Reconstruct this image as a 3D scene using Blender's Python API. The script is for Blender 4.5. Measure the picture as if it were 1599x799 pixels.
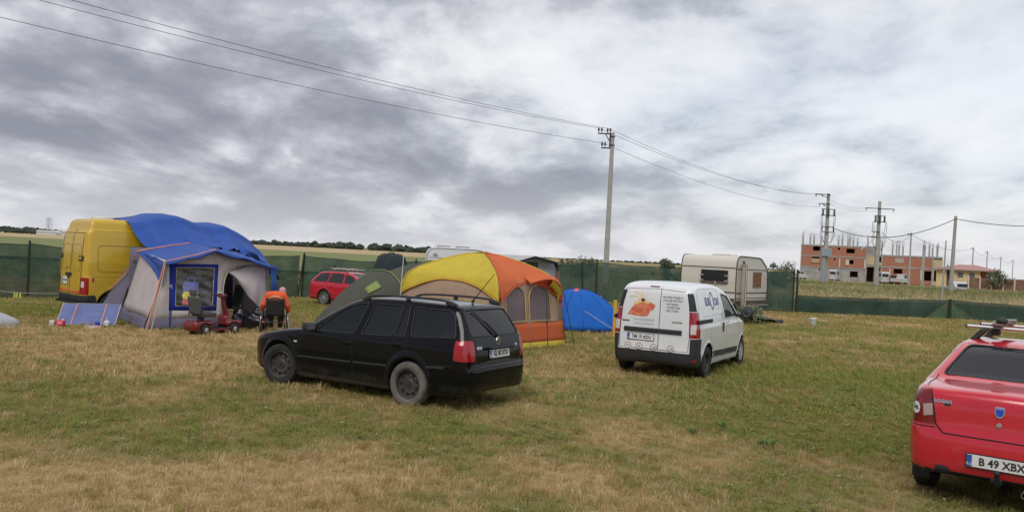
import bpy, bmesh, math, random
import numpy as np
from mathutils import Vector, Matrix, Euler
for o in list(bpy.data.objects): bpy.data.objects.remove(o, do_unlink=True)
scene = bpy.context.scene
COL = scene.collection
R = math.radians
rng = random.Random(7)
# ------------------------------------------------------------------ camera
FPX, PITCH, ROLL, CAMH = 1300.0, -0.0009, 0.051, 2.17
W0, H0 = 1599.0, 799.0
cam = bpy.data.cameras.new('camera'); camo = bpy.data.objects.new('camera', cam); COL.objects.link(camo)
cam.sensor_width = 36.0; cam.lens = 36.0*FPX/W0; cam.clip_start = 0.05; cam.clip_end = 12000
camo.matrix_world = Matrix.Translation((0, 0, CAMH)) @ Matrix.Rotation(math.pi/2+PITCH, 4, 'X') @ Matrix.Rotation(ROLL, 4, 'Z')
scene.camera = camo
# ------------------------------------------------------------------ sky: overcast, Nishita seen through broken cloud
SUN_EL, SUN_AZ = R(52), R(205)      # azimuth measured clockwise from +Y
world = bpy.data.worlds.new('World'); scene.world = world; world.use_nodes = True
def build_sky():
    nt = world.node_tree; N = nt.nodes; L = nt.links; N.clear()
    def nd(t, **k):
        n = N.new(t)
        for a, b in k.items(): setattr(n, a, b)
        return n
    def mth(op, a, b=None, c=None):
        n = nd('ShaderNodeMath', operation=op)
        for i, v in enumerate((a, b, c)):
            if v is None: continue
            if isinstance(v, (int, float)): n.inputs[i].default_value = v
            else: L.new(v, n.inputs[i])
        return n.outputs[0]
    sky = nd('ShaderNodeTexSky', sky_type='NISHITA', sun_disc=False, sun_elevation=SUN_EL, sun_rotation=SUN_AZ)
    sky.air_density = 1.0; sky.dust_density = 2.0
    bg1 = nd('ShaderNodeBackground'); bg1.inputs[1].default_value = 0.12; L.new(sky.outputs[0], bg1.inputs[0])
    tc = nd('ShaderNodeTexCoord'); sp = nd('ShaderNodeSeparateXYZ'); L.new(tc.outputs['Generated'], sp.inputs[0])
    z = mth('MAXIMUM', sp.outputs[2], 0.0); zz = mth('ADD', z, 0.27)
    px = mth('DIVIDE', sp.outputs[0], zz); py = mth('DIVIDE', sp.outputs[1], zz)
    cb = nd('ShaderNodeCombineXYZ'); L.new(px, cb.inputs[0]); L.new(py, cb.inputs[1])
    def noise(scale, detail, rough, off, dist=0.0, rot=0.0, sc=(1, 1, 1)):
        mp = nd('ShaderNodeMapping'); mp.inputs['Location'].default_value = off; mp.inputs['Rotation'].default_value = (0, 0, rot); mp.inputs['Scale'].default_value = sc
        L.new(cb.outputs[0], mp.inputs[0])
        n = nd('ShaderNodeTexNoise', noise_dimensions='3D'); L.new(mp.outputs[0], n.inputs['Vector'])
        n.inputs['Scale'].default_value = scale; n.inputs['Detail'].default_value = detail; n.inputs['Roughness'].default_value = rough; n.inputs['Distortion'].default_value = dist
        return n.outputs['Fac']
    big = noise(0.7, 3, 0.45, SKY_OFF[0], 0.15, R(24), (1, 0.8, 1))
    mid = noise(1.9, 11, 0.565, SKY_OFF[1], 0.18, R(24), (1, 0.8, 1))
    mid2 = noise(1.9, 11, 0.565, tuple(a+b for a, b in zip(SKY_OFF[1], (0.07, -0.16, 0))), 0.18, R(24), (1, 0.8, 1))
    fine = noise(4.2, 5, 0.5, (1.7, 4.1, 0), 0.2)
    relief = mth('MULTIPLY', mth('SUBTRACT', mid, mid2), SKY_RELIEF)
    # the cloud deck is thicker towards the left of the camp (where the front stands) and thinner to the right
    side = mth('MULTIPLY', mth('ARCTAN2', sp.outputs[0], sp.outputs[1]), SKY_SIDE)
    thick = mth('ADD', mth('ADD', mth('MULTIPLY', mth('SUBTRACT', big, 0.5), 1.15), mth('ADD', mth('MULTIPLY', mth('SUBTRACT', mid, 0.5), 1.15), relief)), mth('SUBTRACT', mth('MULTIPLY', fine, 0.05), side))
    ramp = nd('ShaderNodeValToRGB'); L.new(mth('ADD', thick, SKY_BIAS), ramp.inputs[0])
    e = ramp.color_ramp.elements
    e[0].position = 0.0; e[0].color = (0.74, 0.74, 0.75, 1)
    e[1].position = 1.0; e[1].color = (0.225, 0.238, 0.285, 1)
    for p, c in ((0.22, (0.68, 0.686, 0.705)), (0.38, (0.60, 0.612, 0.645)), (0.50, (0.515, 0.53, 0.57)), (0.60, (0.41, 0.425, 0.472)), (0.74, (0.318, 0.332, 0.38)), (0.86, (0.262, 0.275, 0.322))):
        k = e.new(p); k.color = (*c, 1)
    # pale haze low over the fields
    hz = nd('ShaderNodeMapRange'); L.new(sp.outputs[2], hz.inputs[0]); hz.inputs[1].default_value = 0.0; hz.inputs[2].default_value = 0.10; hz.inputs[3].default_value = 0.62; hz.inputs[4].default_value = 0.0
    mx = nd('ShaderNodeMix', data_type='RGBA'); L.new(hz.outputs[0], mx.inputs[0]); L.new(ramp.outputs[0], mx.inputs[6]); mx.inputs[7].default_value = (0.60, 0.60, 0.62, 1)
    bg2 = nd('ShaderNodeBackground'); L.new(mx.outputs[2], bg2.inputs[0]); bg2.inputs[1].default_value = SKY_CLOUD
    # thin spots let some blue through
    cov = nd('ShaderNodeMapRange'); L.new(mth('ADD', mth('MULTIPLY', noise(0.5, 5, 0.5, SKY_OFF[2], 0.3, R(22)), 1.0), side), cov.inputs[0]); cov.inputs[1].default_value = 0.50; cov.inputs[2].default_value = 0.85; cov.inputs[3].default_value = 1.0; cov.inputs[4].default_value = 0.58
    ms = nd('ShaderNodeMixShader'); L.new(cov.outputs[0], ms.inputs[0]); L.new(bg1.outputs[0], ms.inputs[1]); L.new(bg2.outputs[0], ms.inputs[2])
    out = nd('ShaderNodeOutputWorld'); L.new(ms.outputs[0], out.inputs[0])
SKY_OFF = ((9.3, 1.5, 4.5), (7.6, 9.3, 5.0), (2.3, 2.2, 5.0)); SKY_SIDE = 0.24; SKY_BIAS = 0.49; SKY_CLOUD = 1.0; SKY_RELIEF = 1.5
build_sky()
sl = bpy.data.lights.new('sun', 'SUN'); sl.energy = 1.5; sl.angle = R(32); sl.color = (1.0, 0.96, 0.9)
so = bpy.data.objects.new('sun', sl); COL.objects.link(so)
so.rotation_euler = Vector((-math.sin(SUN_AZ)*math.cos(SUN_EL), -math.cos(SUN_AZ)*math.cos(SUN_EL), -math.sin(SUN_EL))).to_track_quat('-Z', 'Y').to_euler()
vs = scene.view_settings; vs.view_transform = 'Standard'; vs.look = 'None'; vs.exposure = 0.38; vs.gamma = 1.0; vs.use_curve_mapping = False
scene.render.engine = 'CYCLES'; scene.cycles.use_denoising = True; scene.cycles.max_bounces = 7; scene.cycles.transparent_max_bounces = 12
# ------------------------------------------------------------------ pixel rays (a pixel gives a direction, the ground or a wall gives the distance)
def ray(px, py):
    a, b = px-W0/2, py-H0/2; cr, sr = math.cos(ROLL), math.sin(ROLL)
    u = cr*a+sr*b; v = -sr*a+cr*b; c, s = math.cos(PITCH), math.sin(PITCH)
    return Vector((u/FPX, c+s*v/FPX, s-c*v/FPX))
def sstep(a, b, x):
    t = min(1, max(0, (x-a)/(b-a))); return t*t*(3-2*t)
def gz(x, y):
    """height of the ground: it dips a little towards the back left"""
    d = -0.32*sstep(19, 33, y)*(1-sstep(-6.5, 3, x))*(1-sstep(60, 140, y))
    d += 0.08*sstep(24, 38, y)*sstep(1, 7, x)*(1-sstep(60, 140, y))
    return d
def gpx(px, py):
    d = ray(px, py); z = 0.0
    for i in range(25):
        t = (z-CAMH)/d.z; x, y = d.x*t, d.y*t; z = 0.5*z+0.5*gz(x, y)
    return Vector((x, y, gz(x, y)))
def dpx(px, py, y):
    d = ray(px, py); t = y/d.y; return Vector((d.x*t, y, CAMH+d.z*t))
# ------------------------------------------------------------------ materials
MATS = {}
def M(name, col, rough=0.6, metal=0.0, coat=0.0, var=0.12, scale=6.0, bump=0.0, bscale=40.0, spec=0.5, col2=None, alpha=1.0, trans=0.0, sheen=0.0, stretch=(1, 1, 1), coords='Object', detail=6):
    if name in MATS: return MATS[name]
    m = bpy.data.materials.new(name); m.use_nodes = True; MATS[name] = m
    nt = m.node_tree; N = nt.nodes; L = nt.links; p = N['Principled BSDF']
    p.inputs['Roughness'].default_value = rough; p.inputs['Metallic'].default_value = metal
    p.inputs['Coat Weight'].default_value = coat; p.inputs['Coat Roughness'].default_value = 0.06
    p.inputs['Specular IOR Level'].default_value = spec; p.inputs['Transmission Weight'].default_value = trans
    p.inputs['Alpha'].default_value = alpha; p.inputs['Sheen Weight'].default_value = sheen
    p.inputs['Base Color'].default_value = (*col, 1)
    if var > 0 or col2 or bump:
        tc = N.new('ShaderNodeTexCoord'); mp = N.new('ShaderNodeMapping'); mp.inputs['Scale'].default_value = stretch
        L.new(tc.outputs[coords], mp.inputs[0])
        n = N.new('ShaderNodeTexNoise'); n.inputs['Scale'].default_value = scale; n.inputs['Detail'].default_value = detail; n.inputs['Roughness'].default_value = 0.6
        L.new(mp.outputs[0], n.inputs['Vector'])
        r = N.new('ShaderNodeValToRGB'); r.color_ramp.elements[0].position = 0.3; r.color_ramp.elements[1].position = 0.72
        a = tuple(max(0, c*(1-var)) for c in col); b = col2 or tuple(min(1, c*(1+var)) for c in col)
        r.color_ramp.elements[0].color = (*a, 1); r.color_ramp.elements[1].color = (*b, 1)
        L.new(n.outputs['Fac'], r.inputs[0]); L.new(r.outputs[0], p.inputs['Base Color'])
        mr = N.new('ShaderNodeMapRange'); mr.inputs[3].default_value = max(0.02, rough*0.85); mr.inputs[4].default_value = min(1, rough*1.2); L.new(n.outputs['Fac'], mr.inputs[0]); L.new(mr.outputs[0], p.inputs['Roughness'])
        if bump:
            n2 = N.new('ShaderNodeTexNoise'); n2.inputs['Scale'].default_value = bscale; n2.inputs['Detail'].default_value = 5; L.new(mp.outputs[0], n2.inputs['Vector'])
            bp = N.new('ShaderNodeBump'); bp.inputs['Strength'].default_value = bump; bp.inputs['Distance'].default_value = 0.02; L.new(n2.outputs['Fac'], bp.inputs['Height']); L.new(bp.outputs[0], p.inputs['Normal'])
    return m
def cloth(name, col, trans=0.25, var=0.1, scale=3.0, rough=0.75, bump=0.25, bscale=5.0):
    """tent cloth: diffuse with some light coming through, soft wrinkles"""
    if name in MATS: return MATS[name]
    m = M(name, col, rough, var=var, scale=scale, bump=bump, bscale=bscale, spec=0.3)
    nt = m.node_tree; p = nt.nodes['Principled BSDF']; out = nt.nodes['Material Output']
    t = nt.nodes.new('ShaderNodeBsdfTranslucent'); mx = nt.nodes.new('ShaderNodeMixShader'); mx.inputs[0].default_value = trans
    src = p.inputs['Base Color'].links[0].from_socket; nt.links.new(src, t.inputs[0])
    nt.links.new(p.outputs[0], mx.inputs[1]); nt.links.new(t.outputs[0], mx.inputs[2]); nt.links.new(mx.outputs[0], out.inputs[0])
    return m
def glassmat(name, tint, see, rough=0.03, refl=(1, 1, 1)):
    """car or caravan pane: reflects like glass and lets `see` of the light straight through, tinted"""
    if name in MATS: return MATS[name]
    m = bpy.data.materials.new(name); m.use_nodes = True; MATS[name] = m
    nt = m.node_tree; N = nt.nodes; L = nt.links; p = N['Principled BSDF']
    p.inputs['Base Color'].default_value = (*tint, 1); p.inputs['Roughness'].default_value = rough; p.inputs['IOR'].default_value = 1.75; p.inputs['Specular IOR Level'].default_value = 0.5
    t = N.new('ShaderNodeBsdfTransparent'); t.inputs[0].default_value = (min(1, tint[0]*3+.35), min(1, tint[1]*3+.37), min(1, tint[2]*3+.36), 1)
    fr = N.new('ShaderNodeFresnel'); fr.inputs[0].default_value = 1.75
    sb = N.new('ShaderNodeMath'); sb.operation = 'SUBTRACT'; sb.inputs[0].default_value = 1.0; L.new(fr.outputs[0], sb.inputs[1])
    ml = N.new('ShaderNodeMath'); ml.operation = 'MULTIPLY'; ml.inputs[1].default_value = see; L.new(sb.outputs[0], ml.inputs[0])
    mx = N.new('ShaderNodeMixShader'); L.new(ml.outputs[0], mx.inputs[0]); L.new(p.outputs[0], mx.inputs[1]); L.new(t.outputs[0], mx.inputs[2]); L.new(mx.outputs[0], N['Material Output'].inputs[0])
    return m
# ------------------------------------------------------------------ objects
def link(name, me, mat=None, parent=None, smooth=None):
    o = bpy.data.objects.new(name, me); COL.objects.link(o)
    if mat is not None:
        me.materials.clear(); me.materials.append(mat)
    if parent is not None: o.parent = parent
    if smooth: me.shade_smooth() if smooth is True else smooth_angle(me, smooth)
    return o
def smooth_angle(me, ang):
    me.shade_smooth()
    try: me.set_sharp_from_angle(angle=R(ang))
    except Exception: pass
def tag(o, label=None, cat=None, group=None, kind=None):
    if label: o['label'] = label
    if cat: o['category'] = cat
    if group: o['group'] = group
    if kind: o['kind'] = kind
    return o
def thing(name, label, cat, loc=(0, 0, 0), rz=0.0, group=None):
    o = bpy.data.objects.new(name, None); COL.objects.link(o); o.empty_display_size = 0.2
    o.location = loc; o.rotation_euler = (0, 0, rz); return tag(o, label, cat, group)
def copy_tree(o, parent=None):
    c = o.copy(); COL.objects.link(c); c.parent = parent
    for ch in list(o.children): copy_tree(ch, c)
    return c
class MB:
    """collects simple solids into one mesh"""
    def __init__(s): s.v = []; s.f = []
    def add(s, v, f):
        b = len(s.v); s.v += [tuple(x) for x in v]; s.f += [tuple(i+b for i in q) for q in f]; return s
    def box(s, c, d, rz=0.0, rx=0.0, ry=0.0):
        m = Euler((rx, ry, rz)).to_matrix(); c = Vector(c)
        v = [c + m @ Vector((sx*d[0]/2, sy*d[1]/2, sz*d[2]/2)) for sx in (-1, 1) for sy in (-1, 1) for sz in (-1, 1)]
        return s.add(v, [(0, 1, 3, 2), (4, 6, 7, 5), (0, 4, 5, 1), (2, 3, 7, 6), (0, 2, 6, 4), (1, 5, 7, 3)])
    def tube(s, pts, r, n=8, closed=False, cap=True):
        pts = [Vector(p) for p in pts]; k = len(pts); rr = r if isinstance(r, (list, tuple)) else [r]*k
        rings = []; up = None
        for i, p in enumerate(pts):
            a = pts[i-1] if (i > 0 or closed) else p; b = pts[(i+1) % k] if (i < k-1 or closed) else p
            t = (b-a).normalized()
            if up is None: up = Vector((0, 0, 1)) if abs(t.z) < 0.9 else Vector((1, 0, 0))
            x = t.cross(up).normalized(); up = x.cross(t).normalized()
            rings.append([p + (x*math.cos(2*math.pi*j/n)+up*math.sin(2*math.pi*j/n))*rr[i] for j in range(n)])
        v = [q for g in rings for q in g]; f = []
        for i in range(k if closed else k-1):
            for j in range(n):
                f.append((i*n+j, i*n+(j+1) % n, ((i+1) % k)*n+(j+1) % n, ((i+1) % k)*n+j))
        if cap and not closed: f += [tuple(range(n))[::-1], tuple((k-1)*n+j for j in range(n))]
        return s.add(v, f)
    def lathe(s, prof, n=24, axis='z', c=(0, 0, 0), closed=False):
        c = Vector(c); v = []; f = []; k = len(prof)
        for j in range(n):
            a = 2*math.pi*j/n
            for (r, h) in prof:
                q = (r*math.cos(a), r*math.sin(a), h)
                v.append(c + Vector(q if axis == 'z' else (q[0], q[2], q[1]) if axis == 'y' else (q[2], q[0], q[1])))
        for j in range(n):
            for i in range(k if closed else k-1):
                i2 = (i+1) % k; j2 = (j+1) % n
                f.append((j*k+i, j*k+i2, j2*k+i2, j2*k+i))
        return s.add(v, f)
    def prism(s, poly, a, b, axis='y'):
        """extrude a 2-D outline from a to b along an axis"""
        n = len(poly); mk = {'y': lambda p, t: (p[0], t, p[1]), 'x': lambda p, t: (t, p[0], p[1]), 'z': lambda p, t: (p[0], p[1], t)}[axis]
        v = [mk(p, a) for p in poly]+[mk(p, b) for p in poly]
        return s.add(v, [tuple(range(n))[::-1], tuple(range(n, 2*n))]+[(i, (i+1) % n, n+(i+1) % n, n+i) for i in range(n)])
    def grid(s, fn, nu, nv, closed_u=False):
        v = [fn(i/(nu if closed_u else nu-1), j/(nv-1)) for i in range(nu) for j in range(nv)]; f = []
        for i in range(nu if closed_u else nu-1):
            for j in range(nv-1):
                i2 = (i+1) % nu; f.append((i*nv+j, i2*nv+j, i2*nv+j+1, i*nv+j+1))
        return s.add(v, f)
    def ball(s, c, r, n=12, m=8, sc=(1, 1, 1)):
        c = Vector(c); prof = [(r*math.sin(math.pi*i/m), -r*math.cos(math.pi*i/m)) for i in range(m+1)]
        b = len(s.v); s.lathe(prof, n); 
        for i in range(b, len(s.v)):
            q = s.v[i]; s.v[i] = (c.x+q[0]*sc[0], c.y+q[1]*sc[1], c.z+q[2]*sc[2])
        return s
    def build(s, name, mat=None, parent=None, smooth=None, bevel=0.0, solid=0.0, fix=True, subsurf=0):
        me = bpy.data.meshes.new(name); me.from_pydata(s.v, [], s.f)
        if fix:
            bm = bmesh.new(); bm.from_mesh(me); bmesh.ops.remove_doubles(bm, verts=bm.verts, dist=1e-5); bmesh.ops.recalc_face_normals(bm, faces=bm.faces); bm.to_mesh(me); bm.free()
        o = link(name, me, mat, parent, smooth)
        if subsurf:
            q = o.modifiers.new('sub', 'SUBSURF'); q.levels = q.render_levels = subsurf
        if solid:
            q = o.modifiers.new('solid', 'SOLIDIFY'); q.thickness = solid; q.offset = 0
        if bevel:
            q = o.modifiers.new('bevel', 'BEVEL'); q.width = bevel; q.segments = 2; q.limit_method = 'ANGLE'; q.angle_limit = R(35)
        return o
def text(name, s, size, mat, parent, mtx, extrude=0.001, align='CENTER', bold=0.0, sx=1.0):
    cu = bpy.data.curves.new(name, 'FONT'); cu.body = s; cu.size = size; cu.align_x = align; cu.align_y = 'CENTER'; cu.extrude = extrude; cu.offset = bold; cu.resolution_u = 2
    t = bpy.data.objects.new(name, cu); COL.objects.link(t); dg = bpy.context.evaluated_depsgraph_get()
    me = bpy.data.meshes.new_from_object(t.evaluated_get(dg)); bpy.data.objects.remove(t); bpy.data.curves.remove(cu)
    me.transform(Matrix.Diagonal((sx, 1, 1, 1))); me.transform(mtx)
    return link(name, me, mat, parent)
def frame(o, ex, ey):
    """matrix whose local x,y axes are ex,ey at o"""
    ex = Vector(ex).normalized(); ez = ex.cross(Vector(ey)).normalized(); ey = ez.cross(ex)
    m = Matrix((ex, ey, ez)).transposed().to_4x4(); m.translation = o; return m
def spline(pts, n=8, closed=False):
    """Catmull-Rom through points of any dimension"""
    P = [np.array(p, float) for p in pts]; k = len(P); out = []
    for i in range(k if closed else k-1):
        p0 = P[(i-1) % k] if (closed or i > 0) else P[i]; p1 = P[i]; p2 = P[(i+1) % k]; p3 = P[(i+2) % k] if (closed or i+2 < k) else p2
        for j in range(n):
            t = j/n; out.append(0.5*((2*p1)+(-p0+p2)*t+(2*p0-5*p1+4*p2-p3)*t*t+(-p0+3*p1-3*p2+p3)*t**3))
    if not closed: out.append(P[-1])
    return [tuple(p) for p in out]
def chaikin(pts, n=2, closed=True):
    for _ in range(n):
        q = []; k = len(pts)
        for i in range(k if closed else k-1):
            a, b = pts[i], pts[(i+1) % k]
            q += [tuple(.75*x+.25*y for x, y in zip(a, b)), tuple(.25*x+.75*y for x, y in zip(a, b))]
        if not closed: q = [pts[0]]+q+[pts[-1]]
        pts = q
    return pts
def rpoly(pts, r=0.03, n=3):
    """polygon with rounded corners"""
    out = []; k = len(pts)
    for i in range(k):
        p0, p1, p2 = (np.array(pts[j % k], float) for j in (i-1, i, i+1))
        a = p0-p1; b = p2-p1; la, lb = np.linalg.norm(a), np.linalg.norm(b); d = min(r, .45*la, .45*lb)
        A = p1+a/la*d; B = p1+b/lb*d
        for j in range(n+1):
            t = j/n; out.append(tuple((1-t)**2*A+2*t*(1-t)*p1+t*t*B))
    return out
def inpoly(x, y, poly):
    c = False; j = len(poly)-1
    for i in range(len(poly)):
        xi, yi = poly[i]; xj, yj = poly[j]
        if (yi > y) != (yj > y) and x < (xj-xi)*(y-yi)/(yj-yi)+xi: c = not c
        j = i
    return c
# ------------------------------------------------------------------ smooth solids from distance functions
class Poly2:
    """signed distance to a polygon, tabulated"""
    def __init__(s, pts, res=0.0125, pad=0.35):
        p = np.array(pts, float); s.lo = p.min(0)-pad; hi = p.max(0)+pad; s.res = res
        nx, ny = np.ceil((hi-s.lo)/res).astype(int)+1
        X, Y = np.meshgrid(s.lo[0]+np.arange(nx)*res, s.lo[1]+np.arange(ny)*res, indexing='ij')
        d = np.full(X.shape, 1e9); ins = np.zeros(X.shape, bool); k = len(p)
        for i in range(k):
            a = p[i]; b = p[(i+1) % k]; e = b-a; L2 = e@e
            if L2 < 1e-14: continue
            wx, wy = X-a[0], Y-a[1]; t = np.clip((wx*e[0]+wy*e[1])/L2, 0, 1)
            d = np.minimum(d, (wx-e[0]*t)**2+(wy-e[1]*t)**2)
            if a[1] != b[1]:
                cond = ((a[1] > Y) != (b[1] > Y)) & (X < (b[0]-a[0])*(Y-a[1])/(b[1]-a[1])+a[0]); ins ^= cond
        s.T = np.where(ins, -1, 1)*np.sqrt(d)
    def __call__(s, x, y):
        fx = (x-s.lo[0])/s.res; fy = (y-s.lo[1])/s.res; nx, ny = s.T.shape
        fx = np.clip(fx, 0, nx-1.001); fy = np.clip(fy, 0, ny-1.001); i = fx.astype(int); j = fy.astype(int); u = fx-i; v = fy-j; T = s.T
        return T[i, j]*(1-u)*(1-v)+T[i+1, j]*u*(1-v)+T[i, j+1]*(1-u)*v+T[i+1, j+1]*u*v
def smax(a, b, r):
    h = np.maximum(r-np.abs(a-b), 0)/r; return np.maximum(a, b)+h*h*r*0.25
def smin(a, b, r): return -smax(-a, -b, r)
def surf_nets(fn, lo, hi, res, newton=2):
    lo = np.array(lo, float); n = np.ceil((np.array(hi, float)-lo)/res).astype(int)+1
    ax = [lo[i]+np.arange(n[i])*res for i in range(3)]
    X, Y, Z = np.meshgrid(*ax, indexing='ij'); V = fn(X, Y, Z); S = V < 0
    acc = np.zeros((n[0]-1, n[1]-1, n[2]-1, 3)); cnt = np.zeros((n[0]-1, n[1]-1, n[2]-1))
    for ax_ in range(3):
        o1, o2 = [a for a in range(3) if a != ax_]
        for da in (0, 1):
            for db in (0, 1):
                sl0 = [None]*3; sl1 = [None]*3
                sl0[ax_] = slice(0, n[ax_]-1); sl1[ax_] = slice(1, n[ax_])
                for a, d in ((o1, da), (o2, db)):
                    sl0[a] = sl1[a] = slice(d, n[a]-1+d)
                v0 = V[tuple(sl0)]; v1 = V[tuple(sl1)]; c = (v0 < 0) != (v1 < 0)
                t = np.where(c, v0/np.where(c, v0-v1, 1), 0)
                cnt += c; acc[..., ax_] += np.where(c, t, 0); acc[..., o1] += c*da; acc[..., o2] += c*db
    act = cnt > 0; idx = np.full(act.shape, -1); idx[act] = np.arange(act.sum())
    ijk = np.argwhere(act); P = lo+(ijk+acc[act]/cnt[act][:, None])*res
    F = []
    for ax_ in range(3):
        o1, o2 = [(1, 2), (2, 0), (0, 1)][ax_]
        sl0 = [slice(1, n[a]-1) for a in range(3)]; sl1 = list(sl0); sl0[ax_] = slice(0, n[ax_]-1); sl1[ax_] = slice(1, n[ax_])
        s0 = S[tuple(sl0)]; s1 = S[tuple(sl1)]
        e = np.argwhere(s0 != s1)
        if not len(e): continue
        flip = s0[tuple(e.T)]
        base = e.copy()
        for a in range(3):
            if a != ax_: base[:, a] += 1
        def cell(d1, d2):
            c = base.copy(); c[:, o1] -= d1; c[:, o2] -= d2; return idx[c[:, 0], c[:, 1], c[:, 2]]
        q = np.stack([cell(1, 1), cell(0, 1), cell(0, 0), cell(1, 0)], 1)
        q[~flip] = q[~flip][:, ::-1]; F.append(q)
    F = np.concatenate(F); F = F[(F >= 0).all(1)]
    for _ in range(newton):
        h = 1e-3; x, y, z = P.T; d = fn(x, y, z)
        g = np.stack([fn(x+h, y, z)-fn(x-h, y, z), fn(x, y+h, z)-fn(x, y-h, z), fn(x, y, z+h)-fn(x, y, z-h)], 1)/(2*h)
        st = -(d/np.maximum((g*g).sum(1), .25))[:, None]*g; l = np.linalg.norm(st, axis=1, keepdims=True); P = P+st*np.minimum(1, 0.6*res/np.maximum(l, 1e-9))
    return P, F
def np_mesh(name, P, F):
    me = bpy.data.meshes.new(name); me.from_pydata(P.tolist(), [], F.tolist()); return me
# ================================================================== ground
nrs = np.random.RandomState(3)
def vnoise(x, y, s, seed):
    """smooth value noise, vectorised"""
    x = x/s+seed*17.3; y = y/s+seed*7.7; i = np.floor(x).astype(int); j = np.floor(y).astype(int); u = x-i; v = y-j
    u = u*u*(3-2*u); v = v*v*(3-2*v)
    def h(a, b):
        k = (a*374761393+b*668265263+seed*974711) & 0x7fffffff; k = ((k ^ (k >> 13))*1274126177) & 0x7fffffff; return (k ^ (k >> 16)) % 10007/10007.0
    return h(i, j)*(1-u)*(1-v)+h(i+1, j)*u*(1-v)+h(i, j+1)*(1-u)*v+h(i+1, j+1)*u*v
# green and dry patches of the camp field, (x, y, rx, ry, amount)
BLOBS = [(8.5, 13, 5, 5, .14), (-6.5, 10.5, 3, 1.4, .06), (7.2, 14.0, 3.6, 3.4, .36), (6.6, 18.5, 4.5, 3.0, .30), (4.2, 10.8, 2.8, 1.9, .18), (3.5, 7.4, 2.6, 1.0, .16), (-1.8, 10.0, 2.2, 0.8, .08), (-5.6, 11.5, 1.8, 1.2, .08), (-4.4, 9.2, 2.0, 0.6, .14), (10.5, 29, 6, 2.5, .34),
         (-12.5, 23.5, 3.0, 2.2, .34), (-2.2, 7.7, 2.6, 0.8, -.50), (-4.2, 7.3, 2.2, .7, -.42), (-8.5, 18.3, 3.5, 1.3, -.42), (-6.2, 14.6, 3.2, 1.6, -.34), (-5.2, 19.6, 1.8, 2.2, -.25), (-8.0, 30, 3, 4, .28), (1.2, 14.3, 1.0, 2.2, -.22), (11, 35.5, 5, 2.2, -.22), (16, 40.2, 8, 1.0, -.25), (2.6, 21, 2.0, 3.0, -.12), (1.2, 10.9, 1.6, .8, -.14), (4.2, 9.0, 2.0, .5, -.22)]
def veg(x, y):
    g = .52+.30*(vnoise(x, y, 1.6, 1)-.5)+.46*(vnoise(x, y, .55, 2)-.5)+.30*(vnoise(x, y, .28, 6)-.5)+.24*(vnoise(x, y, 3.7, 5)-.5)
    for bx, by, rx, ry, a in BLOBS: g = g+.80*a*np.exp(-((x-bx)/rx)**2-((y-by)/ry)**2)
    return np.clip(g, 0, 1)
def axis(pts):
    out = []
    for a, b, n in pts: out += list(np.linspace(a, b, n, endpoint=False))
    return np.array(out+[pts[-1][1]])
gx = axis([(-4000, -400, 10), (-400, -60, 18), (-60, -32, 14), (-32, 32, 190), (32, 60, 14), (60, 400, 18), (400, 4000, 10)])
gy = axis([(-300, -10, 8), (-10, 3, 7), (3, 16, 66), (16, 46, 100), (46, 150, 40), (150, 700, 22), (700, 7000, 14)])
GX, GY = np.meshgrid(gx, gy, indexing='ij')
GZ = np.vectorize(gz)(GX, GY)+np.where((GY > 3) & (GY < 46) & (np.abs(GX) < 32), .05*(vnoise(GX, GY, 2.7, 9)-.5), 0)*0.5
def gtop(x, y): return gz(x, y)
def sheet(name, X, Y, Z, mat, kind='structure'):
    n, m = X.shape; P = np.stack([X, Y, Z], -1).reshape(-1, 3); i = np.arange(n*m).reshape(n, m)
    F = np.stack([i[:-1, :-1], i[1:, :-1], i[1:, 1:], i[:-1, 1:]], -1).reshape(-1, 4)
    me = np_mesh(name, P, F); me.shade_smooth(); o = link(name, me, mat); o['kind'] = kind; return o
def vattr(me, name, vals):
    a = me.attributes.new(name, 'FLOAT', 'POINT'); a.data.foreach_set('value', np.asarray(vals, np.float32).ravel())
STRAW, STRAW2, GREEN, GREEN2, EARTH = (.48, .345, .18), (.38, .26, .115), (.22, .23, .065), (.19, .20, .055), (.18, .13, .075)
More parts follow.
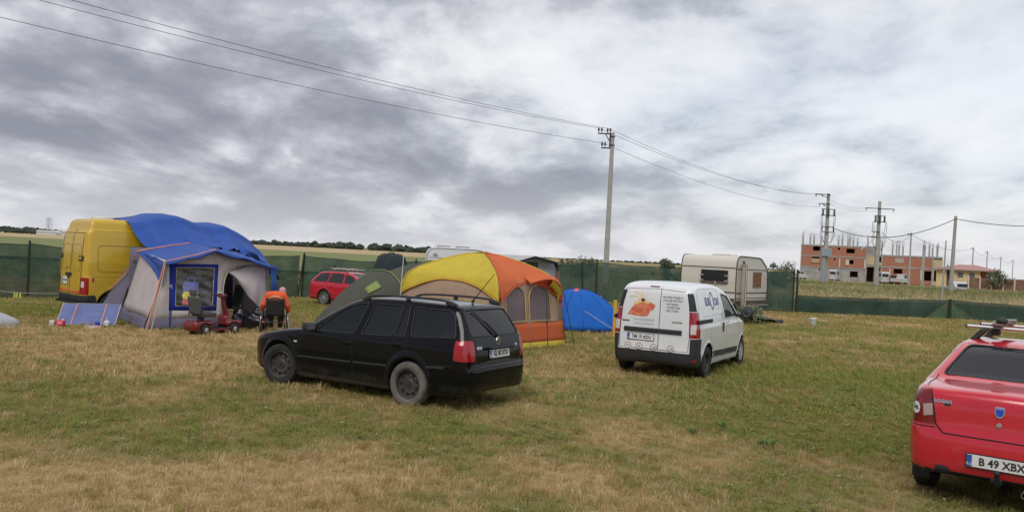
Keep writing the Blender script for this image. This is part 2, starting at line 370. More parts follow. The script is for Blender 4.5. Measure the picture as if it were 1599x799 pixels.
def ground_mat():
    m = bpy.data.materials.new('field_ground'); m.use_nodes = True; nt = m.node_tree; N = nt.nodes; L = nt.links; p = N['Principled BSDF']
    p.inputs['Roughness'].default_value = 0.95; p.inputs['Specular IOR Level'].default_value = 0.12
    g = N.new('ShaderNodeNewGeometry'); at = N.new('ShaderNodeAttribute'); at.attribute_name = 'veg'
    def noise(s, d, r=.6, sc=(1, 1, 1)):
        mp = N.new('ShaderNodeMapping'); mp.inputs['Scale'].default_value = sc; L.new(g.outputs['Position'], mp.inputs[0])
        n = N.new('ShaderNodeTexNoise'); n.inputs['Scale'].default_value = s; n.inputs['Detail'].default_value = d; n.inputs['Roughness'].default_value = r; L.new(mp.outputs[0], n.inputs['Vector']); return n.outputs['Fac']
    def mth(op, a, b):
        n = N.new('ShaderNodeMath'); n.operation = op
        for i, v in enumerate((a, b)):
            if isinstance(v, (int, float)): n.inputs[i].default_value = v
            else: L.new(v, n.inputs[i])
        return n.outputs[0]
    v = mth('ADD', at.outputs['Fac'], mth('MULTIPLY', mth('SUBTRACT', noise(5.5, 8, .7), .5), .75))
    r = N.new('ShaderNodeValToRGB'); L.new(v, r.inputs[0]); e = r.color_ramp.elements
    e[0].position = .08; e[0].color = (*STRAW, 1); e[1].position = .95; e[1].color = (*GREEN2, 1)
    for q, c in ((.30, STRAW2), (.48, (.27, .225, .10)), (.70, (.18, .19, .07))): k = e.new(q); k.color = (*c, 1)
    sp = noise(26, 5, .75); rr = N.new('ShaderNodeMapRange'); rr.inputs[1].default_value = .55; rr.inputs[2].default_value = .75; rr.inputs[4].default_value = .65; L.new(sp, rr.inputs[0])
    mx = N.new('ShaderNodeMix'); mx.data_type = 'RGBA'; L.new(rr.outputs[0], mx.inputs[0]); L.new(r.outputs[0], mx.inputs[6]); mx.inputs[7].default_value = (*EARTH, 1)
    L.new(mx.outputs[2], p.inputs['Base Color'])
    b = N.new('ShaderNodeBump'); b.inputs['Strength'].default_value = .8; b.inputs['Distance'].default_value = .05; L.new(mth('ADD', noise(18, 6, .7), mth('MULTIPLY', noise(3, 4), 1.5)), b.inputs['Height']); L.new(b.outputs[0], p.inputs['Normal'])
    return m
MG = ground_mat()
ground = sheet('ground', GX, GY, GZ, MG)
far = np.clip((GY-44)/6, 0, 1); lf = 1/(1+np.exp((GX-2)/4))
vattr(ground.data, 'veg', veg(GX, GY)*(1-far)+far*(.78*lf+.47*(1-lf)))
def field_sheet(name, x0, x1, y0, y1, z, col, col2, sc=.05, wob=6):
    X, Y = np.meshgrid(np.linspace(x0, x1, 40), np.linspace(0, 1, 14), indexing='ij'); Y2 = y0+(y1-y0)*Y+wob*np.sin(X*.02+1.3)*(1-Y)+wob*.6*np.sin(X*.071)*(1-Y)
    return sheet(name, X, Y2, np.full(X.shape, z), M(name+'_m', col, .95, var=.2, scale=sc, col2=col2, spec=.1, coords='Generated', detail=8))
field_sheet('stubble_field', -520, 60, 262, 760, .02, (.42, .31, .17), (.52, .41, .24), 40)
field_sheet('meadow', -420, 40, 66, 256, .012, (.17, .195, .075), (.24, .255, .11), 60)
# ------------------------------------------------------------------ grass: real blades, scattered
SRC = bpy.data.collections.new('grass_sources')
def grass_mat(name, dry, green, flower=None):
    m = bpy.data.materials.new(name); m.use_nodes = True; nt = m.node_tree; N = nt.nodes; L = nt.links; p = N['Principled BSDF']
    p.inputs['Roughness'].default_value = .7; p.inputs['Specular IOR Level'].default_value = .2
    at = N.new('ShaderNodeAttribute'); at.attribute_type = 'INSTANCER'; at.attribute_name = 'veg'; oi = N.new('ShaderNodeObjectInfo')
    a = N.new('ShaderNodeMath'); a.operation = 'MULTIPLY_ADD'; L.new(oi.outputs['Random'], a.inputs[0]); a.inputs[1].default_value = .95
    s = N.new('ShaderNodeMath'); s.operation = 'SUBTRACT'; L.new(at.outputs['Fac'], s.inputs[0]); s.inputs[1].default_value = .46; L.new(s.outputs[0], a.inputs[2])
    r = N.new('ShaderNodeValToRGB'); L.new(a.outputs[0], r.inputs[0]); e = r.color_ramp.elements; cs = dry+green
    e[0].position = .05; e[0].color = (*cs[0], 1); e[1].position = .9; e[1].color = (*cs[-1], 1)
    for i, c in enumerate(cs[1:-1]): k = e.new(.05+.85*(i+1)/(len(cs)-1)); k.color = (*c, 1)
    L.new(r.outputs[0], p.inputs['Base Color'])
    t = N.new('ShaderNodeBsdfTranslucent'); L.new(r.outputs[0], t.inputs[0]); mx = N.new('ShaderNodeMixShader'); mx.inputs[0].default_value = .3
    L.new(p.outputs[0], mx.inputs[1]); L.new(t.outputs[0], mx.inputs[2]); L.new(mx.outputs[0], N['Material Output'].inputs[0]); return m
MGR = grass_mat('grass_blades', [(.62, .47, .265), (.51, .365, .18), (.41, .29, .12)], [(.38, .295, .105), (.32, .305, .085), (.25, .275, .065)])
MTG = grass_mat('tall_grass_blades', [(.58, .48, .30), (.48, .38, .21)], [(.34, .31, .14), (.24, .26, .10), (.15, .19, .07)])
MCL = M('clover_leaves', (.165, .185, .05), .95, var=.35, scale=9, spec=.05); MFL = M('clover_heads', (.62, .58, .50), .8, var=.1)
def clump(i, nb, h, spread, lean, w, mat):
    r = random.Random(100+i); mb = MB()
    for k in range(nb):
        a = r.uniform(0, 6.28); d = spread*math.sqrt(r.random()); bx, by = d*math.cos(a), d*math.sin(a)
        l = h*r.uniform(.5, 1.15); t = r.uniform(0, 6.28); le = lean*r.uniform(.3, 1.3); dx, dy = math.cos(t)*le, math.sin(t)*le; ww = w*r.uniform(.6, 1.2); px, py = -math.sin(t)*ww, math.cos(t)*ww
        q = [(bx-px, by-py, -.005), (bx+px, by+py, -.005), (bx+dx*l*.45+px*.8, by+dy*l*.45+py*.8, l*.62), (bx+dx*l*.45-px*.8, by+dy*l*.45-py*.8, l*.62), (bx+dx*l*1.15, by+dy*l*1.15, l*(.98-.25*le))]
        mb.add(q, [(0, 1, 2, 3), (3, 2, 4)])
    me = bpy.data.meshes.new('grass_clump'); me.from_pydata(mb.v, [], mb.f); me.materials.append(mat); o = bpy.data.objects.new('grass_clump', me); return o
def leaf_clump(i, n, mats):
    r = random.Random(300+i); mb = MB(); fl = MB()
    for k in range(n):
        a = r.uniform(0, 6.28); d = .12*math.sqrt(r.random()); c = Vector((d*math.cos(a), d*math.sin(a), r.uniform(.012, .05))); s = r.uniform(.008, .016); t = r.uniform(0, 6.28)
        for j in range(3):
            b = t+j*2.094; u = Vector((math.cos(b), math.sin(b), r.uniform(-.2, .3))); w = Vector((-math.sin(b), math.cos(b), 0)); mb.add([c, c+u*s+w*s*.6, c+u*s*1.7, c+u*s-w*s*.6], [(0, 1, 2, 3)])
    for k in range((0, 1, 0, 2, 0)[i % 5]):
        a = r.uniform(0, 6.28); d = .1*r.random(); fl.ball((d*math.cos(a), d*math.sin(a), .055), .006, 5, 4)
    me = bpy.data.meshes.new('clover_clump'); me.from_pydata(mb.v+fl.v, [], mb.f+[tuple(x+len(mb.v) for x in q) for q in fl.f]); [me.materials.append(q) for q in mats]
    for q in me.polygons[len(mb.f):]: q.material_index = 1
    return bpy.data.objects.new('clover_clump', me)
def source(name, objs):
    c = bpy.data.collections.new(name)
    for o in objs: c.objects.link(o)
    return c
S_FINE = source('short_grass_sources', [clump(i, 16, .055, .07, .75, .0021, MGR) for i in range(4)]+[clump(10+i, 13, .05, .09, 1.9, .0022, MGR) for i in range(4)]+[clump(15, 20, .10, .05, .6, .0024, MGR), clump(16, 9, .035, .06, .9, .0026, MGR)])
S_MID = source('mid_grass_sources', [clump(20+i, 18, .06, .13, .7, .0042, MGR) for i in range(4)]+[clump(28+i, 14, .06, .15, 1.7, .0045, MGR) for i in range(3)]+[clump(33, 20, .12, .09, .6, .005, MGR)])
S_FAR = source('rough_grass_sources', [clump(40+i, 22, .09, .26, .6, .009, MGR) for i in range(5)])
S_TALL = source('tall_grass_sources', [clump(60+i, 34, .70, .45, .4, .018, MTG) for i in range(6)])
S_CLOV = source('clover_sources', [leaf_clump(i, 26, (MCL, MFL)) for i in range(5)])
def scatter(name, poly, src, dens, mode, smin_, smax_, seed, label, cat, step=.35, avoid=None):
    """points on an open patch of ground carry real grass clumps"""
    (x0, y0), (x1, y1) = poly; ys = np.arange(y0, y1+step, step); n = int((2*0.68*y1+6)/step) if x0 is None else int((x1-x0)/step)
    V = []; F = []; A = []; D = []
    for y in ys:
        for k in range(n+1):
            x = (-(0.66*y+2.2)+2*(0.66*y+2.2)*k/n) if x0 is None else x0+(x1-x0)*k/n
            V.append((x, y, gz(x, y)))
    V = np.array(V); v = veg(V[:, 0], V[:, 1]) if avoid is None else np.clip(avoid(V[:, 0], V[:, 1]), 0, 1)
    i = np.arange(len(ys)*(n+1)).reshape(len(ys), n+1); F = np.stack([i[:-1, :-1], i[:-1, 1:], i[1:, 1:], i[1:, :-1]], -1).reshape(-1, 4)
    me = np_mesh(name, V, F); vattr(me, 'veg', v); d = {'all': lambda v: .55+.45*np.abs(v-.4)*2, 'green': lambda v: np.clip((v-.50)*3.2, 0, 1), 'flat': lambda v: v*0+1}[mode](v); vattr(me, 'dens', np.clip(d, 0, 1)*dens)
    o = link(name, me); tag(o, label, cat, kind='stuff')
    ng = bpy.data.node_groups.new(name, 'GeometryNodeTree'); ng.interface.new_socket('Geometry', in_out='INPUT', socket_type='NodeSocketGeometry'); ng.interface.new_socket('Geometry', in_out='OUTPUT', socket_type='NodeSocketGeometry')
    N = ng.nodes; L = ng.links; gi = N.new('NodeGroupInput'); go = N.new('NodeGroupOutput'); dp = N.new('GeometryNodeDistributePointsOnFaces'); dp.inputs['Seed'].default_value = seed
    na = N.new('GeometryNodeInputNamedAttribute'); na.data_type = 'FLOAT'; na.inputs['Name'].default_value = 'dens'; L.new(na.outputs[0], dp.inputs['Density']); L.new(gi.outputs[0], dp.inputs['Mesh'])
    ci = N.new('GeometryNodeCollectionInfo'); ci.inputs['Collection'].default_value = src; ci.inputs['Separate Children'].default_value = True; ci.inputs['Reset Children'].default_value = True
    ip = N.new('GeometryNodeInstanceOnPoints'); L.new(dp.outputs['Points'], ip.inputs['Points']); L.new(ci.outputs[0], ip.inputs['Instance']); ip.inputs['Pick Instance'].default_value = True
    rr = N.new('FunctionNodeRandomValue'); rr.data_type = 'FLOAT_VECTOR'; rr.inputs[0].default_value = (-.12, -.12, 0); rr.inputs[1].default_value = (.12, .12, 6.283); L.new(rr.outputs[0], ip.inputs['Rotation'])
    rs = N.new('FunctionNodeRandomValue'); rs.data_type = 'FLOAT'; rs.inputs[2].default_value = smin_; rs.inputs[3].default_value = smax_; rs.inputs['Seed'].default_value = 5; L.new(rs.outputs[1], ip.inputs['Scale'])
    L.new(ip.outputs[0], go.inputs[0]); md = o.modifiers.new('scatter', 'NODES'); md.node_group = ng; return o
scatter('short_grass', ((None, 5.2), (0, 12.5)), S_FINE, 420, 'all', .6, 1.25, 1, 'short dry and green grass at the front of the field', 'grass')
scatter('field_grass', ((None, 12.2), (0, 24)), S_MID, 120, 'all', .6, 1.3, 2, 'short yellowing grass around the parked cars and tents', 'grass')
scatter('rough_grass', ((None, 23.5), (0, 43)), S_FAR, 22, 'all', .6, 1.3, 3, 'rough grass along the foot of the green net fence', 'grass')
scatter('clover', ((None, 5.2), (0, 16)), S_CLOV, 20, 'green', .6, 1.25, 4, 'patches of clover with small white flower heads', 'clover')
scatter('tall_grass', ((10, 44), (75, 125)), S_TALL, 2.6, 'flat', .55, 1.35, 5, 'tall dry grass on the open ground behind the low net', 'grass', step=2.0, avoid=lambda x, y: .38+.5*(vnoise(x, y, 9, 4)-.4)-.2*np.exp(-((y-50)/9)**2)+.25*np.exp(-((y-105)/22)**2))
scatter('weeds', ((-2, 45), (16, 75)), S_TALL, 2.2, 'flat', .5, 1.25, 6, 'green weeds on the bank beyond the net fence', 'weeds', step=2.0, avoid=lambda x, y: .62+.4*(vnoise(x, y, 6, 4)-.5))
scatter('field_weeds', ((-60, 42), (-2, 66)), S_TALL, 1.0, 'flat', .4, .8, 8, 'rank green growth of the meadow beyond the fence', 'weeds', step=2.0, avoid=lambda x, y: .80+.3*(vnoise(x, y, 6, 4)-.5))
# ------------------------------------------------------------------ trees and bushes
MLEAF = M('bush_leaves', (.085, .105, .05), .7, var=.45, scale=1.2, col2=(.14, .155, .075)); MTRUNK = M('bark', (.10, .075, .05), .9, var=.3)
def bush(name, label, p, h, w, n, seed, mat=MLEAF, group=None, ls=.09):
    t = thing(name, label, 'bush', p, 0, group); r = random.Random(seed); st = MB(); cr = MB(); tips = []
    for k in range(7):
        a = r.uniform(0, 6.28); L_ = h*r.uniform(.55, .95); e = Vector((math.cos(a)*w*.4*r.random(), math.sin(a)*w*.4*r.random(), L_)); m = e*.5+Vector((r.uniform(-.1, .1), r.uniform(-.1, .1), 0)); st.tube([(0, 0, -.05), m, e], [.05*h/2, .03*h/2, .008], 5); tips += [(m, .8), (e, 1)]
    cents = [(Vector((r.gauss(0, w*.24), r.gauss(0, w*.24), h*r.uniform(.3, .9))), r.uniform(.10, .26)*w) for _ in range(16)]
    for k in range(n):
        c, rad = r.choice(cents); d = Vector((r.gauss(0, 1), r.gauss(0, 1), r.gauss(0, .8))).normalized()*rad*r.uniform(.4, 1.15); q = c+d
        if q.z < .1: continue
        s = ls*r.uniform(.6, 1.5); u = Vector((r.gauss(0, 1), r.gauss(0, 1), r.gauss(0, 1))).normalized(); v = u.orthogonal().normalized(); cr.add([q-u*s, q+v*s*.5, q+u*s, q-v*s*.5], [(0, 1, 2, 3)])
    st.build('stem', MTRUNK, t, fix=False); cr.build('crown', mat, t, fix=False); return t
def bush_at(name, label, px, y, top, w, n, seed, **k):
    b = dpx(px, 420, y); z0 = gz(b.x, y); tp = dpx(px, top, y).z; return bush(name, label, (b.x, y, z0), tp-z0, w, n, seed, **k)
GB = 'bushes beyond the net fence'
bush_at('bush', 'wide grey-green bush showing above the fence left of the concrete pole', 914, 66, 401, 1.9, 1500, 1, group=GB)
bush_at('bush', 'low twiggy bush at the left edge of the bushes by the pole', 893, 72, 405, 2.0, 800, 2, group=GB)
bush_at('bush', 'round bush just left of the beige caravan roof', 1043, 64, 401, 1.3, 1300, 3, group=GB)
bush_at('bush', 'tall loose bush behind the right end of the beige caravan', 1217, 66, 407, 2.2, 2200, 4, group=GB)
bush_at('bush', 'dark bush at the right corner of the red-roofed house', 1557, 150, 424, 4.5, 1500, 5, ls=.22)
# far wood along the horizon
def wood(name, label, x0, x1, y, h, n, seed, px=True):
    r = random.Random(seed); mb = MB()
    for k in range(n):
        X = x0+(x1-x0)*(k+r.random())/n; Y = y*r.uniform(.93, 1.12); hh = h*r.uniform(.45, 1.0)*(1+.35*math.sin(X*.013+seed)); w = hh*r.uniform(.6, 1.2); b = len(mb.v); mb.ball((X, Y, hh*.42), 1, 8, 6, (w, w, hh*.58))
        for i in range(b, len(mb.v)):
            q = mb.v[i]; j = .22*hh; mb.v[i] = (q[0]+r.uniform(-j, j), q[1]+r.uniform(-j, j), q[2]+r.uniform(-j, j))
    o = mb.build(name, M('far_foliage', (.035, .05, .03), .9, var=.5, scale=.08, col2=(.055, .07, .045)), fix=False); return tag(o, label, 'trees', kind='stuff')
wood('far_woodland', 'dark line of trees along the horizon on the left', -640, -60, 800, 4.6, 520, 3)
wood('far_woodland', 'low distant tree line on the horizon behind the tents and caravans', -60, 900, 1500, 3.0, 420, 4)
wood('hedgerow', 'dense dark hedge in front of the tree line at the far left', -420, -300, 560, 2.6, 80, 5)
# ================================================================== net fence
def net_mat(name, col, see):
    m = M(name, col, .8, var=.18, scale=2.2, bump=.25, bscale=2.5, spec=.2); nt = m.node_tree; p = nt.nodes['Principled BSDF']; out = nt.nodes['Material Output']
    t = nt.nodes.new('ShaderNodeBsdfTransparent'); tl = nt.nodes.new('ShaderNodeBsdfTranslucent'); tl.inputs[0].default_value = (*[c*1.6 for c in col], 1)
    a = nt.nodes.new('ShaderNodeMixShader'); a.inputs[0].default_value = .3; b = nt.nodes.new('ShaderNodeMixShader')
    tc = nt.nodes.new('ShaderNodeTexCoord'); n = nt.nodes.new('ShaderNodeTexNoise'); n.inputs['Scale'].default_value = 1.4; n.inputs['Detail'].default_value = 4; nt.links.new(tc.outputs['Object'], n.inputs[0])
    mr = nt.nodes.new('ShaderNodeMapRange'); mr.inputs[1].default_value = .3; mr.inputs[2].default_value = .7; mr.inputs[3].default_value = see*.5; mr.inputs[4].default_value = see*1.5; nt.links.new(n.outputs['Fac'], mr.inputs[0]); nt.links.new(mr.outputs[0], b.inputs[0])
    nt.links.new(p.outputs[0], a.inputs[1]); nt.links.new(tl.outputs[0], a.inputs[2]); nt.links.new(a.outputs[0], b.inputs[1]); nt.links.new(t.outputs[0], b.inputs[2]); nt.links.new(b.outputs[0], out.inputs[0]); return m
MNET = net_mat('green_shade_net', (.044, .084, .068), .19); MNET2 = net_mat('single_shade_net', (.05, .125, .085), .22); MPOST = M('dark_post', (.018, .024, .02), .8, var=.3); MROPE = M('net_cord', (.03, .05, .04), .8, var=0)
def net_panel(t, a, b, ha, hb, seed, mat=MNET, sag=.10, bottom=None):
    r = random.Random(seed); L_ = math.hypot(b[0]-a[0], b[1]-a[1]); nx = -(b[1]-a[1])/L_; ny = (b[0]-a[0])/L_; ph = [r.uniform(0, 6.28) for _ in range(4)]
    def fn(u, v):
        x = a[0]+(b[0]-a[0])*u; y = a[1]+(b[1]-a[1])*u; g = gz(x, y)-.03; h = ha+(hb-ha)*u-sag*math.sin(math.pi*u)+.015*math.sin(u*L_*3.1+ph[0]); lo = bottom(u) if bottom else 0
        o = (.05*math.sin(u*L_*1.7+ph[1]+v*2)+.03*math.sin(u*L_*4.1+ph[2]-v*1.5)+.06*math.sin(math.pi*v)*math.sin(u*L_*.9+ph[3]))*math.sin(math.pi*min(1, u*6)/2)*math.sin(math.pi*min(1, (1-u)*6)/2)
        return (x+nx*o, y+ny*o, g+lo+(h-lo)*v)
    mb = MB(); mb.grid(fn, max(8, int(L_*5)), 9); o = mb.build('net_panel', mat, t, smooth=True, fix=False)
    c = MB(); c.tube([tuple(Vector(fn(i/30, 1))+Vector((0, 0, .004))) for i in range(31)], .012, 5); c.build('top_cord', MROPE, t)
    return o
def fence_post(t, p, h, r_=.045, lean=(0, 0)):
    g = gz(*p); MB().tube([(p[0], p[1]-.06, g-.2), (p[0]+lean[0]*.5+.01, p[1]-.06+lean[1]*.5, g+h*.5), (p[0]+lean[0], p[1]-.06+lean[1], g+h)], [r_, r_*.9, r_*.8], 8).build('fence_post', MPOST, t, smooth=50)
def fence(name, label, pts, hs, seed, lean=None):
    t = thing(name, label, 'fence', (0, 0, 0))
    for i, p in enumerate(pts): fence_post(t, p, hs[i]+.10, lean=(lean or {}).get(i, (0, 0)))
    for i in range(len(pts)-1): net_panel(t, pts[i], pts[i+1], hs[i], hs[i+1], seed+i)
    return t
fence('net_fence', 'tall dark green shade-net fence behind the yellow van at the left', [(-25, 21.2), (-21.2, 25.7), (-17.4, 30.1), (-13.5, 34.7), (-9.9, 38.9)], [2.0, 1.98, 2.0, 1.95, 2.0], 1, {4: (.22, 0)})
fence('net_fence', 'tall green shade-net fence running behind the red estate, tents and beige caravan', [(-9.78, 39.0), (-4.6, 40.2), (-.2, 41.1), (3.6, 41.5), (4.25, 41.55), (9.0, 41.0), (13.7, 40.4)], [2.0, 1.95, 1.97, 1.9, 2.02, 1.97, 2.02], 11, {3: (-.1, 0), 0: (.1, 0)})
lf_ = thing('low_net_fence', 'low dark green net sagging between posts in front of the tall dry grass', 'fence', (0, 0, 0))
for a, b, h1, h2, s in (((13.85, 40.4), (22.1, 41.9), .86, .98, 31), ((22.1, 41.9), (33, 41.3), .98, .80, 32)):
    left = s == 31
    net_panel(lf_, a, b, h1, h2, s, MNET, .03, bottom=(lambda u: .95*max(0, (u-.84)/.16)) if left else (lambda u: .95*max(0, (.14-u)/.14)))
    net_panel(lf_, (a[0], a[1]+.12), (b[0], b[1]+.12), h1-.12, h2-.12, s+5, MNET2, .05)
fence_post(lf_, (22.1, 41.9), 1.02, .09); fence_post(lf_, (13.85, 40.35), 2.1, .06); fence_post(lf_, (33, 41.3), .9)
# ================================================================== power line
MCON = M('pole_concrete', (.36, .35, .32), .85, var=.18, scale=3, bump=.1, bscale=25, stretch=(1, 1, .3)); MSTEEL = M('dark_steel', (.035, .035, .04), .55, metal=.6, var=.2); MINS = M('insulator', (.05, .045, .045), .3, var=.1); MWIRE = M('wire', (.05, .05, .055), .6, var=0); MGALV = M('galvanised', (.36, .38, .40), .5, metal=.5, var=.15)
def pole(name, label, p, h, w0, w1, group=None, lean=0.0, rz=0.0, mat=MCON):
    t = thing(name, label, 'pole', p, rz, group); mb = MB()
    s0, s1 = w0/2, w1/2; v = [(-s0, -s0*.75, -.3), (s0, -s0*.75, -.3), (s0, s0*.75, -.3), (-s0, s0*.75, -.3)]; v += [(-s1+lean, -s1*.75, h), (s1+lean, -s1*.75, h), (s1+lean, s1*.75, h), (-s1+lean, s1*.75, h)]
    mb.add(v, [(3, 2, 1, 0), (4, 5, 6, 7)]+[(i, (i+1) % 4, 4+(i+1) % 4, 4+i) for i in range(4)]); mb.build('shaft', mat, t, bevel=.03); return t
def insulator(t, x, y, z, s=1.0):
    mb = MB(); mb.lathe([(.0, 0), (.018*s, 0), (.018*s, .10*s), (.06*s, .12*s), (.07*s, .16*s), (.045*s, .18*s), (.065*s, .22*s), (.05*s, .27*s), (.03*s, .33*s), (0, .34*s)], 10, c=(x, y, z)); return mb.build('insulator', MINS, t, smooth=40)
def at_top(px, pt, y):
    b = dpx(px, pt, y); return (b.x, y, gz(b.x, y)), b.z-gz(b.x, y)
PY = 60
p_, h_ = at_top(957, 207, PY)
mp = pole('power_pole', 'tall pale concrete power pole with two black steel brackets behind the fence', p_, h_, .40, .26)
x0 = -.16
MB().box((x0-.40, 0, h_-.11), (1.02, .09, .08)).box((x0-.02, 0, h_-.62), (.08, .09, 1.1)).tube([(x0-.02, 0, h_-.66), (x0-.36, 0, h_-.14)], .035, 6).build('upper_bracket', MSTEEL, mp)
MB().box((x0-.31, 0, h_-1.14), (.62, .09, .08)).build('lower_bracket', MSTEEL, mp)
for z in (h_-.3, h_-.92): MB().box((0, 0, z), (.36, .30, .05)).build('clamp', MSTEEL, mp)
INS = [(-1.02, h_-.07), (-.80, h_-.07), (-.38, h_-.07), (-.18, h_-.07), (-.73, h_-1.1), (-.52, h_-1.1)]
for x, z in INS: insulator(mp, x, 0, z, 1.15)
T0 = Vector(p_)
def wire(a, b, sag, label, r=.012, n=40, group='power line wires', name='wire', cat='wire'):
    a = Vector(a); b = Vector(b); mb = MB(); mb.tube([a.lerp(b, i/n)-Vector((0, 0, sag*4*(i/n)*(1-i/n))) for i in range(n+1)], r, 5); return tag(mb.build(name, MWIRE, None, smooth=True), label, cat, group)
WL = [(-1.0, h_+.26), (-.3, h_+.26), (-.62, h_-.80)]
far1p, far1h = at_top(1294, 302, 114); far2p, far2h = at_top(1374, 314, 116)
def left_end(px, py, y):  # where the wire leaves the picture at the upper left
    return dpx(px, py, y)
ends = [(60, 0, 31.5), (110, 0, 31.2), (0, 27, 30.5)]
names = ['the middle of the three long wires sloping down from the upper left', 'the highest of the three long wires sloping down from the upper left', 'the lowest of the three long wires sloping down from the upper left']
def extend(a, b, k): return a+(b-a)*k
for (wx, wz), (ex, ey, yy), nm in zip(WL, ends, names):
    a = T0+Vector((wx, 0, wz)); b = left_end(ex, ey, yy); k = 1.55; e = extend(a, b, k); e.z = a.z+(b.z-a.z)*1.0
    # parabola through a, b with sag s over the whole span
    t = 1/k; s = ((a.z*(1-t)+e.z*t)-b.z)/(4*t*(1-t)) if True else 0
    s = .8; e.z = (b.z+s*4*t*(1-t)-a.z*(1-t))/t
    wire(a, e, s, nm)
wn = ['upper wire from the bracketed concrete pole to the left transformer pole', 'second wire from the bracketed concrete pole to the left transformer pole', 'lowest wire from the bracketed concrete pole to the left transformer pole']
for (wx, wz), dz, dx, nm in zip(WL, (-.1, -.25, -1.9), (-1.5, -.9, -1.2), wn): wire(T0+Vector((wx, 0, wz)), Vector(far1p)+Vector((dx, 0, far1h+dz)), 1.1, nm, .014)
def transformer_pole(label, p, h, arms, gear, boxz):
    t = pole('transformer_pole', label, p, h, .62, .34, 'transformer poles by the unfinished building')
    for (z, x0, x1) in arms:
        MB().box(((x0+x1)/2, -.2, z), (x1-x0, .10, .10)).tube([((x0*.7), -.2, z), (0, -.2, z-.5)] if x0 < -1.2 and x1 < .6 else [(x0*.5, -.2, z), (x0*.5+.01, -.2, z-.01)], .035, 5).build('crossarm', MSTEEL, t)
        for k in range(3):
            x = x0+.12+(x1-x0-.24)*k/2
            if abs(x) > .3: insulator(t, x, -.2, z-.42, 1.1)
    for (z, w) in gear:
        g = MB().box((0, -.30, z+.42), (w, .10, .10)).box((0, -.30, z-.42), (w, .10, .10)).build('switch_frame', MSTEEL, t)
        for k in range(3):
            x = -w/2+.18+(w-.36)*k/2; m = MB().lathe([(0, -.42), (.10, -.42), (.16, -.3), (.10, -.18), (.16, -.06), (.10, .06), (.16, .18), (.10, .32), (0, .42)], 10, c=(x, -.36, z)); m.build('switch_insulator', MINS, t, smooth=40)
    r = random.Random(int(h*10))
    for s in (-1, 1):
        for k in range(2):
            x = s*(.75+.2*k); zs = gear[0][0]; MB().tube([(x, -.3, zs-.3), (x*1.06, -.3, zs-1.1), (x*.9+r.uniform(-.1, .1), -.3, zs-2.0), (x*1.05, -.3, zs-3.0), (x*.75, -.3, zs-3.8), (.3*s, -.3, zs-4.3)], .03, 5).build('cable', MWIRE, t, smooth=True)
    return t
t1 = transformer_pole('left transformer pole with side arms and cables in front of the unfinished building', far1p, far1h, [(far1h-.18, -1.9, .15), (far1h-1.45, -1.35, .15)], [(far1h-2.6, 1.9)], 4)
MB().box((0, -.34, far1h-5.3), (1.6, .1, .1)).box((0, -.34, far1h-4.6), (1.6, .1, .1)).box((-.78, -.34, far1h-4.95), (.09, .1, .8)).box((.78, -.34, far1h-4.95), (.09, .1, .8)).build('fuse_frame', MSTEEL, t1)
MB().box((-.15, -.42, far1h-8.05), (1.35, .7, 1.1)).build('distribution_box', M('grey_cabinet', (.30, .33, .34), .5, var=.1), t1, bevel=.03)
MB().box((-.35, -.40, far1h-10.6), (.5, .25, 4.0)).build('cable_duct', MGALV, t1, bevel=.02)
t2 = transformer_pole('right transformer pole with one straight cross arm in front of the unfinished building', far2p, far2h, [(far2h-1.05, -2.05, 2.0)], [(far2h-2.5, 1.6)], 4)
MB().box((-.55, -.34, far2h-4.3), (1.2, .1, .1)).box((-.85, -.34, far2h-5.0), (.8, .1, .1)).build('fuse_frame', MSTEEL, t2)
MB().tube([(-.55, -.3, far2h-5.2), (-2.4, -.3, far2h-6.9)], .07, 6).build('stay_bar', MGALV, t2)
for k in range(2): wire(Vector(far1p)+Vector((-1.0+k*.8, -.2, far1h-.2-k*1.2)), Vector(far2p)+Vector((-1.6+k*3.2, -.2, far2h-1.0)), .7, ('upper' if k == 0 else 'lower')+' thin wire between the two transformer poles', .012)
lvp, lvh = at_top(1490, 337, 97)
pole('power_pole', 'plain grey concrete pole left of the red-roofed house, carrying a thick cable', lvp, lvh, .42, .28, 'low voltage poles', lean=.2)
ca = Vector(far1p)+Vector((.7, -.35, far1h-4.7)); cb_ = Vector(lvp)+Vector((.1, -.15, lvh-.35)); wire(ca, cb_, 1.7, 'thick black cable from the left transformer pole to the plain concrete pole', .045)
wire(cb_+Vector((.15, 0, 0)), dpx(1640, 353, 90), .3, 'thick black cable leaving the plain concrete pole towards the right edge', .04)
small = [(1423, 363, 135, 'thin pole standing against the right part of the unfinished building'), (1520, 386, 188, 'first small pole in front of the red-roofed house'), (1542, 392, 214, 'second small pole over the right end of the red-roofed house'), (1563, 401, 250, 'third small pole just right of the red-roofed house'), (1582, 406, 284, 'farthest small pole near the right edge')]
prev = Vector(far2p)+Vector((.5, 0, far2h-4.3)); 
for i, (a, b, y, lb) in enumerate(small):
    p, h = at_top(a, b, y); t = pole('low_voltage_pole', lb, p, h, .30, .18, 'low voltage poles'); MB().box((-.3, -.1, h-.25), (.8, .10, .10)).build('crossarm', MSTEEL, t)
    q = Vector(p)+Vector((0, 0, h-.3)); wire(prev, q, 1.3 if i < 2 else 1.0, ['low cable from the right transformer pole to the thin pole by the building', 'cable from the thin pole by the building to the first small pole', 'cable between the first and second small poles', 'cable between the second and third small poles', 'cable between the third and fourth small poles'][i], .03); prev = q
stp, sth = at_top(1478, 375, 46); stp = (stp[0]-.12, 46, stp[2]); 
sp_ = pole('slim_pole', 'slim grey pole rising just behind the post of the low net', stp, sth, .11, .07, lean=.10)
MB().box((0, -.02, 2.62), (.62, .05, .05)).box((.25, -.04, 2.72), (.08, .08, .14)).build('bracket', MGALV, sp_)
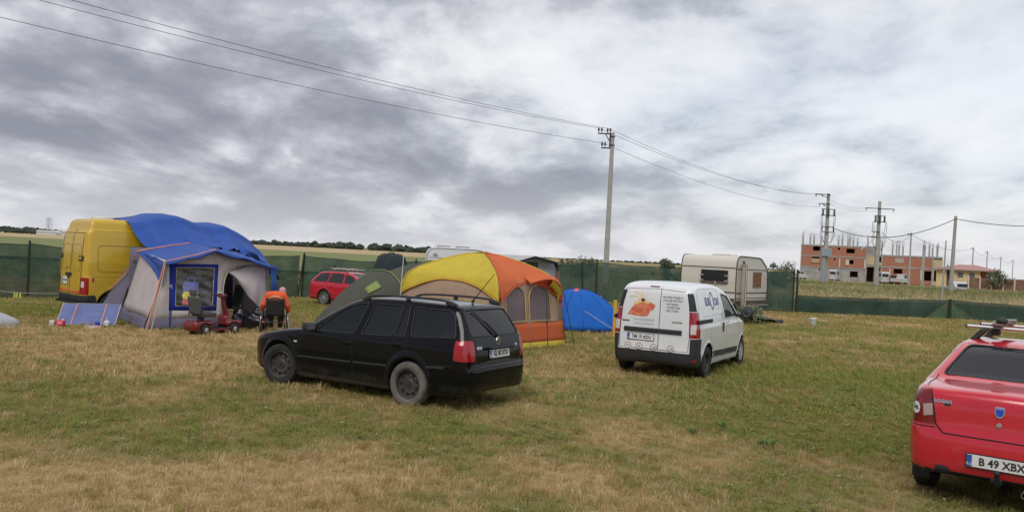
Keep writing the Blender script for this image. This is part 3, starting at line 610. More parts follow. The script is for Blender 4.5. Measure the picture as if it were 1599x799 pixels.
# ================================================================== unfinished building
BY = 210; b0 = dpx(1249, 430, BY); US = .0303
bd = thing('unfinished_building', 'unfinished red brick building with bare concrete columns and reinforcing bars', 'building', (b0.x, BY, 0), R(-24))
MBRICK = bpy.data.materials.new('hollow_brick'); MBRICK.use_nodes = True
def _brick():
    nt = MBRICK.node_tree; N = nt.nodes; L = nt.links; p = N['Principled BSDF']; tc = N.new('ShaderNodeTexCoord'); b = N.new('ShaderNodeTexBrick'); mp = N.new('ShaderNodeMapping'); mp.inputs['Rotation'].default_value = (R(90), 0, 0)
    L.new(tc.outputs['Object'], mp.inputs[0]); L.new(mp.outputs[0], b.inputs[0]); b.inputs['Color1'].default_value = (.46, .185, .115, 1); b.inputs['Color2'].default_value = (.38, .15, .095, 1); b.inputs['Mortar'].default_value = (.40, .24, .17, 1); b.inputs['Scale'].default_value = 2.0
    n = N.new('ShaderNodeTexNoise'); n.inputs['Scale'].default_value = .6; n.inputs['Detail'].default_value = 6; L.new(tc.outputs['Object'], n.inputs[0]); mx = N.new('ShaderNodeMix'); mx.data_type = 'RGBA'; mx.blend_type = 'MULTIPLY'; mx.inputs[0].default_value = .6; L.new(b.outputs[0], mx.inputs[6])
    r = N.new('ShaderNodeValToRGB'); r.color_ramp.elements[0].position = .3; r.color_ramp.elements[0].color = (.7, .7, .7, 1); r.color_ramp.elements[1].color = (1.1, 1.05, 1, 1); L.new(n.outputs['Fac'], r.inputs[0]); L.new(r.outputs[0], mx.inputs[7]); L.new(mx.outputs[2], p.inputs['Base Color']); p.inputs['Roughness'].default_value = .9
_brick()
MCON2 = M('raw_concrete', (.33, .32, .30), .9, var=.25, scale=.8); MDARK = M('dark_opening', (.012, .012, .012), .9, var=0); MBEIGE = M('raw_plaster', (.52, .40, .25), .9, var=.12, scale=.7); MWOOD = M('site_boards', (.45, .33, .20), .8, var=.2); MREBAR = M('rebar', (.16, .13, .12), .7, metal=.3, var=.2); MPALE = M('pale_panel', (.55, .52, .47), .8, var=.1)
def U(zx, zy): return ((zx-45)*US, (795-zy)*US)
def slabx(name, z0, z1, y0, y1, mat, d=.30, fr=0.0):
    (xa, _), (xb, _) = U(z0, 0), U(z1, 0); return MB().box(((xa+xb)/2, fr+d/2, (U(0, y0)[1]+U(0, y1)[1])/2), (xb-xa, d, abs(U(0, y0)[1]-U(0, y1)[1]))).build(name, mat, bd)
def wall(z0, z1, y0, y1, holes, mat=MBRICK, fr=.06):
    """brick panel with real openings, one part"""
    xs = sorted({z0, z1, *[h[0] for h in holes], *[h[1] for h in holes]}); ys = sorted({y0, y1, *[h[2] for h in holes], *[h[3] for h in holes]}); mb = MB()
    for i in range(len(xs)-1):
        for j in range(len(ys)-1):
            cx, cy = (xs[i]+xs[i+1])/2, (ys[j]+ys[j+1])/2
            if any(h[0] < cx < h[1] and h[2] < cy < h[3] for h in holes): continue
            xa, za = U(xs[i], ys[j]); xb, zb = U(xs[i+1], ys[j+1]); mb.box(((xa+xb)/2, fr+.15, (za+zb)/2), (xb-xa+.001, .3, za-zb+.001))
    return mb.build('brick_wall', mat, bd)
# left block: three storeys, right block: two and a half
wall(52, 550, 520, 598, [(138, 196, 522, 558), (328, 345, 525, 543), (395, 458, 530, 567)])
wall(52, 548, 605, 688, [(132, 190, 608, 640), (300, 316, 615, 628), (420, 453, 622, 655)])
wall(46, 545, 690, 800, [(190, 200, 700, 720), (218, 242, 698, 728), (430, 490, 712, 760)], MCON2, .1)
slabx('floor_slab', 44, 552, 507, 520, MCON2, 12); slabx('floor_slab', 44, 552, 596, 606, MCON2, 12); slabx('floor_slab', 44, 552, 686, 692, MCON2, 12)
wall(552, 660, 575, 655, [(637, 657, 582, 630)], MBEIGE); wall(548, 655, 660, 740, [(555, 650, 664, 740)], MBRICK, .3)
wall(662, 1032, 582, 662, [(690, 692, 590, 600)]); wall(655, 1032, 672, 790, [(752, 815, 676, 714), (966, 1022, 682, 757)])
wall(760, 820, 590, 626, [], M('cement_patch', (.42, .36, .32), .9), .045)
slabx('floor_slab', 550, 1096, 566, 580, MCON2, 11); slabx('floor_slab', 550, 1096, 658, 670, MCON2, 11); slabx('floor_slab', 552, 610, 500, 566, MCON2, 4, 3)
# right end wall and back
MB().box((U(1092, 0)[0], 5.5, 3.5), (.3, 10.6, 6.2)).build('end_wall', MBEIGE, bd); MB().box((U(48, 0)[0], 5.5, 4.3), (.3, 10.6, 8.2)).build('end_wall', MBRICK, bd); MB().box((16, 11.2, 3.3), (31.6, .3, 6.4)).build('back_wall', MBRICK, bd); MB().box((7.6, 11.22, 7.5), (15, .3, 2.3)).build('back_wall', MBRICK, bd); MB().box((U(550, 0)[0], 5.5, 7.4), (.3, 10.6, 2.6)).build('end_wall', MBRICK, bd)
wall(1034, 1090, 590, 790, [(1040, 1056, 672, 760)], MBEIGE, .02)
slabx('board', 130, 192, 622, 655, MWOOD, .1, -.12); slabx('board', 393, 420, 620, 665, MPALE, .1, -.1)
for zx in (232, 347, 538, 725, 950): slabx('pale_column', zx-5, zx+5, 612 if zx < 545 else 675, 686 if zx < 545 else 755, MPALE, .2, -.08)
for i, (zx, w) in enumerate([(48, 9), (1028, 12), (548, 10), (960, 22), (664, 10)]): slabx('column', zx-w/2, zx+w/2, 510 if zx < 560 else 575, 795, MCON2, .4, -.05)
def stub(zx, y0, y1, fr, w=12):
    xa, z0 = U(zx, y0); _, z1 = U(zx, y1); c = MB().box((xa, fr, (z0+z1)/2), (w*US, w*US, z1-z0)).build('column_stub', MCON2, bd); m = MB()
    for sx in (-1, 1):
        for sy in (-1, 1): m.tube([(xa+sx*w*US*.4, fr+sy*w*US*.4, z1-.2), (xa+sx*w*US*.42, fr+sy*w*US*.42, z1+rng.uniform(.7, 1.3))], .035, 4)
    m.build('reinforcing_bars', MREBAR, c)
for zx, tp, fr in [(55, 430, .3), (98, 438, 6), (141, 445, .3), (184, 455, 6), (360, 440, .3), (396, 445, 6), (418, 445, .3), (434, 445, 9), (471, 460, 6), (322, 450, 6), (552, 440, .3)]: stub(zx, 508, tp, fr)
for zx, tp, fr in [(642, 440, .3), (657, 450, 5), (737, 485, .3), (768, 480, 5), (784, 485, .3), (815, 490, 5), (958, 475, .3), (975, 475, 5), (1000, 480, .3), (1030, 490, 5), (1055, 492, .3), (1072, 495, 8)]: stub(zx, 568, tp, fr)
# ================================================================== house with the red roof
HY = 172; h0 = dpx(1462, 432, HY); hs = HY/1300
ho = thing('house', 'low beige house with a shallow red hipped roof', 'house', (h0.x, HY, 0), R(-28)); ho.scale = (.90, .9, .96)
HW = 12.3; EZ = dpx(1510, 420.5, HY).z; RZ = dpx(1510, 411.5, HY).z
MYEL = M('beige_render', (.62, .49, .27), .9, var=.1, scale=.6); MROOF = M('red_roof_sheet', (.40, .20, .18), .6, var=.15, scale=1.0, stretch=(4, 1, 1))
def hwall(xa, xb, m=MYEL, y=0, d=.3, z0=0, z1=None, name='wall'): return MB().box(((xa+xb)/2, y+d/2, (z0+(z1 or EZ))/2), (xb-xa, d, (z1 or EZ)-z0)).build(name, m, ho)
hwall(0, 2.1); hwall(3.0, 8.8); hwall(10.9, HW); MB().box((.15, 4.5, EZ/2), (.3, 8.4, EZ)).build('wall', MYEL, ho); MB().box((HW-.15, 4.5, EZ/2), (.3, 8.4, EZ)).build('wall', MYEL, ho); hwall(0, HW, MYEL, 8.7)
hwall(8.8, 10.9, M('orange_render', (.55, .17, .05), .9, var=.1), 1.2); hwall(2.1, 3.0, M('brown_door', (.16, .06, .03), .7), .6, name='door')
hwall(8.8, 10.9, M('orange_rail', (.62, .25, .06), .8), -.05, .08, 2.0, 2.5, 'balcony_rail'); hwall(8.8, 10.9, MYEL, -.05, .3, 0, 2.0)
for xa in (4.3, 6.6): hwall(xa, xa+1.1, M('house_pane', (.12, .13, .14), .2, var=.05), -.03, .1, 2.4, 3.5, 'window')
v = [(-.7, -.7, EZ), (HW+.9, -.7, EZ), (HW+.9, 9.7, EZ), (-.7, 9.7, EZ), (4.6, 4.5, RZ), (HW-4.4, 4.5, RZ)]
MB().add(v, [(0, 1, 5, 4), (1, 2, 5), (2, 3, 4, 5), (3, 0, 4), (3, 2, 1, 0)]).build('roof', MROOF, ho); MB().box((HW/2+.1, -.75, EZ-.06), (HW+1.8, .12, .2)).build('gutter', M('gutter_grey', (.22, .2, .2), .6), ho)
gw = thing('site_fence', 'brown panel fence with pale posts in front of the red-roofed house', 'fence', (0, 0, 0)); fy = 150
for i in range(13):
    xa = dpx(1512+9*i, 440, fy).x; xb = dpx(1520.4+9*i, 440, fy).x; z1 = dpx(1512+9*i, 433+.35*i, fy).z
    MB().box(((xa+xb)/2, fy, z1/2), (xb-xa, .08, z1)).build('fence_panel', M('brown_panel', (.20, .105, .07), .85, var=.3, scale=.9), gw)
    if i % 2 == 0: MB().box((xa-.04, fy-.1, (z1+.25)/2), (.22, .2, z1+.25)).build('fence_post', MPALE, gw)
# small far pylon and sheds on the left horizon
pyl = thing('lattice_tower', 'distant lattice tower on the horizon at the far left', 'tower', (dpx(77, 350, 900).x, 900, 0)); m = MB(); hh = dpx(77, 339.5, 900).z
for sx in (-1, 1):
    for sy in (-1, 1): m.tube([(sx*2.0, sy*2.0, 0), (sx*1.7, sy*1.7, hh)], .22, 4)
m.build('leg', M('tower_steel', (.28, .30, .34), .6, var=0), pyl); m = MB()
for k in range(6):
    a = 2.6+hh/6*k; m.tube([(-1.9, -1.9, hh/6*k), (1.8, -1.8, hh/6*(k+1))], .13, 4).tube([(1.9, -1.9, hh/6*k), (-1.8, -1.8, hh/6*(k+1))], .13, 4)
m.build('bracing', MATS['tower_steel'], pyl)
for i, (px, w, h, lb) in enumerate([(76, 12, 3.0, 'long white shed in front of the far trees at the left'), (92, 8, 3.2, 'smaller white shed next to the yellow van on the horizon')]):
    q = dpx(px, 362, 520); s = thing('shed', lb, 'shed', (q.x, 520+i*12, 0)); MB().box((0, 0, h*.32), (w, 6, h*.64)).build('wall', M('shed_wall', (.55, .55, .55), .8), s); MB().prism([(-w/2-.3, h*.64), (w/2+.3, h*.64), (w/2-1, h*.95), (-w/2+1, h*.95)], -3.4, 3.4, 'y').build('roof', M('shed_roof', (.66, .66, .68), .6), s)
# ================================================================== vehicles
MTYRE = M('tyre_rubber', (.022, .021, .020), .85, var=.25, scale=8); MTYRED = M('dusty_tyre', (.12, .11, .095), .95, var=.35, scale=6, col2=(.19, .175, .15)); MSTEELR = M('black_steel_rim', (.030, .029, .028), .5, var=.4, scale=9, col2=(.075, .068, .06)); MALLOY = M('alloy', (.55, .55, .56), .35, metal=.8, var=.1); MPLAST = M('black_plastic', (.022, .023, .025), .6, var=.2, scale=12); MTRIM = M('car_interior', (.035, .035, .038), .85, var=.2); MSEAT = M('seat_cloth', (.075, .077, .085), .9, var=.15); MREDL = M('red_lens', (.33, .006, .012), .12, coat=.6, var=.15, scale=25); MCLEARL = M('clear_lens', (.62, .56, .55), .12, coat=.6, var=.08, scale=30); MCHROME = M('chrome', (.72, .72, .74), .15, metal=1.0, var=.05); MPLATE = M('plate_white', (.72, .72, .70), .45, var=.06); MPLATEK = M('plate_black', (.025, .025, .03), .5, var=0); MEU = M('plate_blue', (.03, .10, .42), .4, var=0); MUNDER = M('underbody', (.012, .012, .012), .9, var=.2); MAMBER = M('amber_lens', (.65, .25, .03), .2, var=.05); MALU = M('aluminium_bar', (.62, .63, .64), .35, metal=.7, var=.08)
def paint(name, col, dirt=.35, dcol=(.16, .14, .11), rough=.32, dz=.55, coat=.8, hi=.12, spec=.5):
    """car paint with road dust low on the body and faint dust all over"""
    m = M(name, col, rough, coat=coat, var=.04, scale=3, spec=spec); nt = m.node_tree; N = nt.nodes; L = nt.links; p = N['Principled BSDF']; src = p.inputs['Base Color'].links[0].from_socket
    tc = N.new('ShaderNodeTexCoord'); sp = N.new('ShaderNodeSeparateXYZ'); L.new(tc.outputs['Object'], sp.inputs[0]); n = N.new('ShaderNodeTexNoise'); n.inputs['Scale'].default_value = 4.5; n.inputs['Detail'].default_value = 8; n.inputs['Roughness'].default_value = .7; L.new(tc.outputs['Object'], n.inputs[0])
    mr = N.new('ShaderNodeMapRange'); L.new(sp.outputs[2], mr.inputs[0]); mr.inputs[1].default_value = .15; mr.inputs[2].default_value = dz; mr.inputs[3].default_value = 1; mr.inputs[4].default_value = hi
    th = N.new('ShaderNodeMapRange'); L.new(n.outputs['Fac'], th.inputs[0]); th.inputs[1].default_value = .38; th.inputs[2].default_value = .78
    a = N.new('ShaderNodeMath'); a.operation = 'MULTIPLY'; L.new(mr.outputs[0], a.inputs[0]); L.new(th.outputs[0], a.inputs[1]); b = N.new('ShaderNodeMath'); b.operation = 'MULTIPLY'; b.inputs[1].default_value = dirt; b.use_clamp = True; L.new(a.outputs[0], b.inputs[0])
    mx = N.new('ShaderNodeMix'); mx.data_type = 'RGBA'; L.new(b.outputs[0], mx.inputs[0]); L.new(src, mx.inputs[6]); mx.inputs[7].default_value = (*dcol, 1); L.new(mx.outputs[2], p.inputs['Base Color'])
    c = N.new('ShaderNodeMath'); c.operation = 'MULTIPLY_ADD'; L.new(b.outputs[0], c.inputs[0]); c.inputs[1].default_value = -coat; c.inputs[2].default_value = coat; c.use_clamp = True; L.new(c.outputs[0], p.inputs['Coat Weight']); return m
class Body:
    def __init__(s, side, plan, tuck, wheels, rarch, crown=.03, r=.10, lip=.012, extra=None, yin=.48, lipw=.035, sm=True):
        s.side = Poly2(chaikin(side, 2) if sm else side); pl = chaikin(plan, 2, False); s.plan = Poly2([(x, -y) for x, y in pl][::-1]+pl if False else pl+[(x, -y) for x, y in pl[::-1]]); z = np.linspace(0, 3, 301); t = np.interp(z, *tuck); k = np.ones(5)/5; s.tz = z; s.tt = np.convolve(np.pad(t, 2, 'edge'), k, 'valid'); s.wheels = wheels; s.ra = rarch; s.crown = crown; s.r = r; s.lip = lip; s.lipw = lipw; s.extra = extra; s.yin = yin
    def solid(s, x, y, z):
        ay = np.abs(y); t = np.interp(z, s.tz, s.tt)
        for wx, wz in s.wheels:
            q = np.hypot(x-wx, z-wz)-s.ra-.015; t = t-s.lip*np.exp(-(q/s.lipw)**2)
        if s.extra: t = t+s.extra(x, ay, z)
        return smax(s.side(x, z+s.crown*ay*ay), s.plan(x, ay+t), s.r)
    def __call__(s, x, y, z):
        d = s.solid(x, y, z); ay = np.abs(y)
        for wx, wz in s.wheels: d = smax(d, -np.maximum(np.hypot(x-wx, z-wz)-s.ra, s.yin-ay), .015)
        return d
    def find(s, axis, sgn, u, v):
        """outermost surface point along an axis: axis 0 (u,v)=(y,z), axis 1 (u,v)=(x,z), axis 2 (u,v)=(x,y)"""
        u = np.atleast_1d(np.asarray(u, float)); v = np.atleast_1d(np.asarray(v, float)); lo = np.zeros_like(u); A = {0: 4.2, 1: 1.2, 2: 3.0}[axis]
        mk = {0: lambda a: (a, u, v), 1: lambda a: (u, a, v), 2: lambda a: (u, v, a)}[axis]
        ts = np.linspace(A, 0, 160)*sgn+({0: 1.2}.get(axis, 0)); hit = np.full(u.shape, ts[-1]); done = np.zeros(u.shape, bool); prev = ts[0]
        for t in ts:
            ins = s.solid(*mk(np.full(u.shape, t))) < 0; new = ins & ~done; hit[new] = t; done |= ins
        a = hit+sgn*A/159; b = hit.copy()
        for _ in range(12):
            m = (a+b)/2; ins = s.solid(*mk(m)) < 0; b = np.where(ins, m, b); a = np.where(ins, a, m)
        return b
AX = {'y': (0, 2), 'x': (1, 2), 'z': (0, 1)}
def cut_region(bm, lay, rid, poly, axis, cond):
    i, j = AX[axis]; xs = [p[0] for p in poly]; ys = [p[1] for p in poly]; x0, x1, y0, y1 = min(xs), max(xs), min(ys), max(ys); pad = .08
    faces = []
    for f in bm.faces:
        c = f.calc_center_median()
        if x0-pad < c[i] < x1+pad and y0-pad < c[j] < y1+pad and cond(c, f.normal): faces.append(f)
    F = set(faces); n = len(poly)
    for k in range(n):
        a, b = poly[k], poly[(k+1) % n]; dx, dy = b[0]-a[0], b[1]-a[1]
        if abs(dx)+abs(dy) < 1e-6: continue
        mx0, mx1, my0, my1 = min(a[0], b[0]), max(a[0], b[0]), min(a[1], b[1]), max(a[1], b[1]); sel = []
        for f in F:
            us = [v.co[i] for v in f.verts]; ws = [v.co[j] for v in f.verts]
            if max(us) < mx0-1e-4 or min(us) > mx1+1e-4 or max(ws) < my0-1e-4 or min(ws) > my1+1e-4: continue
            sd = [(u-a[0])*dy-(w-a[1])*dx for u, w in zip(us, ws)]
            if min(sd) < 0 < max(sd): sel.append(f)
        if not sel: continue
        co = [0, 0, 0]; no = [0, 0, 0]; co[i], co[j] = a; no[i], no[j] = dy, -dx
        g = set(sel)
        for f in sel: g.update(f.edges); g.update(f.verts)
        res = bmesh.ops.bisect_plane(bm, geom=list(g), dist=2e-4, plane_co=co, plane_no=no)
        F.update(e for e in res['geom'] if isinstance(e, bmesh.types.BMFace))
    cnt = 0
    for f in F:
        if f.is_valid:
            c = f.calc_center_median()
            if inpoly(c[i], c[j], poly): f[lay] = rid; cnt += 1
    return cnt
def tube_line(body, axis, sgn, pts, closed=False, r=.004, push=0.0, sub=3, mb=None):
    """a thin dark joint that follows the body surface along a 2-D path"""
    P = []
    n = len(pts)
    for k in range(n if closed else n-1):
        a, b = pts[k], pts[(k+1) % n]
        for q in range(sub): P.append((a[0]+(b[0]-a[0])*q/sub, a[1]+(b[1]-a[1])*q/sub))
    if not closed: P.append(pts[-1])
    u = [p[0] for p in P]; v = [p[1] for p in P]; w = body.find(axis, sgn, u, v)+sgn*push
    co = {0: lambda k: (w[k], u[k], v[k]), 1: lambda k: (u[k], w[k], v[k]), 2: lambda k: (u[k], v[k], w[k])}[axis]
    (mb if mb is not None else MB()).tube([co(k) for k in range(len(P))], r, 5, closed=closed); return mb
def true_normals(me, body, push=0.0):
    """shade the cut panels with the normals of the uncut surface, so reflections run on across the joints"""
    n = len(me.vertices); P = np.empty(n*3); me.vertices.foreach_get('co', P); x, y, z = P.reshape(-1, 3).T; h = 3e-3
    g = np.stack([body(x+h, y, z)-body(x-h, y, z), body(x, y+h, z)-body(x, y-h, z), body(x, y, z+h)-body(x, y, z-h)], 1); g /= np.maximum(np.linalg.norm(g, axis=1, keepdims=True), 1e-9)
    if push: me.vertices.foreach_set('co', (P.reshape(-1, 3)-g*push).ravel())
    me.update(); me.shade_smooth(); me.normals_split_custom_set_from_vertices(g.tolist())
def build_body(body, lo, hi, res, regions, root, mat, name='body', glass_in=.010, liner=True):
    """regions: (part name, polygon, axis, condition, material, inset). The shell is cut along each outline and every region becomes its own part."""
    P, F = surf_nets(body, lo, hi, res); me = np_mesh(name, P, F); bm = bmesh.new(); bm.from_mesh(me); bmesh.ops.recalc_face_normals(bm, faces=bm.faces); lay = bm.faces.layers.int.new('rid'); bm.faces.ensure_lookup_table()
    for k, rg in enumerate(regions): cut_region(bm, lay, k+1, rg[1], rg[2], rg[3])
    na = len(regions)+1
    for f in bm.faces:
        c = f.calc_center_median()
        if f[lay] == 0 and liner:
            for wx, wz in body.wheels:
                if math.hypot(c.x-wx, c.z-wz) < body.ra+.006 and abs(c.y) > body.yin-.02 and c.z > .05: f[lay] = na
            if c.z < lo[2]+.22 and f.normal.z < -.5: f[lay] = na
    parts = {}
    for k, rg in list(enumerate(regions))+[(na-1, ('wheel_arch', None, None, None, MUNDER, 0))]:
        b2 = bm.copy(); l2 = b2.faces.layers.int['rid']; bmesh.ops.delete(b2, geom=[f for f in b2.faces if f[l2] != k+1], context='FACES')
        if not len(b2.faces): b2.free(); continue
        islands = [(rg[0], None)]
        if rg[2] == 'y': islands = [(rg[0], 1), (rg[0], -1)]
        for nm, sd in islands:
            b3 = b2.copy()
            if sd is not None: bmesh.ops.delete(b3, geom=[f for f in b3.faces if f.calc_center_median().y*sd < 0], context='FACES')
            if len(b3.faces):
                bmesh.ops.remove_doubles(b3, verts=b3.verts, dist=4e-4)
                m3 = bpy.data.meshes.new(nm); b3.to_mesh(m3); o = link(nm, m3, rg[4], root)
                true_normals(m3, body, rg[5]); parts.setdefault(nm, []).append(o)
            b3.free()
        b2.free()
    bmesh.ops.delete(bm, geom=[f for f in bm.faces if f[lay] != 0], context='FACES'); bmesh.ops.remove_doubles(bm, verts=bm.verts, dist=4e-4); bm.to_mesh(me); bm.free()
    inner = me.copy(); n = len(inner.vertices); P = np.empty(n*3); inner.vertices.foreach_get('co', P); N_ = np.empty(n*3); inner.vertices.foreach_get('normal', N_); inner.vertices.foreach_set('co', P-N_*.020); inner.flip_normals()
    o = link(name, me, mat, root); true_normals(me, body); link('body_lining', inner, MTRIM, o, True)
    return o, parts
def decal(name, mesh, body, axis, sgn, mat, parent, eps=.004):
    """lay a flat mesh given in (u,v) onto the body"""
    u = [v.co.x for v in mesh.vertices]; v_ = [v.co.y for v in mesh.vertices]
    if axis == 0: u = [-a*(-sgn) for a in u]
    w = body.find(axis, sgn, u, v_)+sgn*eps
    for k, v in enumerate(mesh.vertices): v.co = (w[k], u[k], v_[k]) if axis == 0 else (u[k], w[k], v_[k])
    return link(name, mesh, mat, parent)
def decal_text(name, s, size, body, axis, sgn, pos, mat, parent, sx=1.0, bold=0.0, align='CENTER', rot=0.0, eps=.004):
    cu = bpy.data.curves.new(name, 'FONT'); cu.body = s; cu.size = size; cu.align_x = align; cu.align_y = 'CENTER'; cu.offset = bold; cu.resolution_u = 2
    t = bpy.data.objects.new(name, cu); COL.objects.link(t); me = bpy.data.meshes.new_from_object(t.evaluated_get(bpy.context.evaluated_depsgraph_get())); bpy.data.objects.remove(t); bpy.data.curves.remove(cu)
    # rear seen from behind: text runs towards -y; right side seen from -y: text runs towards +x
    me.transform(Matrix.Translation((pos[0]*(-1 if axis == 0 else 1), pos[1], 0)) @ Matrix.Rotation(rot, 4, 'Z') @ Matrix.Diagonal((sx, 1, 1, 1)))
    if axis == 0:
        for v in me.vertices: v.co.x = -v.co.x
    return decal2(name, me, body, axis, sgn, mat, parent, eps)
def decal2(name, me, body, axis, sgn, mat, parent, eps):
    u = [v.co.x for v in me.vertices]; v_ = [v.co.y for v in me.vertices]; w = body.find(axis, sgn, u, v_)+sgn*eps
    for k, v in enumerate(me.vertices): v.co = (w[k], u[k], v_[k]) if axis == 0 else (u[k], w[k], v_[k])
    return link(name, me, mat, parent)
def decal_poly(name, pts, body, axis, sgn, mat, parent, eps=.004, hole=None):
    me = bpy.data.meshes.new(name); n = len(pts)
    if hole: me.from_pydata([(p[0], p[1], 0) for p in pts+hole], [], [(i, (i+1) % n, n+(i+1) % n, n+i) for i in range(n)])
    else: c = (sum(p[0] for p in pts)/n, sum(p[1] for p in pts)/n); me.from_pydata([(p[0], p[1], 0) for p in pts]+[(c[0], c[1], 0)], [], [(i, (i+1) % n, n) for i in range(n)])
    return decal2(name, me, body, axis, sgn, mat, parent, eps)
def circ(cx, cy, r, n=20, ry=None): return [(cx+r*math.cos(2*math.pi*i/n), cy+(ry or r)*math.sin(2*math.pi*i/n)) for i in range(n)]
def wheel(root, x, y, z, r, w, rr, style, steer=0.0, tmat=None):
    """tyre with its rim as a sub-part; y>0 faces the left"""
    sg = 1 if y > 0 else -1; k = w/2
    prof = [(rr, -k*.8), (rr+.012, -k*.95), (r-.055, -k), (r-.02, -k*.93), (r-.004, -k*.72), (r, -k*.4), (r, k*.4), (r-.004, k*.72), (r-.02, k*.93), (r-.055, k), (rr+.012, k*.95), (rr, k*.8)]
    t = MB().lathe(prof, 40, 'y'); tr = MB()
    o = t.build('tyre', tmat or MTYRE, root, smooth=40); o.location = (x, y, z); o.rotation_euler = (0, 0, steer)
    d = MB(); s = sg
    if style == 'steel':
        d.lathe([(rr, k*.8*s), (rr-.008, k*.86*s), (rr-.022, k*.8*s), (rr-.03, k*.35*s), (rr*.72, k*.28*s), (rr*.6, k*.42*s), (rr*.36, k*.40*s), (rr*.30, k*.5*s), (.001, k*.52*s)], 40, 'y'); ri = d.build('rim', MSTEELR, o, smooth=30)
        for q in range(9):
            a = 2*math.pi*q/9; MB().ball((rr*.66*math.cos(a), k*.36*s, rr*.66*math.sin(a)), .028, 10, 6, (1, .35, 1)).build('rim_hole', MUNDER, o, smooth=True)
        MB().lathe([(0, k*.56*s), (.03, k*.56*s), (.034, k*.48*s)], 16, 'y').build('centre_cap', MPLAST, o, smooth=30)
    else:
        d.lathe([(rr, k*.8*s), (rr-.006, k*.88*s), (rr-.022, k*.84*s), (rr-.03, k*.1*s), (rr*.3, -.0*s), (.001, 0)], 40, 'y'); MB_ = d.build('rim', MALLOY if style != 'cap' else M('hub_cap', (.46, .47, .48), .4, metal=.4, var=.1), o, smooth=30)
        n = 9 if style == 'alloy' else 7; sp = MB()
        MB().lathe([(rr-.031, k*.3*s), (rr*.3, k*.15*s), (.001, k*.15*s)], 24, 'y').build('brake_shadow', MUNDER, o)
        for q in range(n):
            a = 2*math.pi*q/n; c, n_ = math.cos(a), math.sin(a); w0, w1 = (.026, .018) if style == 'alloy' else (.034, .034); e = rr-.02
            P = [(.03, -w0), (e, -w1), (e, w1), (.03, w0)]; v = [(p[0]*c-p[1]*n_, yy, p[0]*n_+p[1]*c) for yy in (k*.45*s, k*.80*s) for p in P]; sp.add(v, [(0, 1, 2, 3), (7, 6, 5, 4), (0, 4, 5, 1), (1, 5, 6, 2), (2, 6, 7, 3), (3, 7, 4, 0)])
        sp.lathe([(0, k*.84*s), (.045, k*.82*s), (.055, k*.4*s)], 16, 'y'); sp.build('spokes', MALLOY if style == 'alloy' else MATS['hub_cap'], o)
    return o
def plate(root, m, s, w=.52, h=.112, ro=True, size=.095, sx=.82):
    p = MB().box((0, 0, 0), (w, h, .006)).build('licence_plate', MPLATE, root, bevel=.002); p.matrix_local = m
    f = MB().box((0, 0, -.004), (w+.02, h+.02, .006)).build('plate_frame', MPLAST, p)
    MB().box((-w/2+.022, 0, .0035), (.042, h-.006, .002)).build('country_band', MEU, p)
    if ro: text('band_letters', 'RO', .035, MPLATE, p, Matrix.Translation((-w/2+.022, -.03, .006)))
    text('characters', s, size, MPLATEK, p, Matrix.Translation((.022, -.002, .0055)), bold=.0022, sx=sx); return p
def rear_frame(body, y, z, eps=.004):
    x = body.find(0, -1, [y], [z])[0]; xu = body.find(0, -1, [y], [z+.04])[0]; xl = body.find(0, -1, [y+.05], [z])[0]; xr = body.find(0, -1, [y-.05], [z])[0]
    return frame(Vector((x-eps, y, z)), (xr-xl, -.1, 0), (xu-x, 0, .04))
def seat(root, x, y, zc=.55, w=.46, name='seat'):
    d = MB(); d.box((x+.05, y, zc), (.46, w, .14)).box((x-.24, y, zc+.36), (.13, w*.94, .62), ry=-.22).box((x-.34, y, zc+.76), (.09, w*.55, .17), ry=-.15); return d.build(name, MSEAT, root, bevel=.04)
sideL = lambda c, n: abs(c.y) > .35 and abs(n.y) > .25
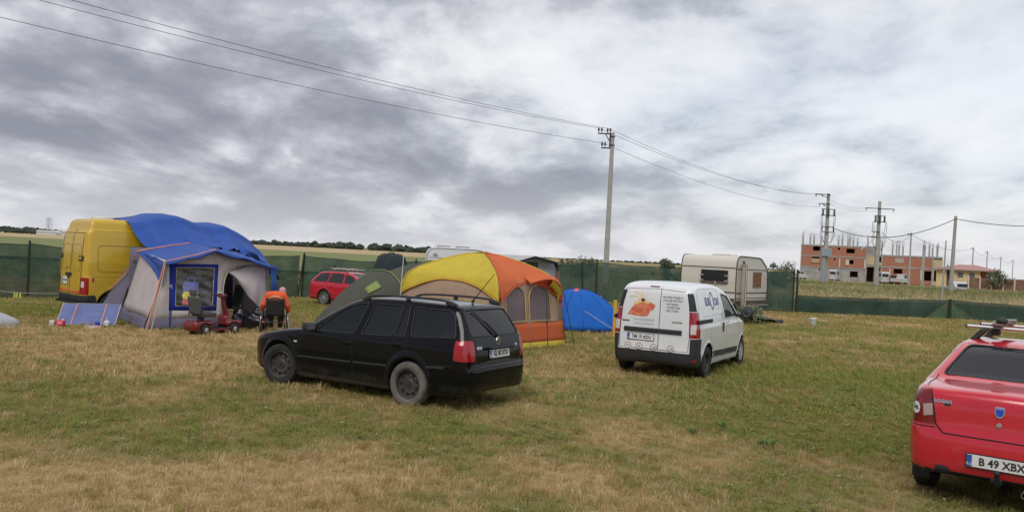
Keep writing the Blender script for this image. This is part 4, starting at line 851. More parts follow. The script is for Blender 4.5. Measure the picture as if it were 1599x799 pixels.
# ------------------------------------------------------------------ black estate
def golf():
    root = thing('estate_car', 'black estate car with dusty rear wheel parked in the middle of the field', 'car', (-.93, 12.32, -.01), 2.599)
    side = [(-.92, .25), (-1.00, .34), (-1.035, .47), (-1.03, .60), (-.995, .635), (-.965, .655), (-.955, .80), (-.93, .93), (-.905, 1.02), (-.80, 1.20), (-.68, 1.385), (-.60, 1.445), (-.35, 1.462), (.2, 1.476), (.7, 1.47), (1.05, 1.445), (1.30, 1.375), (1.65, 1.19), (2.02, .965), (2.12, .935), (2.5, .885), (2.9, .805), (3.18, .71), (3.30, .62), (3.33, .55), (3.375, .50), (3.38, .36), (3.32, .22), (3.1, .19), (2.4, .18), (0, .20), (-.5, .23)]
    plan = [(-1.035, 0), (-1.03, .35), (-1.0, .62), (-.93, .765), (-.80, .83), (-.5, .86), (0, .868), (1.0, .868), (2.2, .868), (2.7, .855), (3.0, .80), (3.2, .70), (3.33, .52), (3.385, .25), (3.39, 0)]
    tuck = ([0, .18, .30, .42, .445, .60, .70, .86, .93, .955, 1.10, 1.38, 1.50], [.10, .07, .018, .012, .004, 0, .004, .014, .03, .05, .11, .205, .25])
    def extra(x, ay, z): return .10*np.clip((z-1.0)/.4, 0, 1)*np.clip((-x-.15)/.7, 0, 1)
    b = Body(side, plan, tuck, [(0, .317), (2.515, .317)], .365, .045, .09, .016, extra)
    mp = paint('black_paint', (.004, .0043, .006), .5, (.17, .15, .115), .16, .40, coat=.55, hi=.0, spec=.04); gl = glassmat('tinted_glass', (.022, .026, .032), .52); gl2 = glassmat('clear_car_glass', (.05, .06, .06), .75)
    rear = lambda c, n: c.x < -.4 and n.x < -.12
    fw = rpoly([(1.775, .905), (1.60, 1.075), (1.37, 1.250), (1.16, 1.335), (.918, 1.375), (1.03, .925)], .03); rw = rpoly([(.90, .93), (.80, 1.375), (.275, 1.385), (.335, .955)], .03); qw = rpoly([(.295, .958), (.245, 1.385), (.145, 1.383), (.115, .965)], .02); bw = rpoly([(.01, .97), (.075, 1.378), (-.52, 1.368), (-.60, 1.31), (-.715, 1.02)], .04)
    bs = [(-.32, .595), (-.45, .60), (-1.2, .655), (-1.2, .1), (-.3, .1), (-.34, .45)]
    regions = [('front_window', fw, 'y', sideL, gl2, .010), ('rear_window', rw, 'y', sideL, gl, .010), ('quarter_light', qw, 'y', sideL, gl, .010), ('cargo_window', bw, 'y', sideL, gl, .010),
        ('tailgate_window', rpoly([(.62, 1.035), (.53, 1.385), (-.53, 1.385), (-.62, 1.035)], .06), 'x', rear, gl, .008), ('windscreen', rpoly([(.70, .98), (.56, 1.40), (-.56, 1.40), (-.70, .98)], .05), 'x', lambda c, n: c.x > 1.2 and n.z > .3 and c.x < 2.2, gl2, .008),
        ('tail_light', rpoly([(-.74, .715), (-.735, .985), (-1.1, 1.0), (-1.2, .70)], .02), 'y', lambda c, n: (abs(c.y) > .60) and (abs(n.y) > .2 or n.x < -.2), MREDL, 0),
        ('rear_bumper', bs, 'y', lambda c, n: c.x < -.3 and c.z < .66, mp, 0), ('side_skirt', [(.36, .15), (.36, .245), (2.13, .235), (2.13, .12)], 'y', sideL, M('dusty_sill', (.06, .055, .045), .85, var=.5, scale=5, col2=(.13, .115, .09)), 0),
        ('headlight', rpoly([(3.0, .60), (3.0, .72), (3.4, .68), (3.4, .58)], .02), 'y', lambda c, n: c.x > 3.12 and abs(c.y) > .4, glassmat('headlight_glass', (.05, .05, .055), 0), 0)]
    bo, pt = build_body(b, (-1.15, -.95, .12), (3.5, .95, 1.56), .026, regions, root, mp)
    # joints
    for sg in (1, -1):
        m = MB()
        for pts in ([(1.96, .87), (2.10, .72), (2.115, .40), (2.06, .245), (1.02, .245), (1.005, .50), (1.04, .80), (1.045, .93), (.87, 1.40)], [(1.0, .245), (.38, .245), (.36, .45), (.27, .60), (.12, .76), (.055, .86), (.06, .95), (.12, 1.40)], [(2.13, .78), (2.55, .80), (3.0, .73)], [(-.30, .60), (-.74, .64)]):
            tube_line(b, 1, sg, pts, r=.0055, push=-.001, sub=5, mb=m)
        m.build('door_seams', MUNDER, root)
        for pts, nm in ((([(2.10, .475), (2.10, .505), (1.03, .53), (1.03, .50)]), 'rub_strip'), ([(.995, .50), (.995, .53), (.35, .55), (.35, .52)], 'rub_strip'), ([(-.33, .575), (-.33, .61), (-.62, .625), (-.62, .59)], 'rub_strip')):
            a, b_, c, d = pts; mm = MB(); n = 14; us = [(a[0]+(d[0]-a[0])*i/n) for i in range(n+1)]
            lo = [a[1]+(d[1]-a[1])*i/n for i in range(n+1)]; up = [b_[1]+(c[1]-b_[1])*i/n for i in range(n+1)]; w0 = b.find(1, sg, us, lo); w1 = b.find(1, sg, us, up)
            v = []
            for i in range(n+1): v += [(us[i], w0[i], lo[i]), (us[i], w0[i]+sg*.014, lo[i]+.005), (us[i], w1[i]+sg*.014, up[i]-.005), (us[i], w1[i], up[i])]
            mm.add(v, [(i*4+j, i*4+4+j, i*4+5+j, i*4+1+j) for i in range(n) for j in range(3)]); mm.build(nm, MPLAST, root, smooth=40)
        for hx, hz in ((1.125, .775), (.21, .842)):
            yy = b.find(1, sg, [hx], [hz])[0]; h = MB().box((hx, yy+sg*.018, hz), (.17, .022, .038)).build('door_handle', mp, root, bevel=.009); MB().box((hx, yy+sg*.001, hz-.005), (.20, .012, .07)).build('handle_recess', MUNDER, root, bevel=.005)
        yy = b.find(1, sg, [2.17], [.705])[0]; MB().box((2.17, yy+sg*.002, .705), (.06, .012, .028)).build('side_indicator', MCLEARL, root, bevel=.004)
        # mirror
        mm = MB().box((1.84, sg*.945, .965), (.10, .17, .115), rz=-.2*sg).build('door_mirror', MPLAST, root, bevel=.03); MB().tube([(1.80, sg*.80, .93), (1.83, sg*.90, .935)], .02, 6).build('mirror_arm', MPLAST, root); MB().box((1.785, sg*.945, .965), (.01, .14, .09), rz=-.2*sg).build('mirror_glass', MCHROME, root)
        # roof rails
        pts = spline([(1.08, sg*.60, 1.405), (.98, sg*.60, 1.465), (.7, sg*.595, 1.497), (.1, sg*.59, 1.508), (-.32, sg*.575, 1.50), (-.50, sg*.56, 1.475), (-.58, sg*.55, 1.44)], 5); rl = MB().tube(pts, .016, 8).build('roof_rail', MPLAST, root, smooth=50)
        MB().box((.25, sg*.592, 1.478), (.07, .035, .06)).box((-.47, sg*.56, 1.455), (.16, .04, .05), ry=-.25).box((1.02, sg*.60, 1.43), (.14, .04, .05), ry=.35).build('rail_foot', MPLAST, root, bevel=.008)
        wheel(root, 0, sg*.765, .315, .315, .195, .212, 'steel', tmat=MTYRED if sg > 0 else None); wheel(root, 2.515, sg*.765, .315, .315, .195, .212, 'steel', steer=.20)
    # window frames
    for poly, nm in ((fw, 'front'), (rw, 'rear'), (qw, 'q'), (bw, 'b')):
        for sg in (1, -1): m = MB(); tube_line(b, 1, sg, poly, True, .009, -.002, 2, m); m.build('window_seal', MPLAST, root, smooth=True)
    m = MB(); tube_line(b, 0, -1, rpoly([(.62, 1.035), (.53, 1.385), (-.53, 1.385), (-.62, 1.035)], .06), True, .009, 0, 2, m); m.build('window_seal', MPLAST, root, smooth=True)
    m = MB(); tube_line(b, 0, -1, [(.66, 1.0), (.60, .98), (.57, .72), (.50, .655), (-.50, .655), (-.57, .72), (-.60, .98), (-.66, 1.0)], False, .006, 0, 4, m); m.build('tailgate_seam', MUNDER, root)
    m = MB(); tube_line(b, 0, -1, [(.74, .60), (.4, .618), (-.4, .618), (-.74, .60)], False, .012, 0, 8, m); m.build('bumper_strip', MPLAST, root, smooth=True)
    # rear furniture
    plate(root, rear_frame(b, 0.0, .79, .012), 'GL 85 XTU'); MB().box((-.99, 0, .87), (.05, .62, .03)).build('tailgate_handle', mp, root, bevel=.008)
    bx = b.find(0, -1, [0], [.95])[0]; bd_ = MB().lathe([(0, -.012), (.052, -.012), (.058, 0)], 24, 'x', c=(bx, 0, .955)).build('round_badge', MCHROME, root, smooth=30)
    fr = rear_frame(b, 0, .955, .016)
    text('badge_letter', 'V', .055, MPLAST, bd_, fr @ Matrix.Translation((0, .02, 0)), sx=.8); text('badge_letter', 'W', .055, MPLAST, bd_, fr @ Matrix.Translation((0, -.018, 0)), sx=.8)
    decal_text('model_name', 'GOLF', .05, b, 0, -1, (.50, .885), MCHROME, root, bold=.002, eps=.008); decal_text('engine_badge', 'TDI', .04, b, 0, -1, (-.47, .885), MCHROME, root, bold=.001, eps=.008)
    # wiper: pivot low in the glass, parked slanting up
    def rp(y, z, e): return Vector((b.find(0, -1, [y], [z])[0]-e, y, z))
    a0, a1, a2 = rp(.0, 1.035, .03), rp(.14, 1.18, .03), rp(.36, 1.37, .022)
    MB().tube([a0, a1, rp(.20, 1.24, .03)], [.022, .014, .01], 6).tube([rp(.07, 1.09, .022), a2], .010, 5).build('rear_wiper', MPLAST, root, smooth=50)
    MB().tube([(-.42, -.05, 1.47), (-.46, -.05, 1.52), (-.78, -.05, 1.90)], [.025, .008, .004], 6).build('aerial', MPLAST, root, smooth=50)
    # interior
    for y in (.36, -.36): seat(root, 1.15, y, .52)
    MB().box((.05, 0, .55), (.5, 1.25, .16)).box((-.22, 0, .86), (.14, 1.25, .58), ry=-.2).build('rear_bench', MSEAT, root, bevel=.05)
    MB().box((1.92, 0, .80), (.45, 1.45, .24)).build('dashboard', MTRIM, root, bevel=.05); MB().tube([(1.62+.07*math.cos(t), .37+.18*math.sin(t), .90+.17*math.cos(t)) for t in np.linspace(0, 2*math.pi, 24, endpoint=False)], .014, 6, closed=True).tube([(1.62, .37, .9), (1.85, .37, .82)], .03, 6).build('steering_wheel', MPLAST, root, smooth=True)
    MB().box((1.0, 0, .30), (3.1, 1.4, .06)).build('floor_pan', MUNDER, root)
    return root
golf()
# ------------------------------------------------------------------ white van
def dokker():
    root = thing('panel_van', 'white delivery van with prawn picture and lettering on its rear doors', 'van', (3.10, 16.43, .0), 1.0733)
    side = [(-.68, .26), (-.745, .34), (-.76, .52), (-.735, .60), (-.715, .75), (-.70, 1.0), (-.675, 1.35), (-.65, 1.58), (-.60, 1.70), (-.50, 1.765), (-.2, 1.80), (.3, 1.815), (.9, 1.80), (1.40, 1.735), (1.75, 1.63), (2.15, 1.40), (2.50, 1.17), (2.65, 1.09), (3.0, 1.02), (3.35, .91), (3.50, .80), (3.56, .68), (3.60, .52), (3.60, .34), (3.52, .22), (3.2, .19), (2.4, .20), (0, .22), (-.5, .24)]
    plan = [(-.76, 0), (-.755, .40), (-.73, .66), (-.69, .775), (-.60, .835), (-.3, .868), (.5, .876), (1.5, .876), (2.4, .872), (2.9, .86), (3.2, .79), (3.45, .66), (3.58, .42), (3.62, 0)]
    tuck = ([0, .20, .36, .50, .75, .98, 1.03, 1.15, 1.40, 1.65, 1.80, 1.9], [.09, .06, .02, .008, 0, .004, .02, .035, .085, .145, .19, .22])
    b = Body(side, plan, tuck, [(0, .31), (2.79, .31)], .362, .05, .10, .014)
    mp = paint('white_paint', (.72, .73, .74), .35, (.42, .39, .34), .30, .60); gl = glassmat('van_glass', (.06, .075, .075), .55)
    rear = lambda c, n: c.x < -.45 and n.x < -.15
    win = rpoly([(1.285, 1.12), (1.175, 1.60), (1.62, 1.545), (1.92, 1.36), (2.235, 1.135)], .04)
    corner = lambda c, n: abs(c.y) > .58 and c.x < -.35
    bump = [(-.9, .1), (-.9, .50), (-.70, .50), (-.58, .60), (-.48, .60), (-.40, .45), (-.36, .1)]
    regions = [('door_window', win, 'y', sideL, gl, .010), ('windscreen', rpoly([(.76, 1.13), (.60, 1.66), (-.60, 1.66), (-.76, 1.13)], .05), 'x', lambda c, n: 1.4 < c.x < 2.7 and n.z > .3, gl, .008),
        ('tail_light', [(.685, .79), (.665, 1.275), (.95, 1.275), (.95, .79)], 'x', lambda c, n: c.x < -.52 and c.y > 0, MREDL, 0), ('tail_light', [(-.685, .79), (-.665, 1.275), (-.95, 1.275), (-.95, .79)], 'x', lambda c, n: c.x < -.52 and c.y < 0, MREDL, 0),
        ('pillar_trim', [(.665, 1.285), (.59, 1.62), (.95, 1.62), (.95, 1.285)], 'x', lambda c, n: c.x < -.56 and c.y > 0, MPLAST, 0), ('pillar_trim', [(-.665, 1.285), (-.59, 1.62), (-.95, 1.62), (-.95, 1.285)], 'x', lambda c, n: c.x < -.56 and c.y < 0, MPLAST, 0),
        ('bumper_corner', [(.70, .50), (.70, .78), (.95, .78), (.95, .50)], 'x', lambda c, n: c.x < -.45, MPLAST, 0), ('bumper_corner', [(-.70, .50), (-.70, .78), (-.95, .78), (-.95, .50)], 'x', lambda c, n: c.x < -.45, MPLAST, 0),
        ('rear_bumper', bump, 'y', lambda c, n: c.x < -.3, MPLAST, 0), ('sill_trim', [(.40, .36), (.40, .50), (2.38, .46), (2.38, .33)], 'y', sideL, MPLAST, 0),
        ('mirror_corner', [(2.24, 1.12), (1.93, 1.355), (1.98, 1.355), (2.38, 1.11)], 'y', sideL, MPLAST, 0)]
    build_body(b, (-.85, -.95, .14), (3.7, .95, 1.9), .03, regions, root, mp)
    for y0, y1 in ((.70, .86), (-.86, -.70)):   # reversing lens in each cluster
        m = MB(); ys = np.linspace(y0, y1, 7); zs = np.linspace(.865, 1.045, 5); Y, Z = np.meshgrid(ys, zs, indexing='ij')
        sg = 1 if y0 > 0 else -1; u = np.linspace(.70, .80, 7)*sg; me = bpy.data.meshes.new('reversing_lens'); V = []; 
        X = b.find(0, -1, np.repeat(u, 5), np.tile(zs, 7))-.004; V = [(X[i*5+j], u[i], zs[j]) for i in range(7) for j in range(5)]; m.add(V, [(i*5+j, i*5+5+j, i*5+6+j, i*5+1+j) for i in range(6) for j in range(4)]); m.build('reversing_lens', MCLEARL, root, smooth=True)
        fr = rear_frame(b, sg*.78, .37, .003); MB().box((0, 0, 0), (.13, .045, .006)).build('reflector', MREDL, root).matrix_local = fr
    m = MB()
    tube_line(b, 0, -1, [(.655, 1.60), (.665, 1.25), (.69, .80), (.68, .53), (-.67, .53), (-.685, .80), (-.665, 1.25), (-.61, 1.64), (0, 1.672), (.60, 1.65)], True, .006, 0, 4, m); tube_line(b, 0, -1, [(-.09, 1.665), (-.095, .53)], False, .006, 0, 20, m); m.build('rear_door_seams', MUNDER, root)
    m = MB(); tube_line(b, 0, -1, [(-.09, 1.76), (-.09, 1.67)], False, .003, 0, 6, m); m.build('roof_seam', M('grey_joint', (.3, .3, .3), .7), root)
    # black handle bar across the doors
    for ya, yb in ((.60, -.085), (-.105, -.54)):
        n = 10; ys = np.linspace(ya, yb, n); m = MB(); v = []
        for zz, e in ((.835, .0), (.85, .028), (.905, .030), (.925, .0)):
            pass
        rows = [(.835, .0), (.85, .028), (.905, .030), (.925, .0)]; X = [b.find(0, -1, ys, np.full(n, zz))-e for zz, e in rows]
        for i in range(n): v += [(X[q][i], ys[i], rows[q][0]) for q in range(4)]
        m.add(v, [(i*4+q, i*4+4+q, i*4+5+q, i*4+1+q) for i in range(n-1) for q in range(3)]+[(0, 1, 2, 3), tuple((n-1)*4+q for q in (3, 2, 1, 0))]); m.build('handle_bar', MPLAST, root, smooth=40)
    plate(root, rear_frame(b, .255, .745, .012), 'TM 19 ADU')
    fr = rear_frame(b, .06, 1.715, .005); MB().box((0, 0, 0), (.19, .035, .012)).build('high_brake_light', M('dark_red_lens', (.18, .015, .02), .2, var=.1), root, bevel=.004).matrix_local = fr
    # the picture and words on the doors
    D0 = lambda nm, pts, mat, e=.004: decal_poly(nm, pts, b, 0, -1, mat, root, e)
    MPR = M('prawn_orange', (.72, .10, .035), .5, var=.35, scale=14, col2=(.80, .30, .16)); MPY = M('prawn_yellow', (.78, .58, .25), .5, var=.15, scale=16); MPB = M('prawn_dark', (.10, .05, .03), .5, var=.2); MSTK = M('sticker_grey', (.62, .63, .66), .4, var=.02); MINK = M('print_grey', (.20, .20, .24), .6, var=0); MINK2 = M('print_light', (.42, .42, .48), .6, var=0)
    D0('door_picture', [(.55, 1.155), (.30, 1.135), (.155, 1.14), (.115, 1.20), (.10, 1.245), (.045, 1.26), (.0, 1.36), (.08, 1.40), (.16, 1.44), (.28, 1.40), (.40, 1.345), (.475, 1.29)], MPR)
    D0('door_picture', spline([(.43, 1.335), (.36, 1.38), (.28, 1.405), (.16, 1.385), (.10, 1.405), (.16, 1.44), (.24, 1.46), (.34, 1.44), (.42, 1.40)], 3, True), MPY, .006)
    D0('door_picture', circ(.255, 1.445, .042, 14, .032), MPB, .008)
    for pts in ([(.30, 1.44), (.38, 1.50), (.47, 1.515), (.545, 1.495)], [(.28, 1.46), (.34, 1.54), (.40, 1.585), (.46, 1.60)], [(.24, 1.46), (.25, 1.54), (.29, 1.60), (.33, 1.61)], [(.26, 1.46), (.29, 1.55), (.35, 1.60), (.39, 1.612)]):
        m = MB(); tube_line(b, 0, -1, spline(pts, 4), False, .008, .0, 2, m); m.build('door_picture', MPY, root)
    for s_, z, x, sz in (('MATERII PRIME SI', 1.525, -.135, .052), ('UTILAJE PENTRU:', 1.465, -.135, .052), ('\u2022 PATISERII', 1.395, -.185, .055), ('\u2022 COFETARII', 1.335, -.185, .055), ('\u2022 BRUTARII', 1.275, -.185, .055)): decal_text('door_lettering', s_, sz, b, 0, -1, (x, z), MINK, root, align='LEFT', bold=.0012, sx=.98)
    decal_text('door_lettering', 'Tel: 0256/200267', .062, b, 0, -1, (.21, 1.073), MINK2, root, bold=.001, sx=.98); decal_text('door_lettering', 'www.eurocas.ro', .055, b, 0, -1, (.21, 1.003), MINK2, root, bold=.001, sx=1.05)
    decal_text('maker_name', 'DACIA', .038, b, 0, -1, (.575, 1.035), MPLAST, root, bold=.003, sx=1.3); decal_text('model_name', 'DOKKER', .038, b, 0, -1, (-.44, 1.065), M('badge_grey', (.34, .34, .33), .4, metal=.5), root, bold=.003, sx=1.3)
    MSR = M('sign_red', (.22, .02, .03), .5, var=0)
    for y, s_ in ((.505, '90'), (.275, '90'), (-.015, '100'), (-.345, '130')):
        decal_poly('speed_sticker', circ(y, .60-.035, .062, 24), b, 0, -1, MPLATE, root, .004); decal_poly('sticker_ring', circ(y, .565, .064, 24), b, 0, -1, MSR, root, .0055, hole=circ(y, .565, .054, 24)); decal_text('sticker_number', s_, .052, b, 0, -1, (y, .563), MPLATEK, root, bold=.001, eps=.006)
    # right and left sides
    for sg in (-1, 1):
        m = MB()
        for pts in ([(1.235, 1.68), (1.30, 1.10), (1.31, .80), (1.28, .36), (2.36, .34), (2.42, .55), (2.44, 1.0), (2.36, 1.12)], [(1.16, 1.69), (1.08, 1.15), (1.05, .85), (1.06, .36), (.42, .38), (.36, .52), (.22, .66), (.16, .80), (.20, 1.0)], [(-.42, 1.66), (-.35, 1.70), (.70, 1.71), (.86, 1.68), (1.12, 1.20), (-.50, 1.19), (-.46, 1.60)]): tube_line(b, 1, sg, pts, r=.005, push=-.001, sub=5, mb=m)
        m.build('door_seams', M('grey_joint', (.3, .3, .3), .7), root)
        yy = b.find(1, sg, [-.18], [1.09])[0]; MB().box((-.16, yy+sg*.0, 1.095), (.92, .03, .075)).build('door_rail', MPLAST, root, bevel=.008)
        for hx, hz, w, h in ((1.03, .94, .035, .19), (1.40, 1.03, .16, .04)):
            yy = b.find(1, sg, [hx], [hz])[0]; MB().box((hx, yy+sg*.012, hz), (w, .03, h)).build('door_handle', MPLAST if w < .1 else mp, root, bevel=.01)
        mm = MB(); mm.ball((2.30, sg*1.06, 1.19), .125, 14, 10, (.7, 1.05, 1.0)); mm.tube([(2.18, sg*.83, 1.13), (2.25, sg*.98, 1.14)], .035, 8); mm.build('door_mirror', MPLAST, root, smooth=True); MB().lathe([(0, -.072), (.095, -.066)], 18, 'x', c=(2.29, sg*1.06, 1.19)).build('mirror_glass', glassmat('mirror_face', (.06, .075, .07), 0, .05), root)
        wheel(root, 0, sg*.765, .31, .31, .19, .19, 'steel'); wheel(root, 2.79, sg*.765, .31, .31, .19, .19, 'cap')
        m = MB(); tube_line(b, 1, sg, win, True, .009, -.001, 2, m); m.build('window_seal', MPLAST, root, smooth=True)
    MPU = M('print_purple', (.16, .15, .30), .5, var=0)
    decal_text('side_lettering', 'EUR', .20, b, 1, -1, (.115, 1.455), MPU, root, sx=.95, bold=.010); decal_text('side_lettering', 'CAS', .20, b, 1, -1, (.73, 1.445), MPU, root, sx=.95, bold=.010); decal_text('side_lettering', 'SOLUTII', .055, b, 1, -1, (.80, 1.315), MINK2, root, sx=1.0)
    decal_poly('side_emblem', circ(.425, 1.475, .115, 28, .175), b, 1, -1, MINK, root, .006, hole=circ(.425, 1.475, .085, 28, .145))
    for y in (.38, -.38): seat(root, 1.45, y, .70, .5)
    MB().box((.95, 0, 1.05), (.04, 1.45, 1.2)).build('bulkhead', MTRIM, root); MB().box((2.40, 0, .98), (.5, 1.5, .22)).build('dashboard', MTRIM, root, bevel=.05); MB().box((1.2, 0, .33), (3.3, 1.4, .06)).build('floor_pan', MUNDER, root)
    MB().tube([(2.02+.08*math.cos(t), .38+.18*math.sin(t), 1.06+.17*math.cos(t)) for t in np.linspace(0, 2*math.pi, 20, endpoint=False)], .014, 6, closed=True).build('steering_wheel', MPLAST, root, smooth=True)
    return root
dokker()
# ------------------------------------------------------------------ red saloon
def logan():
    root = thing('saloon_car', 'red saloon car with silver roof bars cut off by the right edge', 'car', (5.03, 8.21, 0), .8978)
    side = [(-.74, .31), (-.81, .36), (-.845, .50), (-.84, .66), (-.80, .735), (-.785, .80), (-.775, 1.00), (-.745, 1.09), (-.66, 1.13), (-.30, 1.155), (-.16, 1.165), (.12, 1.34), (.32, 1.46), (.55, 1.525), (.95, 1.545), (1.4, 1.51), (1.65, 1.44), (2.0, 1.24), (2.30, 1.06), (2.6, 1.01), (3.0, .93), (3.25, .83), (3.38, .68), (3.43, .5), (3.40, .28), (3.2, .21), (2.4, .2), (0, .24), (-.5, .28)]
    plan = [(-.845, 0), (-.84, .35), (-.81, .60), (-.74, .74), (-.62, .81), (-.3, .85), (.3, .865), (1.5, .865), (2.5, .86), (2.9, .82), (3.2, .70), (3.40, .42), (3.44, 0)]
    tuck = ([0, .20, .34, .50, .72, .735, .92, 1.10, 1.20, 1.45, 1.55, 1.7], [.09, .06, .02, 0, .0, .014, .018, .05, .10, .235, .29, .33])
    b = Body(side, plan, tuck, [(0, .31), (2.63, .31)], .36, .035, .10, .013, lambda x, ay, z: .06*np.clip((z-1.12)/.3, 0, 1)*np.clip((.5-x)/.7, 0, 1))
    mp = paint('red_paint', (.54, .012, .030), .16, (.30, .16, .12), .22, .60, coat=1.0); gl = glassmat('saloon_glass', (.05, .05, .056), .55)
    rear = lambda c, n: c.x < -.3 and n.x < -.1
    rw = rpoly([(.635, 1.185), (.49, 1.475), (-.49, 1.475), (-.635, 1.185)], .05)
    lidp = rpoly([(.60, 1.30), (.545, .775), (.48, .70), (-.48, .70), (-.545, .775), (-.60, 1.30)], .03)
    regions = [('rear_windscreen', rw, 'x', lambda c, n: -.3 < c.x < .6 and n.z > .3, gl, .008), ('windscreen', rpoly([(.70, 1.09), (.55, 1.48), (-.55, 1.48), (-.70, 1.09)], .05), 'x', lambda c, n: 1.4 < c.x < 2.4 and n.z > .3, gl, .008),
        ('side_window', rpoly([(.22, 1.13), (.42, 1.44), (1.05, 1.455), (1.05, 1.10)], .03), 'y', sideL, gl, .01), ('side_window', rpoly([(1.12, 1.09), (1.12, 1.455), (1.48, 1.41), (2.02, 1.06)], .03), 'y', sideL, gl, .01),
        ('tail_light', rpoly([(.600, 1.10), (.545, .76), (.95, .76), (.95, 1.0), (.72, 1.08)], .015), 'x', lambda c, n: c.x < -.50 and c.y > 0, M('dark_red_cluster', (.19, .006, .012), .12, coat=.7, var=.2, scale=20), 0), ('tail_light', rpoly([(-.600, 1.10), (-.545, .76), (-.95, .76), (-.95, 1.0), (-.72, 1.08)], .015), 'x', lambda c, n: c.x < -.50 and c.y < 0, M('dark_red_cluster', (.19, .006, .012)), 0),
        ('boot_lid', lidp, 'x', lambda c, n: c.x < -.58 and n.x < -.3, mp, 0), ('bumper_corner_trim', [(-.50, .22), (-.50, .34), (-.66, .36), (-.9, .29), (-.9, .18)], 'y', lambda c, n: abs(c.y) > .55 and c.x < -.35, MPLAST, 0)]
    build_body(b, (-.95, -.95, .16), (3.55, .95, 1.64), .026, regions, root, mp)
    for sg in (1, -1):
        u = np.array([.580, .605, .635, .665]); zs = np.linspace(.845, .955, 4); X = b.find(0, -1, np.repeat(u, 4)*sg, np.tile(zs, 4))-.004; m = MB(); m.add([(X[i*4+j], (u[i]+.10*(zs[j]-.9))*sg, zs[j]-.25*(u[i]-.62)) for i in range(4) for j in range(4)], [(i*4+j, i*4+4+j, i*4+5+j, i*4+1+j) for i in range(3) for j in range(3)]); m.build('reversing_lens', M('pink_lens', (.44, .33, .31), .15, coat=.5, var=.1, scale=30), root, smooth=True)
        wheel(root, 0, sg*.75, .31, .31, .185, .19, 'cap'); wheel(root, 2.63, sg*.75, .31, .31, .185, .19, 'cap')
        m = MB()
        for pts in ([(1.08, 1.47), (1.08, .30)], [(.16, 1.12), (.35, 1.47)], [(.42, .32), (.40, .5), (.25, .68), (.12, .85), (.16, 1.12)]): tube_line(b, 1, sg, pts, r=.005, push=-.001, sub=6, mb=m)
        m.build('door_seams', MUNDER, root); MB().box((-.45, sg*.72, .24), (.02, .16, .12)).build('mud_flap', MPLAST, root)
    m = MB(); tube_line(b, 0, -1, [(.60, 1.07), (.545, .775), (.48, .70), (-.48, .70), (-.545, .775), (-.60, 1.07)], False, .007, 0, 6, m); m.build('boot_seam', MUNDER, root)
    m = MB(); tube_line(b, 0, -1, [(.80, .735), (.55, .742)], False, .006, 0, 6, m); m.build('bumper_seam', MUNDER, root)
    m = MB(); tube_line(b, 2, 1, [(-.60, .66), (-.45, .68), (-.12, .67)], False, .005, 0, 6, m); tube_line(b, 2, 1, [(-.60, -.66), (-.12, -.67)], False, .005, 0, 6, m); m.build('boot_seam', MUNDER, root)
    m = MB(); q = [(Vector((b.find(0, -1, [p[0]], [p[1]])[0], p[0], p[1]))) for p in rw]; m.tube(q, .010, 5, closed=True); m.build('window_seal', MPLAST, root, smooth=True)
    # number plate pocket in the bumper
    decal_poly('plate_pocket', rpoly([(.41, .60), (.30, .40), (-.30, .40), (-.41, .60)], .04), b, 0, -1, M('red_pocket', (.50, .03, .04), .5, var=.1), root, .002)
    plate(root, rear_frame(b, 0, .495, .014), 'B 49 XBX', size=.098, sx=.92)
    fr = rear_frame(b, 0.02, .965, .003); sh = MB().prism([(-.042, .045), (.042, .045), (.042, -.02), (.02, -.052), (0, -.06), (-.02, -.052), (-.042, -.02)], 0, .010, 'z').build('shield_badge', M('badge_blue', (.01, .06, .45), .2, coat=.6, var=.05), root, bevel=.003); sh.matrix_local = fr @ Matrix.Diagonal((.78, .80, 1, 1))
    MB().prism([(-.05, .056), (.05, .056), (.05, -.022), (.024, -.062), (0, -.072), (-.024, -.062), (-.05, -.022)], -.002, .006, 'z').build('badge_rim', MCHROME, sh); MB().box((0, .034, .011), (.074, .012, .003)).build('badge_bar', MCHROME, sh)
    fr = rear_frame(b, .02, .84, .002); lk = MB().lathe([(.0, .004), (.010, .004), (.012, .007), (.022, .005), (.024, 0)], 18, 'z').build('boot_lock', MCHROME, root, smooth=40); lk.matrix_local = fr
    decal_text('model_name', 'LOGAN', .042, b, 0, -1, (.495, .995), MCHROME, root, bold=.003, sx=1.05, eps=.007); decal_text('engine_badge', 'dCi', .022, b, 0, -1, (.455, .968), MPLAST, root, bold=.003, sx=1.6, eps=.007)
    decal_poly('country_sticker', circ(.735, .900, .040, 20, .058), b, 0, -1, MPLATE, root, .009); decal_text('country_letters', 'NL', .045, b, 0, -1, (.735, .900), MPLATEK, root, bold=.002, eps=.011)
    # tow hitch and exhaust
    MB().tube([(-.40, -.0, .34), (-.78, .0, .30), (-.88, .0, .33), (-.90, .0, .40)], .022, 8).ball((-.90, .0, .425), .027).build('tow_ball', MSTEEL, root, smooth=50); MB().lathe([(.026, -.16), (.032, -.16), (.032, .2)], 14, 'x', c=(-.72, -.22, .27)).build('exhaust_tip', M('old_steel', (.32, .29, .27), .5, metal=.6, var=.3), root, smooth=40); MB().box((-.74, .02, .335), (.12, .10, .05)).build('hitch_plate', MSTEEL, root, bevel=.01)
    MB().box((-.765, .47, .365), (.10, .14, .08)).build('exhaust_cutout', MUNDER, root, bevel=.04)
    # interior
    for y in (.36, -.36): seat(root, 1.25, y, .55)
    bn = MB().box((.28, 0, .60), (.5, 1.25, .16)).box((.02, 0, .90), (.14, 1.25, .62), ry=-.25).build('rear_bench', MSEAT, root, bevel=.05); MB().box((-.13, 0, 1.12), (.42, 1.2, .03)).build('parcel_shelf', MTRIM, root)
